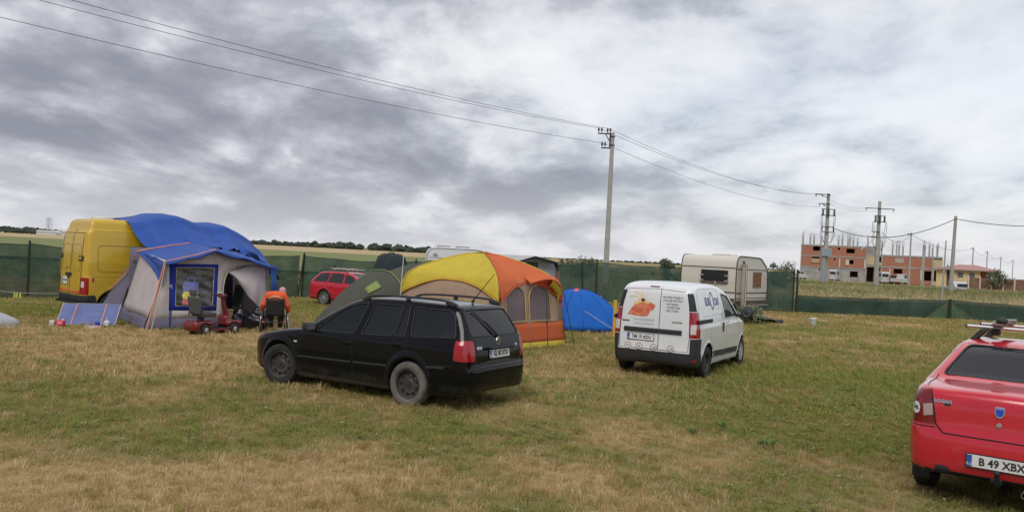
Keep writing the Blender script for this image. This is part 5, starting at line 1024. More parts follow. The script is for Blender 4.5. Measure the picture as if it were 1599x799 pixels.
    cs = MB().box((.18, -.28, 1.16), (.14, .30, .34)).box((.24, -.40, 1.18), (.16, .06, .24)).box((.24, -.16, 1.18), (.16, .06, .24)).build('child_seat', M('pale_cloth', (.55, .54, .53), .9, var=.1), root, bevel=.04)
    MB().box((1.98, 0, .93), (.4, 1.4, .22)).build('dashboard', MTRIM, root, bevel=.05); MB().box((1.2, 0, .33), (3.0, 1.3, .06)).build('floor_pan', MUNDER, root)
    # roof bars and the folded carrier on them
    zr = 1.655
    def bar(x, y0, y1):
        q = MB().tube([(x, y0, zr-.0), (x, y1, zr)], .017, 10).build('roof_bar', MALU, root, smooth=50); MB().tube([(x, y0-.012, zr), (x, y0+.004, zr)], .019, 10).build('end_cap', MPLAST, q); MB().tube([(x, y1-.004, zr), (x, y1+.012, zr)], .019, 10).build('end_cap', MPLAST, q)
        for sg in (1, -1):
            z = b.find(2, 1, [x], [sg*.50])[0]; MB().add([(x-.05, sg*.44, zr-.018), (x+.05, sg*.44, zr-.018), (x+.05, sg*.36, zr-.018), (x-.05, sg*.36, zr-.018), (x-.06, sg*.54, z-.01), (x+.06, sg*.54, z-.01), (x+.06, sg*.47, z-.01), (x-.06, sg*.47, z-.01)], [(0, 1, 2, 3), (7, 6, 5, 4), (0, 4, 5, 1), (1, 5, 6, 2), (2, 6, 7, 3), (3, 7, 4, 0)]).build('bar_foot', MPLAST, root, bevel=.012)
    bar(.72, -.58, .58); bar(1.45, -.56, .56)
    cr = MB().box((1.08, .28, zr+.035), (1.05, .10, .025)).build('bike_carrier', M('brown_rail', (.13, .07, .07), .6, var=.2), root, bevel=.008); MB().box((1.25, .24, zr+.075), (.8, .022, .018), ry=.03).box((1.2, .33, zr+.06), (.9, .016, .016)).build('carrier_rail', MALU, cr); MB().ball((.80, .26, zr+.075), .06, 12, 8, (1.3, 1, .7)).build('carrier_clamp', MPLAST, cr, smooth=True); MB().box((.72, .30, zr-.045), (.09, .09, .07)).build('carrier_bracket', MPLAST, cr, bevel=.02)
    return root
logan()
# ------------------------------------------------------------------ red estate at the fence
def audi():
    p = gpx(507, 476); hd = R(-27); off = Vector((math.cos(hd), math.sin(hd), 0)); rt = Vector((math.sin(hd), -math.cos(hd), 0)); o = p-rt*.76
    root = thing('estate_car', 'red estate car with bare roof rack parked against the green fence', 'car', (o.x, o.y, gz(o.x, o.y)+.0), hd)
    side = [(-.92, .26), (-1.0, .34), (-1.03, .5), (-1.0, .66), (-.96, .86), (-.90, .96), (-.70, 1.18), (-.50, 1.36), (-.38, 1.405), (.0, 1.43), (.6, 1.435), (1.0, 1.415), (1.3, 1.36), (1.7, 1.17), (2.1, .97), (2.5, .92), (3.0, .84), (3.3, .74), (3.45, .6), (3.48, .42), (3.4, .24), (3.1, .2), (0, .22), (-.5, .24)]
    plan = [(-1.03, 0), (-1.0, .5), (-.92, .72), (-.75, .82), (-.3, .86), (1, .868), (2.4, .866), (2.9, .82), (3.2, .72), (3.42, .5), (3.49, 0)]
    tuck = ([0, .2, .34, .46, .48, .8, .92, 1.0, 1.38, 1.5], [.1, .07, .015, .012, 0, .004, .03, .06, .22, .27])
    b = Body(side, plan, tuck, [(0, .315), (2.6, .315)], .36, .045, .09, .014, lambda x, ay, z: .10*np.clip((z-1.0)/.4, 0, 1)*np.clip((-x-.1)/.7, 0, 1))
    mp = paint('bright_red_paint', (.50, .012, .03), .08, rough=.3); gl = glassmat('estate_glass', (.05, .06, .06), .45)
    ws = [rpoly([(1.78, .96), (1.36, 1.26), (.98, 1.345), (1.02, .95)], .04), rpoly([(.93, .955), (.90, 1.35), (.25, 1.36), (.16, .965)], .04), rpoly([(.08, .965), (.17, 1.36), (-.36, 1.33), (-.70, .98)], .06)]
    regions = [('side_window', w, 'y', sideL, gl, .008) for w in ws]+[('windscreen', rpoly([(.70, .99), (.55, 1.37), (-.55, 1.37), (-.70, .99)], .05), 'x', lambda c, n: 1.2 < c.x < 2.2 and n.z > .3, gl, .008), ('tailgate_window', rpoly([(.58, 1.0), (.5, 1.33), (-.5, 1.33), (-.58, 1.0)], .05), 'x', lambda c, n: c.x < -.3 and n.x < -.1, gl, .008), ('tail_light', [(-.80, .70), (-.80, .93), (-1.1, .93), (-1.1, .70)], 'y', lambda c, n: abs(c.y) > .5, MREDL, 0)]
    build_body(b, (-1.12, -.95, .15), (3.6, .95, 1.52), .04, regions, root, mp)
    for sg in (1, -1):
        m = MB()
        for pts in ([(.97, 1.38), (1.0, .9), (1.0, .28)], [(.2, 1.38), (.1, .93), (.14, .8), (.36, .55), (.4, .28)], [(1.85, .93), (2.1, .8), (2.1, .3)], [(-.34, .5), (-1.0, .56)]): tube_line(b, 1, sg, pts, r=.006, push=-.001, sub=5, mb=m)
        m.build('door_seams', MUNDER, root); MB().ball((1.72, sg*.98, 1.0), .09, 10, 8, (.7, 1.1, .8)).build('door_mirror', mp, root, smooth=True)
        MB().tube([(1.0, sg*.56, 1.41), (.8, sg*.57, 1.46), (-.3, sg*.55, 1.46), (-.5, sg*.53, 1.40)], .016, 6).build('roof_rail', MPLAST, root, smooth=50)
        wheel(root, 0, sg*.77, .315, .315, .2, .225, 'alloy'); wheel(root, 2.6, sg*.77, .315, .315, .2, .225, 'alloy')
        for hx in (1.15, .35):
            yy = b.find(1, sg, [hx], [.80])[0]; MB().box((hx, yy+sg*.014, .80), (.18, .025, .04)).build('door_handle', mp, root, bevel=.01)
    for x in (.25, .95): MB().tube([(x, -.62, 1.52), (x, .62, 1.52)], .018, 6).build('roof_bar', MALU, root)
    for y in (-.35, -.1): MB().box((.5, y, 1.56), (1.15, .10, .03)).build('bike_rail', MALU, root, bevel=.01)
    MB().box((.05, -.30, 1.60), (.10, .06, .12)).tube([(.75, -.1, 1.57), (.15, -.12, 1.63)], .014, 6).build('bike_clamp', MPLAST, root)
    for y in (.36, -.36): seat(root, 1.15, y, .52)
    MB().box((.05, 0, .55), (.5, 1.25, .16)).box((-.22, 0, .86), (.14, 1.25, .55), ry=-.2).build('rear_bench', MSEAT, root, bevel=.05); MB().box((1.95, 0, .8), (.4, 1.4, .24)).build('dashboard', MTRIM, root, bevel=.05); MB().box((1.0, 0, .3), (3.1, 1.4, .06)).build('floor_pan', MUNDER, root)
audi()
# ------------------------------------------------------------------ yellow van
VP = (-11.10, 22.91); VH = R(47)
def master():
    root = thing('panel_van', 'tall yellow panel van seen from its rear corner at the left', 'van', (*VP, gz(*VP)-.02), VH)
    side = [(-.85, .42), (-.98, .44), (-1.0, .60), (-.97, .64), (-.955, 1.2), (-.93, 1.8), (-.90, 2.18), (-.86, 2.30), (-.80, 2.38), (-.76, 2.57), (-.66, 2.655), (-.3, 2.67), (1.0, 2.67), (2.4, 2.62), (2.8, 2.42), (3.2, 2.1), (3.6, 1.55), (3.8, 1.32), (4.2, 1.1), (4.35, .9), (4.4, .5), (4.3, .3), (2.5, .3), (0, .36)]
    plan = [(-1.0, 0), (-.99, .5), (-.96, .82), (-.88, .93), (-.7, .97), (0, .985), (3.2, .985), (3.8, .93), (4.2, .78), (4.4, .4), (4.42, 0)]
    tuck = ([0, .3, .5, .7, 1.1, 1.13, 1.5, 2.2, 2.33, 2.36, 2.55, 2.7], [.08, .05, .02, .01, 0, .008, .012, .09, .11, .15, .20, .30])
    b = Body(side, plan, tuck, [(-.18, .36), (3.35, .36)], .42, .02, .09, .012)
    mp = paint('yellow_paint', (.56, .36, .018), .14, (.35, .27, .10), .38, .8, coat=.5)
    low = [(-1.2, .2), (-1.2, .62), (-.65, .645), (-.60, .55), (-.62, .2)]
    regions = [('rear_bumper', low, 'y', lambda c, n: c.x < -.5 and c.z < .7, MPLAST, 0), ('tail_light', [(.73, .65), (.71, 1.10), (1.05, 1.10), (1.05, .65)], 'x', lambda c, n: c.x < -.82 and c.y > 0, MREDL, 0), ('tail_light', [(-.73, .65), (-.71, 1.10), (-1.05, 1.10), (-1.05, .65)], 'x', lambda c, n: c.x < -.82 and c.y < 0, MREDL, 0)]
    build_body(b, (-1.1, -1.08, .25), (4.55, 1.08, 2.78), .045, regions, root, mp)
    m = MB(); tube_line(b, 0, -1, [(.70, 2.26), (.72, .66), (-.72, .66), (-.70, 2.26)], True, .009, 0, 10, m); tube_line(b, 0, -1, [(.0, 2.26), (0, .66)], False, .009, 0, 20, m); m.build('rear_door_seams', MUNDER, root)
    mj = M('yellow_joint', (.22, .14, .01), .7, var=0)
    for sg in (1, -1):
        m = MB()
        tube_line(b, 1, sg, rpoly([(-.62, 1.95), (.9, 1.97), (.9, 1.28), (-.62, 1.26)], .12), True, .010, -.003, 5, m); tube_line(b, 1, sg, [(-.93, 1.13), (2.5, 1.13)], False, .008, -.002, 20, m); tube_line(b, 1, sg, [(-.85, 2.33), (2.4, 2.34)], False, .009, -.002, 20, m); m.build('panel_press_lines', mj, root)
        wheel(root, -.18, sg*.86, .35, .35, .21, .21, 'steel'); wheel(root, 3.35, sg*.86, .35, .35, .21, .21, 'steel')
    m = MB(); tube_line(b, 0, -1, rpoly([(.62, 1.95), (.08, 1.95), (.08, 1.30), (.62, 1.25)], .08), True, .008, -.002, 5, m); tube_line(b, 0, -1, rpoly([(-.62, 1.95), (-.08, 1.95), (-.08, 1.30), (-.62, 1.25)], .08), True, .008, -.002, 5, m); m.build('door_press_lines', mj, root)
    decal_poly('reflective_stripe', rpoly([(.70, .67), (.70, .75), (-.69, .75), (-.69, .67)], .01), b, 0, -1, M('orange_stripe', (.62, .10, .03), .5, var=.1), root, .006)
    for y, z, w, h in ((-.66, 1.60, .30, .12), (.10, 1.12, .10, .14), (.10, 1.16, .42, .07), (.70, 1.62, .10, .12)):
        MB().box((0, 0, 0), (w, h, .03)).build('door_hinge' if abs(y) > .3 else 'door_handle', MPLAST, root, bevel=.01).matrix_local = rear_frame(b, y, z, .012)
    mh = MB().box((0, 0, .012), (.20, .06, .02)).build('handle_insert', M('brass_yellow', (.5, .33, .05), .5), root); mh.matrix_local = rear_frame(b, -.66, 1.60, .02)
    p = plate(root, rear_frame(b, .34, .98, .012), 'B 17 KTR', .36, .20, size=.085); MB().box((0, 0, 0), (.04, .04, .02)).build('marker_light', MREDL, root).matrix_local = rear_frame(b, .25, 1.33, .01)
    yy = b.find(1, -1, [-.72], [1.05])[0]; MB().box((-.72, yy, 1.05), (.05, .02, .10)).build('side_marker', MREDL, root)
    u = np.array([.76, .80, .84, .88]); zs = np.linspace(.84, 1.0, 4); X = b.find(0, -1, -np.repeat(u, 4), np.tile(zs, 4))-.006; m = MB(); m.add([(X[i*4+j], -u[i], zs[j]) for i in range(4) for j in range(4)], [(i*4+j, i*4+4+j, i*4+5+j, i*4+1+j) for i in range(3) for j in range(3)]); m.build('reversing_lens', MCLEARL, root, smooth=True)
    MB().prism(circ(0, 0, .28, 20), 2.64, 2.73, 'z').build('roof_vent', M('white_plastic', (.68, .68, .67), .5, var=.05), root, bevel=.02).location = (-.2, 0, 0)
    MB().box((1.5, 0, .42), (5.0, 1.7, .06)).build('floor_pan', MUNDER, root)
    return b
MV = master()
# ------------------------------------------------------------------ small vehicles by the building site
def far_vehicle(name, label, cat, px, py, y, L_, h, kind, mat, face):
    q = dpx(px, 432, y); r = thing(name, label, cat, (q.x, y, 0), face)
    if kind == 'van': pr = [(-L_/2, .4), (-L_/2+.05, h*.9), (-L_/2+.3, h), (L_*.18, h), (L_*.33, h*.62), (L_/2-.1, h*.5), (L_/2, .4)]; win = [[(-L_*.40, h*.60), (-L_*.38, h*.88), (-L_*.12, h*.88), (-L_*.12, h*.60)], [(-L_*.08, h*.60), (-L_*.08, h*.88), (L_*.15, h*.88), (L_*.26, h*.62)]]
    elif kind == 'car': pr = [(-L_/2, .35), (-L_/2, h*.6), (-L_*.42, h*.65), (-L_*.25, h), (L_*.12, h), (L_*.28, h*.64), (L_*.46, h*.52), (L_/2, .35)]; win = [[(-L_*.33, h*.67), (-L_*.23, h*.93), (-L_*.04, h*.93), (-L_*.04, h*.67)], [(-.0, h*.67), (0, h*.93), (L_*.10, h*.93), (L_*.22, h*.67)]]
    else: pr = [(-L_/2, .6), (-L_/2, h*.62), (L_*.10, h*.62), (L_*.12, h), (L_*.36, h), (L_*.44, h*.6), (L_/2, h*.5), (L_/2, .5)]; win = [[(L_*.15, h*.64), (L_*.15, h*.94), (L_*.33, h*.94), (L_*.39, h*.64)]]
    w = .85
    MB().prism(pr, -w, w, 'y').build('body', mat, r, bevel=.09)
    for p in win:
        for sg in (1, -1): MB().prism(p, sg*(w-.01), sg*(w+.006), 'y').build('side_window', M('far_glass', (.03, .04, .045), .1, var=0), r)
    cx = sum(p[0] for p in pr)/len(pr)
    for x in (-L_*.31, L_*.31):
        for sg in (1, -1): MB().lathe([(0, .1), (.25, .1), (.33, .09), (.33, -.09), (0, -.1)], 16, 'y', c=(x, sg*(w-.1), .33)).build('tyre', MTYRE, r)
    x0, z0 = pr[-4] if kind == 'van' else pr[4]; MB().box((-L_/2-.01, 0, h*.72), (.04, 1.3, h*.24)).build('rear_window', MATS['far_glass'], r); MB().box((-L_/2-.01, .65, h*.45), (.05, .15, .2)).build('tail_light', MREDL, r); MB().box((-L_/2-.01, -.65, h*.45), (.05, .15, .2)).build('tail_light', MREDL, r)
    return r
MFW = M('far_white', (.50, .51, .52), .4, var=.05)
far_vehicle('minibus', 'white minibus parked in front of the unfinished building', 'van', 1379, 428, 190, 4.6, 2.7, 'van', MFW, R(78))
far_vehicle('pickup_truck', 'white truck parked right of the minibus at the building site', 'truck', 1404, 430, 186, 4.6, 2.4, 'truck', MFW, R(35))
far_vehicle('site_car', 'red car half hidden between the white minibus and the white truck', 'car', 1390.5, 430, 192, 3.6, 2.0, 'car', M('far_red', (.38, .03, .03), .4, var=.05), R(100))
far_vehicle('site_van', 'small white van left of the cables under the unfinished building', 'van', 1303, 428, 196, 3.4, 2.6, 'van', MFW, R(55))
far_vehicle('site_car', 'pale car at the left corner of the unfinished building', 'car', 1247, 427, 195, 4.0, 2.0, 'car', M('far_grey', (.5, .5, .5), .4, var=.05), R(20))
far_vehicle('parked_car', 'white car seen from behind beside the plain concrete pole', 'car', 1494, 436, 112, 4.2, 1.7, 'car', MFW, R(82))
# ================================================================== tents and camp
def fill(name, outer, holes, fn, mat, parent, thick=.004, cuts=0):
    """flat cloth panel with holes, mapped from 2-D to 3-D"""
    bm = bmesh.new()
    for loop in [outer]+holes:
        vs_ = [bm.verts.new((p[0], p[1], 0)) for p in loop]
        for i in range(len(vs_)): bm.edges.new((vs_[i], vs_[(i+1) % len(vs_)]))
    bmesh.ops.triangle_fill(bm, edges=bm.edges[:], use_beauty=True, use_dissolve=False)
    if cuts:
        for _ in range(cuts): bmesh.ops.subdivide_edges(bm, edges=bm.edges[:], cuts=1, use_grid_fill=False)
    for v in bm.verts: v.co = fn(v.co.x, v.co.y)
    bmesh.ops.recalc_face_normals(bm, faces=bm.faces); me = bpy.data.meshes.new(name); bm.to_mesh(me); bm.free(); o = link(name, me, mat, parent, True)
    if thick: q = o.modifiers.new('solid', 'SOLIDIFY'); q.thickness = thick; q.offset = 0
    return o
def sheet_grid(name, fn, nu, nv, mat, parent, thick=.005): return MB().grid(fn, nu, nv).build(name, mat, parent, smooth=True, solid=thick)
def wob(x, y, z, a, s): return a*(math.sin(x*s*1.1+z*s*.7+1.3)*math.sin(y*s*.9-z*s*.4)+.5*math.sin(x*s*2.3-y*s*1.7+.5))
MCREAM = cloth('cream_canvas', (.64, .585, .585), .30, bscale=3); MGREYB = cloth('grey_mud_flap', (.145, .135, .19), .08); MBLUE = cloth('blue_tarp', (.035, .105, .42), .22, var=.12, scale=1.2, rough=.5, bump=.45, bscale=4); MBLUED = cloth('blue_canvas', (.02, .035, .30), .15); MORC = M('orange_webbing', (.75, .28, .16), .7, var=.1); MPIPE = M('cream_piping', (.58, .52, .36), .7, var=.05); MGUY = M('guy_line', (.5, .48, .44), .7, var=0); MBLACKP = M('black_tent_pole', (.02, .02, .022), .5, var=.1)
AW = (-8.45, 19.35); AH = R(36.5); AR = Matrix.Rotation(AH, 4, 'Z')
def aw(x, y, z): return Vector((AW[0], AW[1], 0))+(AR @ Vector((x, y, z)))
def awning():
    g = gz(*AW); t = thing('awning_tent', 'cream awning tent with blue roof and blue framed window in front of the yellow van', 'tent', (AW[0], AW[1], -.02), AH)
    EL, PK, ER = (.44, 1.62), (1.55, 1.92), (2.88, 1.62)
    f0 = lambda x, z: Vector((x, .02+.05*z+.012*math.sin(x*5+z*2)+.008*math.sin(z*9+x*3), z))
    win = [(.60, .52), (1.59, .52), (1.60, 1.555), (.575, 1.53)]
    lo = lambda x: .28
    def lx(z): return EL[0]*z/EL[1]
    # left front panel above the mud band, with the window opening; door edge on its right
    top = [(EL[0]+(PK[0]-EL[0])*k/6, EL[1]+(PK[1]-EL[1])*k/6-.02*math.sin(k/6*3.14)) for k in range(7)]
    door = [(1.79, .28), (1.785, .7), (1.79, 1.04), (1.82, 1.27), (1.875, 1.40), (1.93, 1.42)]
    outer = [(lx(.28), .28)]+door+[(2.0, 1.47), (2.12, 1.55), (2.3, 1.60), (2.55, 1.62)]+[(ER[0], ER[1])]+[(PK[0]+(ER[0]-PK[0])*(1-k/6), PK[1]+(ER[1]-PK[1])*(1-k/6)-.02*math.sin(k/6*3.14)) for k in range(1, 7)]+top[:-1][::-1]
    fill('front_wall', outer, [win], f0, MCREAM, t, cuts=1)
    fill('mud_band', [(-.02, -.02), (1.80, -.02), (1.79, .285), (lx(.285), .285)], [], lambda x, z: f0(x, z)+Vector((0, -.004, 0)), MGREYB, t, cuts=1)
    # window: blue border, crumpled dark film
    fill('window_frame', [(.53, .475), (1.64, .475), (1.65, 1.60), (.51, 1.575)], [[(.685, .585), (1.535, .585), (1.545, 1.51), (.67, 1.49)]], lambda x, z: f0(x, z)+Vector((0, -.012, 0)), MBLUED, t)
    mw = M('window_film', (.055, .055, .058), .22, var=.5, scale=3.0, col2=(.17, .17, .165), bump=.9, bscale=3.0, stretch=(1.2, 1, 2.6))
    sheet_grid('window_film', lambda u, v: f0(.66+.90*u, .57+.95*v)+Vector((0, .02+.018*math.sin(11*u+15*v)+.012*math.sin(26*v+9*u+2), 0)), 26, 26, mw, t, .002)
    MB().tube([f0(x, z)+Vector((0, -.02, 0)) for x, z in [(.68, .585), (1.54, .585), (1.55, 1.51), (.665, 1.49)]], .010, 5, closed=True).build('window_piping', MPIPE, t)
    MB().tube([f0(.56, z)+Vector((0, -.014, 0)) for z in (.0, .25, .5)], .014, 5).build('wall_piping', MBLUED, t)
    MB().tube([f0(x, z)+Vector((0, -.012, 0)) for x, z in door], .014, 5).build('door_piping', MPIPE, t, smooth=True)
    fill('light_panel', [(.60, .30), (1.30, .30), (1.55, .47), (.60, .47)], [], lambda x, z: f0(x, z)+Vector((0, -.008, 0)), cloth('pale_canvas', (.62, .58, .55), .3), t)
    # curtain: gathered door cloth drawn to the right, bulging outwards
    def cur(u, v):
        # u along the top from the door apex to the right eave, v downwards
        tx = 1.90+(2.86-1.90)*u; tz = 1.42+(1.62-1.42)*min(1, u*1.5); bx = 1.96+.98*u**.8 if False else 1.92+(2.90-1.92)*(u**.62); ez = np.interp(u, [0, .15, .35, .6, .8, 1], [1.40, 1.10, .82, .60, .50, .42])
        x = tx+(bx-tx)*v*.8; z = tz+(ez-tz)*v; y = .02+.05*z-.16*math.sin(math.pi*min(1, v*1.05)*.75)*math.sin(math.pi*(.25+.7*u))+.02*math.sin(u*16+v*3)*v
        return Vector((x, y, z))
    sheet_grid('door_curtain', cur, 22, 16, MCREAM, t)
    MB().tube([cur(k/21, 1) for k in range(22)], .016, 5).build('curtain_hem', MGREYB, t, smooth=True)
    # left wall and its mud band, right wall, back wall
    BK = 2.85
    def lw(v, z):  # v depth, z height
        k = z/1.66; x0 = -.02+.44*k+.03*math.sin(v*3)*k*(1-k)*2; return Vector((x0, .04+v*(1-.14*k)*1.0, z*(1+.075*v/BK)))
    sheet_grid('side_wall', lambda u, v: lw(BK*u, .30+1.36*v)+Vector((.02*math.sin(7*u+4*v), 0, 0)), 14, 10, MCREAM, t); sheet_grid('mud_band', lambda u, v: lw(BK*u, -.02+.325*v)+Vector((-.006, 0, 0)), 12, 4, MGREYB, t)
    sheet_grid('side_wall', lambda u, v: Vector((2.95-.06*v, .04+BK*u, -.02+1.66*v)), 8, 6, MCREAM, t); sheet_grid('back_wall', lambda u, v: Vector((.2+2.75*u, BK-.05, 1.9*v)), 8, 6, MGREYB, t)
    sheet_grid('ground_sheet', lambda u, v: Vector((.05+2.85*u, .06+2.7*v, .03)), 3, 3, MGREYB, t)
    sheet_grid('van_sleeve', lambda u, v: Vector((-.02+.42*v-.95*u*(1-v), BK+1.1*u, 1.62*v*(1-.15*u))), 8, 8, MGREYB, t)
    # roof
    def roof(u, v):
        # u left eave -> ridge -> right eave, v front -> back
        fx = [.36, .95, 1.55, 2.2, 2.95]; fz = [1.60, 1.775, 1.945, 1.79, 1.60]; bx_ = [.34, 1.0, 1.62, 2.3, 2.95]; bz = [1.79, 1.95, 2.08, 1.97, 1.86]; q = [0, .25, .5, .75, 1]
        x = np.interp(u, q, fx)*(1-v)+np.interp(u, q, bx_)*v; z = np.interp(u, q, fz)*(1-v)+np.interp(u, q, bz)*v; y = -.16-.05*math.sin(u*9)+(2.55+.16)*v
        z += -.045*math.sin(math.pi*v)*abs(math.sin(2*math.pi*u))+wob(x*2, y*2, 0, .012, 3); return Vector((float(x), y, float(z)))
    sheet_grid('roof', roof, 33, 22, MBLUE, t)
    sheet_grid('roof_valance', lambda u, v: roof(u, 0)+Vector((0, -.01-.02*v, -(.05+.025*math.sin(u*23))*v)), 33, 3, MBLUE, t)
    # hanging corner flaps
    def lf(u, v):
        a = roof(0, u); b = Vector((.31, .0, 1.09)); w = v*(1-u)**.8; p = a.lerp(b+Vector((0, .0, 0)), w); p.x -= .03+.02*math.sin(5*u+6*v); return p
    sheet_grid('corner_flap', lf, 16, 10, MBLUE, t)
    sheet_grid('corner_flap', lambda u, v: Vector((2.84+.26*u*(1-.35*v)+.10*v+.015*math.sin(9*u+5*v), -.17+.14*u+.03*math.sin(7*v), 1.63-.04*u-.68*v)), 8, 12, MBLUE, t)
    # webbing straps and guys
    for pts in ([roof(.5, 0.05), roof(.30, .03), roof(.0, .0)+Vector((-.02, 0, .01)), Vector((.02, -.12, .02))], [roof(.5, .96), roof(.25, .97), roof(0, 1)+Vector((-.02, 0, .01)), Vector((.20, 3.12, 1.19)), Vector((-.10, 3.41, .77)), Vector((-.60, 3.75, .27))]):
        MB().tube([p+Vector((0, 0, .014)) for p in pts], .016, 5).build('webbing_strap', MORC, t)
    MB().tube([roof(.0, 0)+Vector((0, 0, .0)), Vector((.12, -.14, .02))], .012, 5).build('guy_line', MPIPE, t)
    for x, y in ((EL[0], .06), (2.86, .06), (1.55, .06)): MB().tube([(x if x > 1 else .05, y, 0) if x != 1.55 else (x, y+.03, 0), (x, y+.05, 1.6 if x != 1.55 else 1.9)], .014, 6).build('frame_pole', MGALV, t)
    return t
awning()
def van_tarp():
    t = thing('tarpaulin', 'large blue tarpaulin thrown over the yellow van and tied to the awning roof', 'tarpaulin', (*VP, gz(*VP)-.02), VH)
    X = [.12, .35, .7, 1.06, 1.45, 1.8, 2.1, 2.34, 2.65, 2.95, 3.3, 3.65, 4.0, 4.35, 4.55]; T = [2.70, 2.72, 2.80, 2.915, 2.93, 2.88, 2.77, 2.72, 2.76, 2.755, 2.64, 2.45, 2.20, 1.86, 1.4]
    EX = [.12, 1.5, 2.6, 3.6, 4.5]; EO = [2.08, 2.12, 2.05, 1.30, 1.10]; EZ_ = [1.80, 2.05, 2.02, 1.75, 1.2]
    tt = np.linspace(X[0], X[-1], 60); Ts = np.interp(tt, X, T); Ts = np.convolve(np.pad(Ts, 2, 'edge'), np.ones(5)/5, 'valid')
    def fn(u, v):
        x0 = .12+(4.5-.12)*u; T_ = float(np.interp(x0, tt, Ts)); eo = float(np.interp(x0, EX, EO)); ez = float(np.interp(x0, EX, EZ_))
        vv = [0, .16, .24, .40, .55, .62, .70, .85, 1]; ys = [1.10, 1.06, .90, .4, -.4, -.86, -1.02, -1.45, -eo]; top = min(T_, 2.62)
        zs = [1.2, T_-.40, T_-.10, T_, T_-.01, T_-.10, T_-.32, (T_-.32)*.45+ez*.55-.03, ez]
        y = float(np.interp(v, vv, ys)); z = float(np.interp(v, vv, zs)); x = x0+(.30*max(0, v-.55)/.45 if u < .5 else 0)*(1-u*2 if u < .5 else 0)
        k = max(0, (v-.55)/.45); fold = .045*math.sin(x0*9+2*k)*k+.030*math.sin(x0*17+1.2+k)*k+.02*math.sin(x0*29)*k*k+.035*math.exp(-((x0-2.05-.25*k)/.09)**2)*-1.0+.03*math.exp(-((x0-1.75-.3*k)/.08)**2)*-1
        return Vector((x, y-fold*.4, z+fold+wob(x, y, z, .012, 4)))
    sheet_grid('tarp_sheet', fn, 74, 44, MBLUE, t, .006)
    MB().tube([fn(0, v/30) for v in range(31)], .012, 5).build('hem', MBLUE, t)
van_tarp()
# ------------------------------------------------------------------ folding panel and bits in front of it
def folding_panel():
    a = gpx(87, 508); b = gpx(180, 509); d = (b-a); L_ = d.length; hd = math.atan2(d.y, d.x); t = thing('folding_panel', 'three-part blue striped folding solar panel leaning by the yellow van', 'solar panel', (a.x, a.y, a.z+.02), hd)
    ms = M('solar_cells', (.115, .15, .36), .25, var=.2, scale=3, coat=.4); ml = M('cell_bus_bar', (.24, .26, .42), .4, var=.05); mf = M('panel_edge', (.52, .46, .42), .5, var=.1); w = [.25, .50, .25]; x = 0; back = .40; up = .47
    for i, f in enumerate(w):
        wd = L_*f-.012; yo = [.0, .0, .0][i]; P = lambda u, v, e=0: Vector((x+wd*u+.12*v, back*v-e*.75, up*v+e*.64)); y0 = x
        o = MB().add([P(0, 0), P(1, 0), P(1, 1), P(0, 1), P(0, 0, -.02), P(1, 0, -.02), P(1, 1, -.02), P(0, 1, -.02)], [(0, 1, 2, 3), (7, 6, 5, 4), (0, 4, 5, 1), (1, 5, 6, 2), (2, 6, 7, 3), (3, 7, 4, 0)]).build('panel_board', ms, t)
        m = MB(); n = 9 if i == 1 else 7
        for k in range(1, n): m.tube([P(.02, k/n, .004), P(.98, k/n, .004)] if i == 1 else [P(k/n, .02, .004), P(k/n, .98, .004)], .0055, 4)
        m.build('cell_lines', ml, o); MB().tube([P(0, 0, .004), P(1, 0, .004), P(1, 1, .004), P(0, 1, .004)], .011, 5, closed=True).build('panel_frame', mf, o)
        if i: MB().tube([P(-.01, .0, .012), P(-.01, 1, .012)], .012, 5).build('hinge_tape', MORC, t)
        MB().tube([P(.5, .9, -.02), Vector((x+wd*.5+.1, back+.30, -.02))], .012, 5).build('prop', MGALV, t); x += L_*f
folding_panel()
def small_at(px, py): return gpx(px, py)
p = small_at(94, 510); q = thing('fuel_can', 'red and clear plastic can at the left foot of the folding panel', 'can', p, R(15)); MB().box((0, 0, .09), (.20, .13, .14)).build('can_body', M('red_plastic', (.55, .03, .06), .35, var=.1), q, bevel=.03); MB().box((-.17, 0, .085), (.12, .10, .13)).build('clear_part', M('milky_plastic', (.55, .53, .52), .4, var=.1), q, bevel=.03); MB().box((0, -.068, .10), (.10, .006, .05)).build('paper_label', M('label_pink', (.8, .35, .35), .6, var=.1), q); MB().lathe([(0, .03), (.025, .03), (.025, 0)], 10, c=(.05, 0, .155)).build('can_cap', M('white_plastic', (.68, .68, .67), .5), q)
for px, py, col, lb, nm, hh in ((152, 511.5, (.03, .08, .5), 'blue plastic cup in front of the folding panel', 'cup', .14), (134, 509.5, (.72, .70, .66), 'white cup in front of the folding panel', 'cup', .09), (166.5, 509, (.62, .64, .70), 'pale bottle at the right foot of the folding panel', 'bottle', .17)):
    p = small_at(px, py); q = thing(nm, lb, nm, p); r_ = hh*.42
    MB().lathe([(0, 0), (r_*.8, 0), (r_, hh*.9), (r_*.92, hh*.9), (r_*.74, .01)] if nm == 'cup' else [(0, 0), (r_, 0), (r_, hh*.6), (r_*.4, hh*.8), (r_*.4, hh), (0, hh)], 14).build('vessel', M(lb[:9]+'_plastic', col, .35, var=.08), q, smooth=40); MB().lathe([(r_*.98, hh*.88), (r_*1.06, hh*.9), (r_*.98, hh*.93)] if nm == 'cup' else [(0, hh+.02), (r_*.45, hh+.02), (r_*.45, hh-.01)], 14).build('rim' if nm == 'cup' else 'cap', M(lb[:9]+'_rim', tuple(c*.7 for c in col), .35, var=0), q)
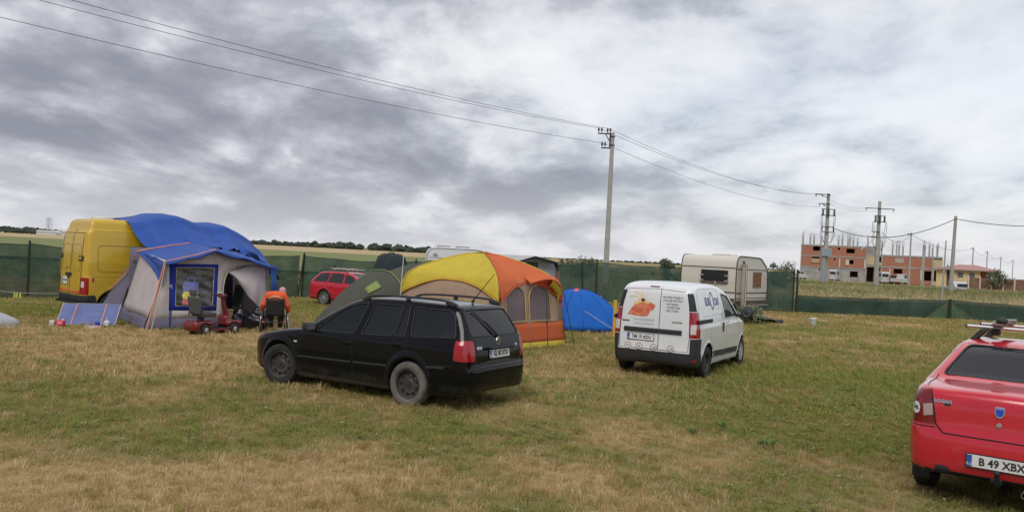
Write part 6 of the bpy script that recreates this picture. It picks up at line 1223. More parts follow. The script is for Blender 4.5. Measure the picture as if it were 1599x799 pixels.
p = small_at(145, 513); q = thing('plastic_tray', 'clear crumpled plastic tray lying before the folding panel', 'tray', p, .3); MB().box((0, 0, .015), (.34, .18, .02)).box((0, .085, .04), (.34, .01, .05)).box((-.165, 0, .04), (.01, .17, .05)).box((.165, 0, .04), (.01, .17, .05)).build('tray', MATS['milky_plastic'], q, bevel=.006); MB().box((.08, 0, .045), (.10, .09, .05), rz=.5).build('wrapper', M('label_pink', (.8, .35, .35), .6), q, bevel=.01)
# ------------------------------------------------------------------ mobility scooter
def scooter():
    a = gpx(320, 523.5); b = gpx(373, 520.5); hd = R(57); t = thing('mobility_scooter', 'red four-wheeled mobility scooter with dark grey seat in front of the awning', 'scooter', (a.x-.17, a.y+.10, 0), hd); t.scale = (.9, .9, .93)
    mr = M('scooter_red', (.145, .007, .013), .3, coat=.6, var=.1); mg = M('scooter_seat', (.075, .078, .080), .7, var=.2, scale=10); mh = M('hub_silver', (.48, .47, .45), .4, metal=.4, var=.1)
    for x, r_ in ((0, .135), (.88, .135)):
        for y in (-.25, .25):
            o = MB().lathe([(.07, -.045), (r_-.03, -.05), (r_, -.03), (r_, .03), (r_-.03, .05), (.07, .045)], 24, 'y', c=(x, y, r_)).build('tyre', MTYRE, t, smooth=40); sg = 1 if y > 0 else -1; MB().lathe([(.072, .03*sg), (.05, .045*sg), (.02, .05*sg), (0, .055*sg)], 16, 'y', c=(x, y, r_)).build('hub', mh, o, smooth=40)
    def rb(name, fn, lo, hi, mat, res=.018): P, F = surf_nets(fn, lo, hi, res); o = link(name, np_mesh(name, P, F), mat, t, True); return o
    def bx(x, y, z, c, d, r): 
        qx = np.maximum(np.abs(x-c[0])-d[0]/2+r, 0); qy = np.maximum(np.abs(y-c[1])-d[1]/2+r, 0); qz = np.maximum(np.abs(z-c[2])-d[2]/2+r, 0); return np.sqrt(qx*qx+qy*qy+qz*qz)-r
    arch = lambda x, z, cx: np.hypot(x-cx, z-.135)-.165
    rb('rear_shell', lambda x, y, z: smax(smin(bx(x, y, z, (-.02, 0, .25), (.58, .50, .20), .07), bx(x, y, z, (-.22, 0, .19), (.16, .48, .18), .06), .08), -np.maximum(arch(x, z, 0), .17-np.abs(y)), .02), (-.4, -.3, .05), (.4, .3, .42), mr)
    rb('front_shell', lambda x, y, z: smax(smin(bx(x, y, z, (.92, 0, .26), (.42, .50, .16), .07), bx(x, y, z, (.72, 0, .33), (.16, .34, .26), .06), .08), -np.maximum(arch(x, z, .88), .17-np.abs(y)), .02), (.55, -.3, .1), (1.2, .3, .52), mr)
    MB().box((.45, 0, .125), (.62, .44, .05)).build('side_rail', mr, t, bevel=.02); MB().box((.44, 0, .158), (.56, .40, .02)).build('foot_deck', MPLAST, t, bevel=.008); MB().box((.02, 0, .39), (.12, .12, .14)).build('seat_post', MPLAST, t)
    sc = rb('seat_cushion', lambda x, y, z: bx(x, y, z, (.12, 0, .50), (.46, .46, .11), .05), (-.2, -.3, .4), (.42, .3, .6), mg); rb('backrest', lambda x, y, z: bx(x+.22*(z-.55), y, z, (-.13, 0, .72), (.11, .44, .44), .05), (-.4, -.3, .45), (.05, .3, 1.0), mg); rb('headrest', lambda x, y, z: bx(x+.22*(z-.55), y, z, (-.13, 0, 1.03), (.10, .25, .17), .05), (-.4, -.2, .9), (0, .2, 1.2), mg)
    for s in (-1, 1): MB().tube([(-.14, s*.26, .45), (-.12, s*.27, .68), (.0, s*.27, .70)], .016, 6).build('armrest_bracket', MPLAST, t); MB().box((.10, s*.275, .715), (.34, .06, .045)).build('armrest', MPLAST, t, bevel=.018)
    MB().tube([(.80, 0, .40), (.72, 0, .65), (.66, 0, .90)], [.075, .06, .05], 12).build('tiller', mr, t, smooth=50); MB().box((.635, 0, .95), (.12, .26, .11), ry=.5).build('dash_pod', mr, t, bevel=.035); MB().box((.60, 0, 1.0), (.10, .18, .02), ry=.5).build('dash_panel', M('pale_panel_plastic', (.6, .55, .52), .4), t)
    for s in (-1, 1): MB().tube([(.64, s*.10, .95), (.60, s*.24, .97), (.52, s*.30, .96)], .016, 7).build('handlebar', MPLAST, t, smooth=True)
    MB().ball((1.12, 0, .29), .035, 10, 6, (.4, 1.5, 1)).build('headlight', MCLEARL, t, smooth=True)
    for s in (-.17, .17): MB().box((-.315, s, .26), (.02, .07, .05)).build('tail_light', MREDL, t)
    # bag on the seat back
    g = thing('carrier_bag', 'blue, yellow and pink carrier bag hanging behind the scooter seat', 'bag', t.location+(Matrix.Rotation(hd, 3, 'Z') @ Vector((-.02, .36, .66))), hd-.6)
    for i, (z0, z1, m_) in enumerate(((.30, .52, M('bag_blue', (.16, .17, .42), .6, var=.2)), (.13, .30, M('bag_yellow', (.62, .55, .12), .6, var=.15)), (0, .13, M('bag_pink', (.62, .16, .18), .6, var=.2)))):
        MB().grid(lambda u, v: ((.17+.015*math.sin(v*9+u*20))*math.cos(2*math.pi*u)*(1-.06*v), (.07+.01*math.sin(u*25))*math.sin(2*math.pi*u), z0+(z1-z0)*v), 24, 6, True).build(['bag_top', 'bag_middle', 'bag_bottom'][i], m_, g, smooth=True)
    MB().tube([(-.08, 0, .50), (-.06, 0, .62), (.06, 0, .62), (.08, 0, .50)], .01, 5).build('bag_handle', MATS['bag_blue'], g)
scooter()
# ------------------------------------------------------------------ wheelchair and the person in it
def cap(x, y, z, a, b, ra, rb_):
    a = np.array(a, float); b = np.array(b, float); e = b-a; L2 = e@e; t = np.clip(((x-a[0])*e[0]+(y-a[1])*e[1]+(z-a[2])*e[2])/L2, 0, 1)
    return np.sqrt((x-a[0]-e[0]*t)**2+(y-a[1]-e[1]*t)**2+(z-a[2]-e[2]*t)**2)-(ra+(rb_-ra)*t)
def ell(x, y, z, c, r): k = np.sqrt(((x-c[0])/r[0])**2+((y-c[1])/r[1])**2+((z-c[2])/r[2])**2); return (k-1)*min(r)
def wheelchair():
    p = gpx(426, 521); hd = R(103); t = thing('wheelchair', 'black wheelchair with upright rear wheels beside the awning', 'wheelchair', (p.x, p.y+.1, gz(p.x, p.y)), hd); t.scale = (.94, .94, .92)
    mf = M('chair_frame', (.10, .10, .11), .4, metal=.5, var=.1); mred = M('red_part', (.55, .05, .03), .4, var=.1)
    for s in (-1, 1):
        q = MB().tube([(.29*math.cos(a), 0, .29*math.sin(a)) for a in np.linspace(0, 2*math.pi, 36, endpoint=False)], .017, 6, closed=True).build('wheel', MTYRE, t, smooth=True); q.location = (0, s*.31, .30); q.rotation_euler = (s*.09, 0, 0)
        MB().tube([(.24*math.cos(a), s*.03, .24*math.sin(a)) for a in np.linspace(0, 2*math.pi, 32, endpoint=False)], .010, 6, closed=True).build('hand_rim', MCHROME, q, smooth=True); m = MB(); m.lathe([(0, -.04), (.03, -.04), (.03, .04), (0, .04)], 10, 'y'); [m.tube([(.02*math.cos(a), 0, .02*math.sin(a)), (.285*math.cos(a+.2), 0, .285*math.sin(a+.2))], .0022, 4) for a in np.linspace(0, 2*math.pi, 20, endpoint=False)]; m.build('spokes', MCHROME, q)
        MB().lathe([(.03, -.012), (.085, -.015), (.085, .015), (.03, .012)], 16, 'y', c=(.42, s*.24, .085)).build('castor', MTYRE, t, smooth=40); MB().tube([(.42, s*.24, .085), (.38, s*.24, .20), (.36, s*.22, .48)], .013, 6).build('castor_fork', mf, t)
        MB().tube([(-.12, s*.22, .92), (-.08, s*.22, .50), (.02, s*.22, .46), (.42, s*.21, .49), (.56, s*.16, .14)], .013, 7).build('side_frame', mf, t, smooth=True); MB().tube([(-.12, s*.22, .92), (-.22, s*.22, .94)], .015, 7).build('push_handle', MPLAST, t); MB().box((.0, s*.245, .33), (.10, .015, .12)).build('brake', mred, t, bevel=.01); MB().box((.57, s*.10, .12), (.16, .14, .015)).build('footplate', MPLAST, t)
    MB().tube([(0, -.27, .30), (0, .27, .30)], .014, 6).tube([(.0, -.22, .30), (.35, .22, .46)], .010, 6).tube([(.0, .22, .30), (.35, -.22, .46)], .010, 6).build('cross_brace', mf, t)
    sheet_grid('back_sling', lambda u, v: Vector((-.105-.03*math.sin(math.pi*u)-.035*v, -.22+.44*u, .46+.45*v)), 10, 8, M('black_nylon', (.008, .008, .009), .7, var=.3, bump=.3, bscale=12), t, .02); MB().box((.16, 0, .49), (.44, .42, .05)).build('seat', MATS['black_nylon'], t, bevel=.02)
    # person
    pt = thing('person', 'person in an orange top seated in the wheelchair, seen from behind', 'person', t.location, hd); pt.scale = (.94, .94, .92); sk = M('skin', (.42, .24, .17), .6, var=.1)
    hip, sh = (.06, 0, .56), (.0, 0, 1.02); AR_ = [((-.0, s*.19, 1.0), (-.02, s*.29, .76), (.12, s*.33, .60)) for s in (1, -1)]; LG = [((.08, s*.10, .58), (.50, s*.12, .60), (.55, s*.12, .17)) for s in (1, -1)]; hc = (.19, -.15, 1.09)
    def torso(x, y, z, e=0): return smin(ell(x, y, z, (.04, 0, .62), (.15+e, .18+e, .15+e)), smin(ell(x, y, z, (.01, 0, .86), (.125+e, .19+e, .22+e)), cap(x, y, z, (.0, -.15, .99), (.0, .15, .99), .07+e, .07+e), .08), .1)
    def arms(x, y, z, e=0, upto=2):
        d = None
        for a, b, c in AR_:
            q = cap(x, y, z, a, b, .058+e, .045+e)
            if upto == 2: q = smin(q, cap(x, y, z, b, c, .043+e, .031+e), .03)
            d = q if d is None else np.minimum(d, q)
        return d
    def legs(x, y, z, e=0):
        d = None
        for a, b, c in LG: q = smin(cap(x, y, z, a, b, .085+e, .06+e), cap(x, y, z, b, c, .058+e, .042+e), .03); d = q if d is None else np.minimum(d, q)
        return d
    def hands(x, y, z):
        d = None
        for (a, b, c), s in zip(AR_, (1, -1)):
            c = np.array(c); q = ell(x, y, z, (c[0]+.045, c[1], c[2]-.02), (.045, .018, .038))
            for k, (dz, l) in enumerate(((.022, .062), (.007, .072), (-.009, .068), (-.024, .052))): f0 = (c[0]+.075, c[1], c[2]-.02+dz); f1 = (c[0]+.075+l*.5, c[1]-s*.012, c[2]-.03+dz); f2 = (c[0]+.08+l*.55, c[1]-s*.035, c[2]-.045+dz); q = smin(q, smin(cap(x, y, z, f0, f1, .009, .0085), cap(x, y, z, f1, f2, .0085, .007), .006), .006)
            q = smin(q, cap(x, y, z, (c[0]+.03, c[1]-s*.012, c[2]+.01), (c[0]+.07, c[1]-s*.045, c[2]+.02), .011, .009), .01); d = q if d is None else np.minimum(d, q)
        return d
    def head(x, y, z): return smin(smin(ell(x, y, z, hc, (.098, .076, .115)), ell(x, y, z, (hc[0]+.035, hc[1], hc[2]-.055), (.07, .058, .07)), .05), smin(ell(x, y, z, (hc[0]+.10, hc[1], hc[2]-.02), (.02, .014, .024)), np.minimum(ell(x, y, z, (hc[0]-.005, hc[1]+.078, hc[2]-.015), (.022, .012, .032)), ell(x, y, z, (hc[0]-.005, hc[1]-.078, hc[2]-.015), (.022, .012, .032))), .01), .02)
    body = lambda x, y, z: smin(smin(smin(torso(x, y, z), smin(arms(x, y, z), hands(x, y, z), .015), .05), legs(x, y, z), .05), smin(head(x, y, z), cap(x, y, z, (.0, 0, 1.0), (hc[0]-.02, hc[1]+.01, hc[2]-.06), .052, .048), .04), .04)
    P, F = surf_nets(body, (-.25, -.45, .1), (.75, .45, 1.36), .0125); link('body', np_mesh('body', P, F), sk, pt, True)
    P, F = surf_nets(lambda x, y, z: smax(smin(torso(x, y, z, .022), arms(x, y, z, .026), .05), .58-z, .02), (-.3, -.5, .5), (.5, .5, 1.15), .015); link('orange_top', np_mesh('orange_top', P, F), M('orange_shirt', (.70, .10, .025), .8, var=.15, bump=.3, bscale=9), pt, True)
    P, F = surf_nets(lambda x, y, z: smin(legs(x, y, z, .02), smax(torso(x, y, z, .026), z-.66, .02), .05), (-.2, -.35, .12), (.75, .35, .72), .016); link('trousers', np_mesh('trousers', P, F), M('dark_trousers', (.02, .02, .024), .85, var=.2), pt, True)
    for s in (1, -1): P, F = surf_nets(lambda x, y, z: smax(smin(ell(x, y, z, (.63, s*.12, .16), (.13, .048, .045)), ell(x, y, z, (.55, s*.12, .19), (.055, .045, .06)), .04), .128-z, .01), (.4, s*.12-.1, .1), (.8, s*.12+.1, .28), .012); link('shoe', np_mesh('shoe', P, F), MPLAST, pt, True)
    P, F = surf_nets(lambda x, y, z: smax(smin(ell(x, y, z, hc, (.112, .09, .126)), ell(x, y, z, (hc[0]+.11, hc[1], hc[2]+.035), (.07, .06, .014)), .02), (hc[2]+.005-.35*(x-hc[0]))-z, .01), (-.2, -.3, 1.0), (.4, .15, 1.42), .012); mcap = M('pink_white_cap', (.62, .05, .16), .8, var=.0, scale=9, col2=(.75, .70, .70)); link('cap', np_mesh('cap', P, F), mcap, pt, True)
    P, F = surf_nets(lambda x, y, z: smax(ell(x, y, z, (hc[0]-.015, hc[1], hc[2]-.02), (.102, .084, .105)), np.maximum(x-hc[0]+.01, hc[2]-.085-z), .01), (-.2, -.3, 1.0), (.3, .1, 1.4), .012); link('hair', np_mesh('hair', P, F), M('grey_hair', (.30, .28, .26), .9, var=.3, bump=.4), pt, True)
    sheet_grid('collar_cloth', lambda u, v: Vector((-.128+.075*v-.025*math.sin(3.1*u), -.17*(1-.35*v)+.34*u*(1-.35*v), .955+.095*v-.05*(2*abs(u-.5))**2)), 14, 6, M('tan_cloth', (.52, .24, .15), .85, var=.15), pt, .012)
wheelchair()
# ------------------------------------------------------------------ rubbish bags and kit at the awning door
def lump(name, label, cat, pos, r, sc, mat, seed, rz=0):
    rs = random.Random(seed); ph = [rs.uniform(0, 6.28) for _ in range(6)]
    fn = lambda x, y, z: ell(x, y, z, (0, 0, r*sc[2]*.8), (r*sc[0], r*sc[1], r*sc[2]))+.02*np.sin(x*22+ph[0])*np.sin(y*19+ph[1])+.016*np.sin(z*26+ph[2]+x*12)+.012*np.sin(y*37+z*15+ph[3])
    fn2 = lambda x, y, z: smax(smin(fn(x, y, z), cap(x, y, z, (0, 0, r*sc[2]*1.7), (.02, 0, r*sc[2]*2.0), .03, .05), .08), .0-z, .03); t = thing(name, label, cat, pos, rz); P, F = surf_nets(fn2, (-r*sc[0]-.12, -r*sc[1]-.12, -.05), (r*sc[0]+.12, r*sc[1]+.12, r*sc[2]*2.2+.1), .022); link('bag_body', np_mesh('bag_body', P, F), mat, t, True); MB().tube([(.03*math.cos(a), .03*math.sin(a), r*sc[2]*1.78) for a in np.linspace(0, 6.28, 10, endpoint=False)], .01, 5, closed=True).build('tie', MGUY, t); return t
MBAG = M('bin_liner', (.012, .012, .016), .22, var=.1, bump=.2, bscale=14)
lump('rubbish_bag', 'large black rubbish bag beside the awning door next to the wheelchair', 'bag', aw(2.55, -.22, 0), .27, (1, .8, .95), MBAG, 1); lump('rubbish_bag', 'black rubbish bag inside the awning door behind the scooter tiller', 'bag', aw(2.28, .25, .03), .24, (1.1, .8, 1.1), MBAG, 2)
cd = thing('camp_chair', 'dark green folding camp chair inside the awning door', 'chair', aw(2.18, .75, .03), AH+R(190)); MB().box((0, 0, .42), (.46, .44, .03)).build('seat', M('camp_green', (.06, .09, .06), .85, var=.2), cd); MB().box((-.24, 0, .74), (.03, .46, .55), ry=-.15).build('backrest', MATS['camp_green'], cd)
for sx in (-.2, .2):
    for sy in (-.22, .22): MB().tube([(sx, sy, 0), (-sx*.9, sy, .42)], .012, 6).build('leg', MGALV, cd)
bx_ = thing('storage_box', 'tan storage box just inside the awning door', 'box', aw(1.95, .35, .03), AH); MB().box((0, 0, .20), (.30, .34, .40)).build('box_body', M('tan_box', (.30, .20, .10), .8, var=.2), bx_, bevel=.01); MB().box((0, 0, .42), (.33, .37, .035)).build('lid', M('tan_lid', (.36, .26, .14), .8, var=.2), bx_, bevel=.01)
# ------------------------------------------------------------------ yellow and orange cabin tent
MYT = cloth('yellow_nylon', (.76, .62, .085), .38, var=.06, bump=.5, bscale=4); MOT = cloth('orange_nylon', (.78, .20, .075), .36, var=.06, bump=.5, bscale=4); MTANW = cloth('tan_nylon', (.56, .40, .30), .35, var=.08, bump=.3, bscale=2.5); MMESH = net_mat('tent_mesh', (.26, .22, .24), .10)
def cabin():
    FL = Vector((-.18, 18.72)); hd = R(53); Wd = 2.70; t = thing('cabin_tent', 'large cabin tent with yellow and orange roof behind the black estate', 'tent', (FL.x, FL.y, -.01), hd)
    # local x along the front (door) wall, y to the back along the yellow side
    c = Wd/2; KY = 1.26; H = 2.20
    S = ([0, .5, 1.0, 1.35, 1.58, 1.72, 1.85, 1.97, 2.08, 2.16, 2.20], [1.35, 1.31, 1.25, 1.20, 1.13, 1.00, .81, .60, .36, .16, 0.0])
    def sq(z): return float(np.interp(z, *S))
    def corner(sx, sy, z): s = sq(z); return Vector((c+sx*s, (c+sy*s)*KY, z))
    zz = list(np.linspace(0, 1.35, 8))+list(np.linspace(1.45, 2.2, 14))
    def side_pt(kx, ky, w, z, sag=.0):
        """w -1..1 across a side; (kx,ky) outward axis"""
        s = sq(z); inn = sag*(1-w*w); o = s-inn; return Vector((c+kx*o+(-ky)*w*s, (c+ky*o+kx*w*s)*KY, z))
    SIDES = {'front': (0, -1), 'left': (-1, 0), 'back': (0, 1), 'right': (1, 0)}
    ZH = lambda w: 1.06+.44*(1-abs(w)**2.2)     # hem of the fly
    for nm, (kx, ky) in SIDES.items():
        mt = {'front': MOT, 'left': MYT, 'back': MOT, 'right': MYT}[nm]
        def fly(u, v, kx=kx, ky=ky):
            w = -1+2*u; z0 = ZH(w); q = z0+(H-z0)*(1-(1-v)**1.25); p = side_pt(kx, ky, w, q, .05+.10*max(0, (q-1.3))); out = .05*(1-v)*(1-w*w)+.035; p += Vector((kx, ky, 0))*out; p.z += .03+wob(p.x, p.y, p.z, .008, 6); return p
        sheet_grid('roof_panel', fly, 31, 18, mt, t)
        MB().tube([fly(k/30, 0) for k in range(31)], .013, 5).build('fly_hem', M('amber_hem', (.70, .36, .04), .7, var=.05) if nm == 'left' else mt, t, smooth=True)
        # wall: orange band below, tan above, yellow hem
        def wl(u, v, kx=kx, ky=ky, z0=0, z1=1): w = -1+2*u; z = z0+(z1-z0)*v; return side_pt(kx, ky, w, z, .035*math.sin(math.pi*z/1.5))+Vector((0, 0, 0))
        if nm != 'front': sheet_grid('wall', lambda u, v: wl(u, v, z0=.60, z1=1.62), 14, 8, MTANW, t)
        sheet_grid('lower_wall', lambda u, v: wl(u, v, z0=.10, z1=.61), 14, 5, MOT, t); sheet_grid('ground_hem', lambda u, v: wl(u, v, z0=-.01, z1=.14)+Vector((kx, ky, 0))*(.03+.02*math.sin(u*25))*(1-v), 26, 4, MYT, t)
    for sx in (-1, 1):
        for sy in (-1, 1):
            MB().tube([corner(sx, sy, z)+Vector((sx*.012, sy*.012, .0)) for z in zz[:-1]], .009, 6).build('corner_pole', MBLACKP, t, smooth=True); MB().tube([corner(sx, sy, z)+Vector((sx*.03, sy*.03, .035)) for z in zz[6:-1]], .018, 6).build('corner_piping', MOT if sx*sy > 0 else MYT, t, smooth=True)
    # front wall with two arched mesh windows and the door between
    f = lambda x, z: side_pt(0, -1, (x-c)/sq(z), z, .035*math.sin(math.pi*z/1.5))
    def arch(x0, x1, z0, z1, flip): 
        pts = [(x0, z0)]
        for k in range(9): a = math.pi*k/8; pts.append(((x0+x1)/2-(x1-x0)/2*math.cos(a), z1-.30+.30*math.sin(a)))
        return pts+[(x1, z0)]
    A1 = arch(.34, 1.13, .64, 1.49, 0); A2 = arch(1.29, 2.14, .64, 1.49, 0)
    fill('front_wall', [(.05+.06, .60), (Wd-.11, .60), (Wd-.17, 1.32), (Wd-.26, 1.62), (.26, 1.62), (.17, 1.32)], [A1, A2], f, MTANW, t, cuts=1)
    for A in (A1, A2): fill('mesh_window', A, [], lambda x, z: f(x, z)+Vector((0, .012, 0)), MMESH, t, 0); MB().tube([f(x, z)+Vector((0, -.008, 0)) for x, z in A], .012, 5, closed=True).build('window_piping', M('yellow_piping', (.6, .45, .12), .7), t)
    MB().tube([f(1.21, z)+Vector((0, -.012, 0)) for z in np.linspace(.04, 1.6, 9)], .008, 5).build('door_zip', M('zip_grey', (.3, .25, .22), .6), t); fill('door_strip', [(1.16, .62), (1.26, .62), (1.26, 1.60), (1.16, 1.60)], [], lambda x, z: f(x, z)+Vector((0, -.005, 0)), M('pale_strip', (.62, .55, .48), .7), t)
    # porch flap over the door: orange outside, yellow strip at its free edge
    def porch(u, v):
        x = c-.15+(1.30)*u; a = side_pt(0, -1, (x-c)/sq(1.58), 1.58); return a+Vector((.10*v*u, -.12*v-.20*v*math.sin(math.pi*(.12+.72*u)), .10+.10*math.sin(math.pi*u)-.05*v-.34*v*v*u**3-.10*v*(1-u)))
    sheet_grid('porch_flap', porch, 18, 10, MOT, t); sheet_grid('porch_edge', lambda u, v: porch(.55+.45*u, 1)+Vector((0, .02+.10*v, -.02-.16*v+.02*math.sin(9*u))), 10, 4, MYT, t); sheet_grid('porch_side', lambda u, v: porch(1, u)+Vector((.02*v, .02, -(.10+.36*u)*v)), 8, 8, MOT, t); sheet_grid('porch_edge', lambda u, v: porch(1, .25+.5*u)+Vector((-.10-.03*v, -.02, -.05-(.10+.30*u)*v)), 6, 6, MYT, t)
    # porch poles standing in front
    for a, b in ((porch(.32, 1), (1.27, -.46, .0)), (porch(.98, 1), (2.62, -.34, .0))): MB().tube([Vector(a)+Vector((0, -.02, 0)), Vector(a).lerp(Vector(b), .62)+Vector((0, -.01, 0)), Vector(b)], .011, 6).ball(Vector(a).lerp(Vector(b), .62), .024, 8, 6).build('porch_pole', MBLACKP, t)
    MB().tube([(-.10, 3.1, 0), (-.08, 3.1, .9), (-.05, 3.08, 2.02)], .010, 6).build('tall_pole', M('white_pole', (.6, .6, .56), .5), t)
    sheet_grid('ground_sheet', lambda u, v: Vector((.06+2.58*u, (.06+2.58*v)*KY, .03)), 3, 3, MGREYB, t)
cabin()
# ------------------------------------------------------------------ blue dome tent
MBT = cloth('bright_blue_nylon', (.018, .16, .62), .30, var=.1, bump=.55, bscale=4.5)
def dome():
    C = Vector((2.30, 25.75)); t = thing('dome_tent', 'bright blue dome tent between the cabin tent and the white van', 'tent', (C.x, C.y, gz(*C)), R(18)); a, b, H = 1.26, 1.15, 1.16
    def pt(th, v):
        cc, ss = math.cos(th), math.sin(th); n = 3.2; k = (abs(cc)**n+abs(ss)**n)**(-1/n); rad = 1-v; hgt = H*(1-rad**2.15)**.92; dg = abs(math.sin(2*th)); sg = .06*(1-dg)*math.sin(math.pi*min(1, v*1.1)); return Vector((a*k*cc*(rad**.92)*(1-sg)-.26*v, b*k*ss*(rad**.92)*(1-sg), .07+hgt))
    mb = MB(); mb.grid(lambda u, v: pt(2*math.pi*u, v), 72, 22, True); mb.build('flysheet', MBT, t, smooth=True, solid=.004)
    mb = MB(); mb.grid(lambda u, v: Vector((pt(2*math.pi*u, 0).x*.985, pt(2*math.pi*u, 0).y*.985, -.03+.13*v)), 72, 3, True); mb.build('groundsheet_edge', M('black_groundsheet', (.012, .012, .015), .7), t, smooth=True)
    for d in (45, 135, 225, 315): MB().tube([pt(R(d), v/20)+Vector((0, 0, .010)) for v in range(21)], .012, 6).build('pole_sleeve', cloth('dark_blue_sleeve', (.012, .10, .45), .1), t, smooth=True); MB().tube([pt(R(d), 0)+Vector((.02*math.cos(R(d)), .02*math.sin(R(d)), 0)), pt(R(d), 0)*1.08+Vector((0, 0, -.09))], .008, 5).build('peg_loop', MORC, t)
    for th in (250, 292): MB().tube([pt(R(th), v/14*.62)+Vector((0, 0, .006)) for v in range(15)], .006, 5).build('door_zip', MBLACKP, t, smooth=True)
    q = pt(R(235), .80); MB().add([q+Vector((-.10, 0, .0)), q+Vector((.10, -.02, .06)), q+Vector((.0, -.10, -.06)), q+Vector((.0, 0, .07))], [(0, 1, 2), (0, 3, 1), (1, 3, 2), (0, 2, 3)]).build('vent_hood', M('coral_vent', (.65, .14, .09), .6), t); q = pt(R(318), .55); MB().ball(q, .035, 8, 6).build('orange_tab', MATS['coral_vent'], t)
    for th, v, e in ((318, .55, (1.55, -1.0)), (215, .45, (.55, -1.75)), (318, .0, (1.5, -1.3))): MB().tube([pt(R(th), v), Vector((*e, .0))], .007, 4).build('guy_line', MGUY, t)
    MB().tube([(-.10, -1.22, .10), (.05, -1.30, .12), (.15, -1.36, .03)], .02, 6).build('rolled_door', MBLUED, t)
dome()
# ------------------------------------------------------------------ green tunnel tent
def tunnel():
    base = dpx(595, 419, 22.0); hd = R(40); t = thing('tunnel_tent', 'grey-green tunnel tent with lime piping behind the black estate', 'tent', (base.x, 22.0, gz(base.x, 22.0)), hd); mg = cloth('olive_nylon', (.085, .088, .068), .18, var=.1, bump=.3, bscale=2); ml = M('lime_piping', (.17, .23, .06), .6, var=.1)
    A = [(-2.05, .02, .10), (-1.6, .50, .38), (-1.0, 1.02, .78), (-.4, 1.44, 1.15), (0, 1.63, 1.40), (.45, 1.62, 1.40), (1.0, 1.80, 1.45), (1.7, 1.93, 1.48), (2.4, 1.80, 1.45), (3.1, 1.30, 1.3), (3.7, .55, 1.0), (4.0, .03, .7)]; ax = [a[0] for a in A]
    def pt(u, v):
        x = ax[0]+(ax[-1]-ax[0])*u; h = float(np.interp(x, ax, [a[1] for a in A])); w = float(np.interp(x, ax, [a[2] for a in A])); th = math.pi*v; return Vector((x, -w*math.copysign(abs(math.cos(th))**.8, math.cos(th)), h*math.sin(th)**.75-.01+wob(x*1.3, v*3, 0, .008, 5)*math.sin(th)))
    sheet_grid('flysheet', pt, 64, 28, mg, t)
    for x in (0, 1.7, 3.1): u = (x-ax[0])/(ax[-1]-ax[0]); MB().tube([pt(u, v/28)+Vector((0, 0, .012)) for v in range(29)], .018, 6).build('arch_piping', ml, t, smooth=True)
    def patch(u, v): return pt((-.72+.30*u-ax[0])/(ax[-1]-ax[0]), .30+.09*v)+Vector((-.01, -.03, .012))
    sheet_grid('lime_flap', patch, 6, 6, cloth('lime_nylon', (.25, .32, .10), .2), t)
    MB().tube([pt((-.0-ax[0])/(ax[-1]-ax[0]), .23)+Vector((0, -.03, 0)), pt((-.0-ax[0])/(ax[-1]-ax[0]), .20)+Vector((0, -.05, 0))], .03, 6).build('toggle', M('white_plastic', (.68, .68, .67), .5), t)
    for x in (1.0, 1.7): MB().tube([pt((x-ax[0])/(ax[-1]-ax[0]), .12), Vector((x, -2.2, 0))], .005, 4).build('guy_line', MGUY, t)
tunnel()
def utility_tent():
    q = dpx(611, 410, 32.5); z0 = gz(q.x, 32.5); t = thing('utility_tent', 'dark blue-green narrow upright tent behind the tunnel tent', 'tent', (q.x, 32.5, z0), R(25)); md = cloth('dark_teal_nylon', (.022, .035, .04), .08, var=.15); H = dpx(611, 395.5, 32.5).z-z0
    def pt(u, v):
        th = 2*math.pi*u; n = 4; c_, s_ = math.cos(th), math.sin(th); k = (abs(c_)**n+abs(s_)**n)**(-1/n); r_ = float(np.interp(v, [0, .55, .8, .92, 1], [.95, .70, .50, .33, .0])); return Vector((r_*k*c_, r_*k*s_, H*float(np.interp(v, [0, .55, .8, .92, 1], [0, .62, .92, .985, 1.0]))))
    mb = MB(); mb.grid(pt, 48, 20, True); mb.build('tent_cloth', md, t, smooth=True); 
    for d in (45, 135, 225, 315): MB().tube([pt(d/360, v/20)*1.01 for v in range(20)], .014, 5).build('pole_sleeve', MBLACKP, t, smooth=True)
    MB().ball((0, 0, H+.0), .12, 10, 6, (1.2, 1.2, .5)).build('top_cap', M('moss_cap', (.06, .10, .04), .8, var=.3), t, smooth=True)
utility_tent()
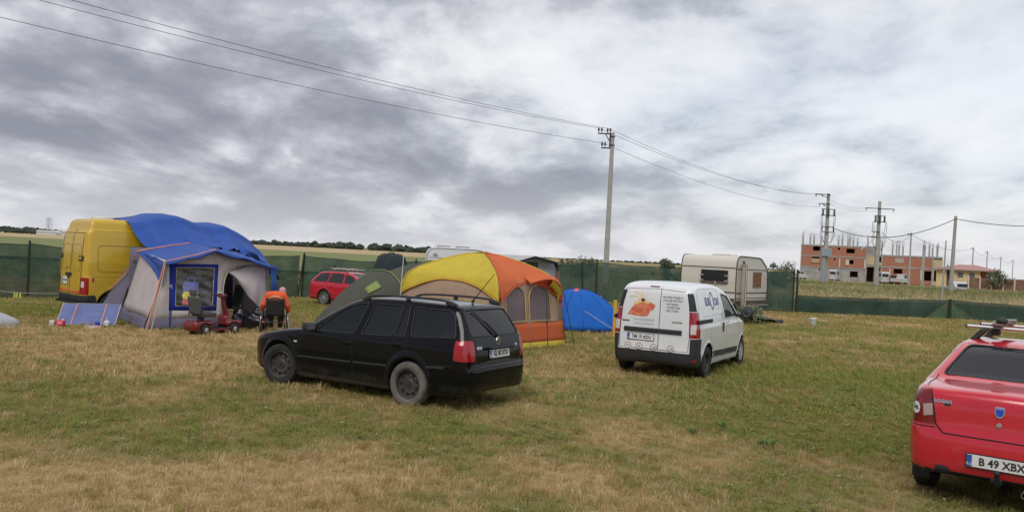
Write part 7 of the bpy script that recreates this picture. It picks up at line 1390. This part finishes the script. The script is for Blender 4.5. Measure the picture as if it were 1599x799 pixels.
# ------------------------------------------------------------------ beige caravan
MCAR = M('caravan_cream', (.66, .63, .56), .45, var=.10, scale=1.2, col2=(.60, .57, .50)); MCARL = M('caravan_white', (.64, .61, .55), .4, var=.06, scale=1.5); MCTRIM = M('caravan_trim', (.045, .04, .038), .6, var=.2); MCP = M('caravan_pink_band', (.42, .30, .24), .6, var=.15)
def caravan():
    o = dpx(1147, 480, 37.3); z0 = gz(o.x, 37.3); t = thing('caravan', 'beige caravan with open door and dark end window by the green fence', 'caravan', (o.x, 37.3, z0), R(53)); W_, L_ = 2.66, 3.9   # x along the side, y across the end
    prof = [(0, .42), (0, .9), (-.03, 1.5), (.0, 2.1), (.06, 2.36), (.20, 2.52), (.42, 2.57), (2.7, 2.55), (3.05, 2.49), (3.75, 2.12), (3.9, 1.85), (3.93, 1.0), (3.86, .42)]; prof = rpoly(prof, .10)
    MB().prism(prof, 0, W_, 'y').build('body', MCAR, t, bevel=.02)
    for y in (-.012, W_+.012): MB().tube([(x, y, z) for x, z in prof], .026, 6, closed=True).build('edge_trim', MCTRIM, t, smooth=True)
    # bands on the side and the end
    def sb(z, h, m, nm='trim_band', e=.006, x0=.02, x1=3.88): MB().box(((x0+x1)/2, -e, z), (x1-x0, .012, h)).build(nm, m, t)
    def eb(z, h, m, nm='trim_band', e=.03): MB().box((-e, W_/2, z), (.012, W_-.06, h)).build(nm, m, t)
    sb(1.98, .035, MCTRIM); sb(.90, .05, MCTRIM); sb(.50, .13, M('brown_band', (.10, .075, .055), .6, var=.15)); sb(.66, .03, MCTRIM); sb(.40, .10, MCP); eb(2.02, .035, MCTRIM, e=.012); eb(.92, .05, MCTRIM, e=.012); eb(.58, .16, MATS['brown_band'], e=.012)
    # end window (dark acrylic) with its stays
    MB().box((-.045, 1.02, 1.60), (.03, 1.30, .60)).build('end_window', glassmat('acrylic', (.02, .018, .018), .0, .08), t, bevel=.03); MB().box((-.062, 1.02, 1.34), (.02, 1.26, .10)).build('window_band', M('acrylic_edge', (.10, .095, .09), .3), t)
    for y in (.42, 1.62):
        for z in (1.42, 1.66): MB().box((-.075, y, z), (.02, .18, .05)).build('window_stay', MALU, t)
    MB().box((-.075, .95, 1.32), (.03, .06, .16)).build('window_stay', MALU, t)
    # door ajar, small side window
    MB().box((.98, -.004, 1.30), (.62, .012, 1.86)).build('doorway', MUNDER, t); d = MB().box((0, -.29, 1.26), (.04, .58, 1.90)).build('door', MCARL, t, bevel=.03); d.location = (.66, 0, 0); d.rotation_euler = (0, 0, R(-48)); MB().tube([(-.03, -.02, 2.18), (-.03, -.56, 2.18), (-.03, -.57, .34), (-.03, -.02, .34)], .014, 5, closed=True).build('door_seal', MCTRIM, d)
    for z in (.65, 1.30, 1.85): MB().box((-.05, -.02, z), (.05, .05, .12)).build('hinge', MALU, d)
    MB().box((.80, -.02, 2.30), (.12, .06, .12)).build('awning_light', MCTRIM, t); w = MB().box((2.55, -.015, 1.52), (.95, .03, .66)).build('side_window', M('amber_curtain', (.23, .11, .05), .15, var=.25, scale=4), t, bevel=.04); MB().tube([(2.05, -.02, 1.17), (3.05, -.02, 1.17), (3.05, -.02, 1.87), (2.05, -.02, 1.87)], .025, 6, closed=True).build('window_frame', M('window_rubber', (.20, .17, .14), .7), w)
    for x, y in ((.9, .7), (2.2, .9)): MB().box((x, y+.4, 2.61), (.6, .7, .09)).build('roof_light', MCARL, t, bevel=.03)
    MB().box((2.0, 1.2, .33), (3.4, 1.9, .16)).build('chassis', MUNDER, t)
    for y in (.16, W_-.16): wh = MB().lathe([(.13, -.08), (.30, -.09), (.32, -.05), (.32, .05), (.30, .09), (.13, .08)], 28, 'y', c=(1.95, y, .32)).build('tyre', MTYRE, t, smooth=40); MB().lathe([(.14, -.07), (.05, -.09), (0, -.09)], 18, 'y', c=(1.95, y, .32)).build('rim', MALU, wh, smooth=40)
    MB().tube([(3.8, 1.0, .40), (5.0, W_/2, .42)], .03, 6).tube([(3.8, 1.5, .40), (5.0, W_/2, .42)], .03, 6).build('drawbar', MGALV, t); MB().tube([(4.9, W_/2, .42), (4.9, W_/2, .02)], .025, 6).build('jockey_leg', MGALV, t)
    for y in (.2, W_-.2):
        for x in (.15, 3.6): MB().tube([(x, y, .42), (x+.12, y, 0)], .022, 6).build('corner_steady', MGALV, t)
    for x in (.4, ): MB().tube([(.0, -.1, .30), (3.9, -.1, .32)], .02, 6).build('step_rail', MALU, t)
caravan()
# ------------------------------------------------------------------ white caravan and its awning behind the cabin tent
def white_caravan():
    a = dpx(667, 400, 36); b = dpx(770, 400, 36); z0 = gz(-2, 36); t = thing('caravan', 'white caravan showing its roof and two roof lights behind the cabin tent', 'caravan', (a.x, 36, z0), R(8)); L_ = 3.3; H = dpx(690, 387, 36).z-z0
    prof = rpoly([(0, .4), (0, H-.25), (.12, H-.04), (.4, H), (L_-1.2, H), (L_-.5, H-.12), (L_, H-.75), (L_+.05, .4)], .12); MB().prism(prof, 0, 2.1, 'y').build('body', M('white_gelcoat', (.70, .70, .70), .4, var=.05, scale=1), t, bevel=.05)
    MB().tube([(x, -.012, z) for x, z in prof], .02, 6, closed=True).build('edge_trim', MALU, t, smooth=True); MB().box((1.6, -.006, H-.42), (3.0, .012, .03)).build('trim_band', M('grey_band', (.35, .36, .38), .6), t)
    for x in (.75, 1.6): MB().box((x, .8, H+.03), (.5, .6, .06)).build('roof_light', MALU, t, bevel=.02); MB().box((x-.02, .8, H+.09), (.62, .6, .03)).build('roof_light_lid', M('smoked_lid', (.10, .10, .11), .4), t, bevel=.01)
    MB().box((1.5, -.02, 1.45), (1.0, .03, .55)).build('side_window', MATS['acrylic'], t, bevel=.03); MB().box((.35, -.02, H-.30), (.18, .02, .10)).build('wall_vent', MGALV, t)
    for y in (.2, 1.9): MB().lathe([(.0, -.08), (.28, -.08), (.30, -.05), (.30, .05), (.28, .08), (0, .08)], 24, 'y', c=(1.6, y, .30)).build('tyre', MTYRE, t, smooth=40)
    MB().box((1.6, 1.05, .36), (2.9, 1.7, .10)).build('chassis', MUNDER, t)
white_caravan()
def grey_awning():
    y = 32.5; a = dpx(812, 407, y); pk = dpx(836, 399.5, y); b = dpx(869, 409, y); z0 = gz(1.3, y); t = thing('awning_tent', 'pale grey gabled awning with black edging right of the cabin tent', 'tent', (0, 0, 0)); mc = cloth('pale_grey_canvas', (.40, .41, .42), .25); mr = cloth('white_canvas_roof', (.66, .66, .67), .35); mk = cloth('black_edging', (.02, .022, .025), .05); back = Vector((-1.35, 2.3, -.02))
    L2 = Vector((a.x-.35, y, a.z-.1)); fill('gable_wall', [(L2.x, z0), (b.x-.12, z0), (b.x-.02, b.z-.05), (pk.x, pk.z-.03), (L2.x, L2.z)], [[(pk.x-.32, 1.45), (pk.x+.12, 1.45), (pk.x+.12, 1.95), (pk.x-.32, 1.95)]], lambda x, z: Vector((x, y, z)), mc, t); fill('gable_window', [(pk.x-.32, 1.45), (pk.x+.12, 1.45), (pk.x+.12, 1.95), (pk.x-.32, 1.95)], [], lambda x, z: Vector((x, y+.02, z)), MATS['acrylic_edge'], t)
    fr = Vector((0, -.35, 0)); P0, P1, P2 = L2+fr, pk+fr, b+fr+Vector((.05, 0, 0))
    sheet_grid('roof_left', lambda u, v: P0.lerp(P1, u)+back*v*1.1+Vector((0, 0, -.04*math.sin(math.pi*u))), 8, 6, mr, t); sheet_grid('roof_right', lambda u, v: P1.lerp(P2, u)+back*v*1.1+Vector((0, 0, -.04*math.sin(math.pi*u))), 8, 6, mr, t)
    sheet_grid('valance', lambda u, v: (P0.lerp(P1, u*2) if u < .5 else P1.lerp(P2, u*2-1))+Vector((0, -.01, -(.06+.06*u)*v)), 21, 3, mk, t); sheet_grid('side_flap', lambda u, v: P2+Vector((-.16*u*(1-v)*1.3, .1*u, -.42*v)), 5, 6, mk, t)
    sheet_grid('side_wall', lambda u, v: Vector((b.x-.04, y, 0))+back*u+Vector((0, 0, z0+(b.z-.1-z0)*v)), 6, 6, mc, t); MB().tube([P2+Vector((.02, .0, -.35)), (b.x+.28, y-.3, z0)], .03, 6).build('leaning_pole', M('red_brown_pole', (.26, .09, .06), .6), t); MB().box((b.x-.02, y-.25, z0+1.05), (.35, .25, .03)).build('shelf', MCARL, t)
grey_awning()
# ------------------------------------------------------------------ odds and ends
def black_sheet():
    p = gpx(1193, 504); t = thing('plastic_sheet', 'crumpled black plastic sheet lying on the ground by the beige caravan', 'sheet', p, R(35)); r = random.Random(4)
    sheet_grid('sheet', lambda u, v: Vector(((u-.5)*1.5, (v-.5)*.75+.2*math.sin(u*3), .03+.22*(1-u)**1.5+.09*abs(math.sin(u*7+v*5))*abs(math.sin(v*6+1))+.05*math.sin(v*11)*u)), 22, 14, M('black_sheeting', (.016, .017, .019), .28, var=.3, bump=.3, bscale=10), t, .004); MB().box((.82, -.2, .05), (.16, .10, .08), rz=.4).build('white_scrap', MCARL, t, bevel=.02); MB().box((-.55, .2, .22), (.5, .05, .04), rz=.6).build('batten', MALU, t)
black_sheet()
p = gpx(1269.5, 508); q = thing('bucket', 'white plastic bucket alone on the grass before the low net', 'bucket', p); MB().lathe([(0, 0), (.095, 0), (.125, .27), (.118, .27), (.09, .01)], 20).build('bucket_wall', M('pale_bucket', (.46, .47, .46), .5, var=.1), q, smooth=40); MB().lathe([(0, .30), (.12, .285), (.135, .27), (.12, .25)], 20).build('lid', M('white_plastic', (.68, .68, .67), .5), q, smooth=40)
p = dpx(960.5, 480, 23.5); z1 = dpx(960.5, 470, 23.5).z; q = thing('yellow_post', 'short yellow post standing between the blue dome tent and the white van', 'post', (p.x, 23.5, gz(p.x, 23.5))); MB().box((0, 0, z1/2), (.09, .09, z1)).build('post_shaft', M('post_yellow', (.62, .36, .05), .6, var=.12), q, bevel=.015); MB().box((-.005, 0, z1+.01), (.10, .10, .03)).build('post_cap', M('post_cap_yellow', (.66, .42, .08), .6), q, bevel=.01)
# clothes line with yellow pegs at the fence
cl = thing('marker_line', 'thin cord with three yellow tags hanging low before the fence at the left edge', 'cord', (0, 0, 0)); a = gpx(-30, 474); b = gpx(95, 476); za = dpx(0, 459.5, a.y).z; A_ = Vector((a.x, a.y, a.z+.45)); B_ = Vector((b.x, b.y, b.z+.38))
MB().tube([A_.lerp(B_, k/12)-Vector((0, 0, .05*math.sin(math.pi*k/12))) for k in range(13)], .006, 4).build('cord', MGUY, cl)
for k in (.40, .43, .47): c_ = A_.lerp(B_, k)-Vector((0, 0, .05*math.sin(math.pi*k)+.085)); MB().box(c_, (.045, .012, .17), rz=.4).build('yellow_tag', M('tag_yellow', (.66, .62, .12), .5), cl)
for e in (A_, B_): MB().tube([(e.x, e.y, gz(e.x, e.y)-.05), (e.x, e.y, e.z+.03)], .012, 5).build('stake', MGALV, cl)
# grey-white tent corner at the left edge
def left_tent():
    p = gpx(-33, 514); g = gpx(23, 512); t = thing('shelter_tent', 'white and grey tent corner cut off by the left edge', 'tent', (p.x, p.y, 0), 0); w = cloth('shelter_white', (.62, .63, .64), .25); w2 = cloth('shelter_grey', (.22, .23, .25), .1); H = .80
    sheet_grid('flysheet', lambda u, v: Vector((.12-1.9*u+.10*math.sin(v*3)*v*(1-u), .10+.25*u+1.2*v*0, H*(u**.55)*.62)) if False else Vector((.16-1.6*u, -.15+1.5*v-.25*math.sin(math.pi*u), H*(u**.6)*(.55+.45*math.sin(math.pi*(.15+.7*v))))), 18, 12, w, t)
    sheet_grid('front_wall', lambda u, v: Vector((.16-1.6*u, -.17-.25*math.sin(math.pi*u)-.10*(1-v), H*(u**.6)*.75*v)), 18, 6, w2, t); sheet_grid('wall_strip', lambda u, v: Vector((.13-1.6*u, -.20-.25*math.sin(math.pi*u)-.10*(.75-.25*v), H*(u**.6)*.75*(.25+.25*v))), 18, 3, w, t)
    MB().tube([(.14, -.15, .03), (g.x-p.x+.0, g.y-p.y, .03)], .012, 5).build('guy_line', MGUY, t); MB().tube([(g.x-p.x, g.y-p.y, -.05), (g.x-p.x+.03, g.y-p.y, .09)], .012, 5).build('peg', MGALV, t)
left_tent()
# weeds at the caravan and single tufts
MW = M('weed_leaves', (.14, .17, .085), .7, var=.35, scale=6)
q = gpx(1163, 505); bush('weed_clump', 'tall grey-green weed clump in front of the beige caravan door', q, .62, .95, 1400, 21, MW, ls=.05)
for i, (px, py, lb) in enumerate([(1199, 697, 'bright green grass tuft at the middle right of the field, largest of three'), (1125, 668, 'small green tuft left of the largest tuft'), (1081, 677, 'leafy tuft farthest left of the three green tufts')]):
    p = gpx(px, py); r = random.Random(50+i); m = MB(); t = thing('grass_tuft', lb, 'tuft', p, 0, 'green tufts in the dry grass')
    for k in range([70, 36, 36][i]):
        a = r.uniform(0, 6.28); d = [.10, .05, .06][i]*math.sqrt(r.random()); l = r.uniform(.06, .12); w = .005; le = r.uniform(.2, .9); c, s = math.cos(a), math.sin(a); bx2, by2 = d*c, d*s; m.add([(bx2-s*w, by2+c*w, 0), (bx2+s*w, by2-c*w, 0), (bx2+c*le*l*.5+s*w, by2+s*le*l*.5-c*w, l*.7), (bx2+c*le*l*.5-s*w, by2+s*le*l*.5+c*w, l*.7), (bx2+c*le*l*1.3, by2+s*le*l*1.3, l*.95)], [(0, 1, 2, 3), (3, 2, 4)])
    m.build('blades', M('tuft_green', (.10, .19, .045), .6, var=.2), t, fix=False)
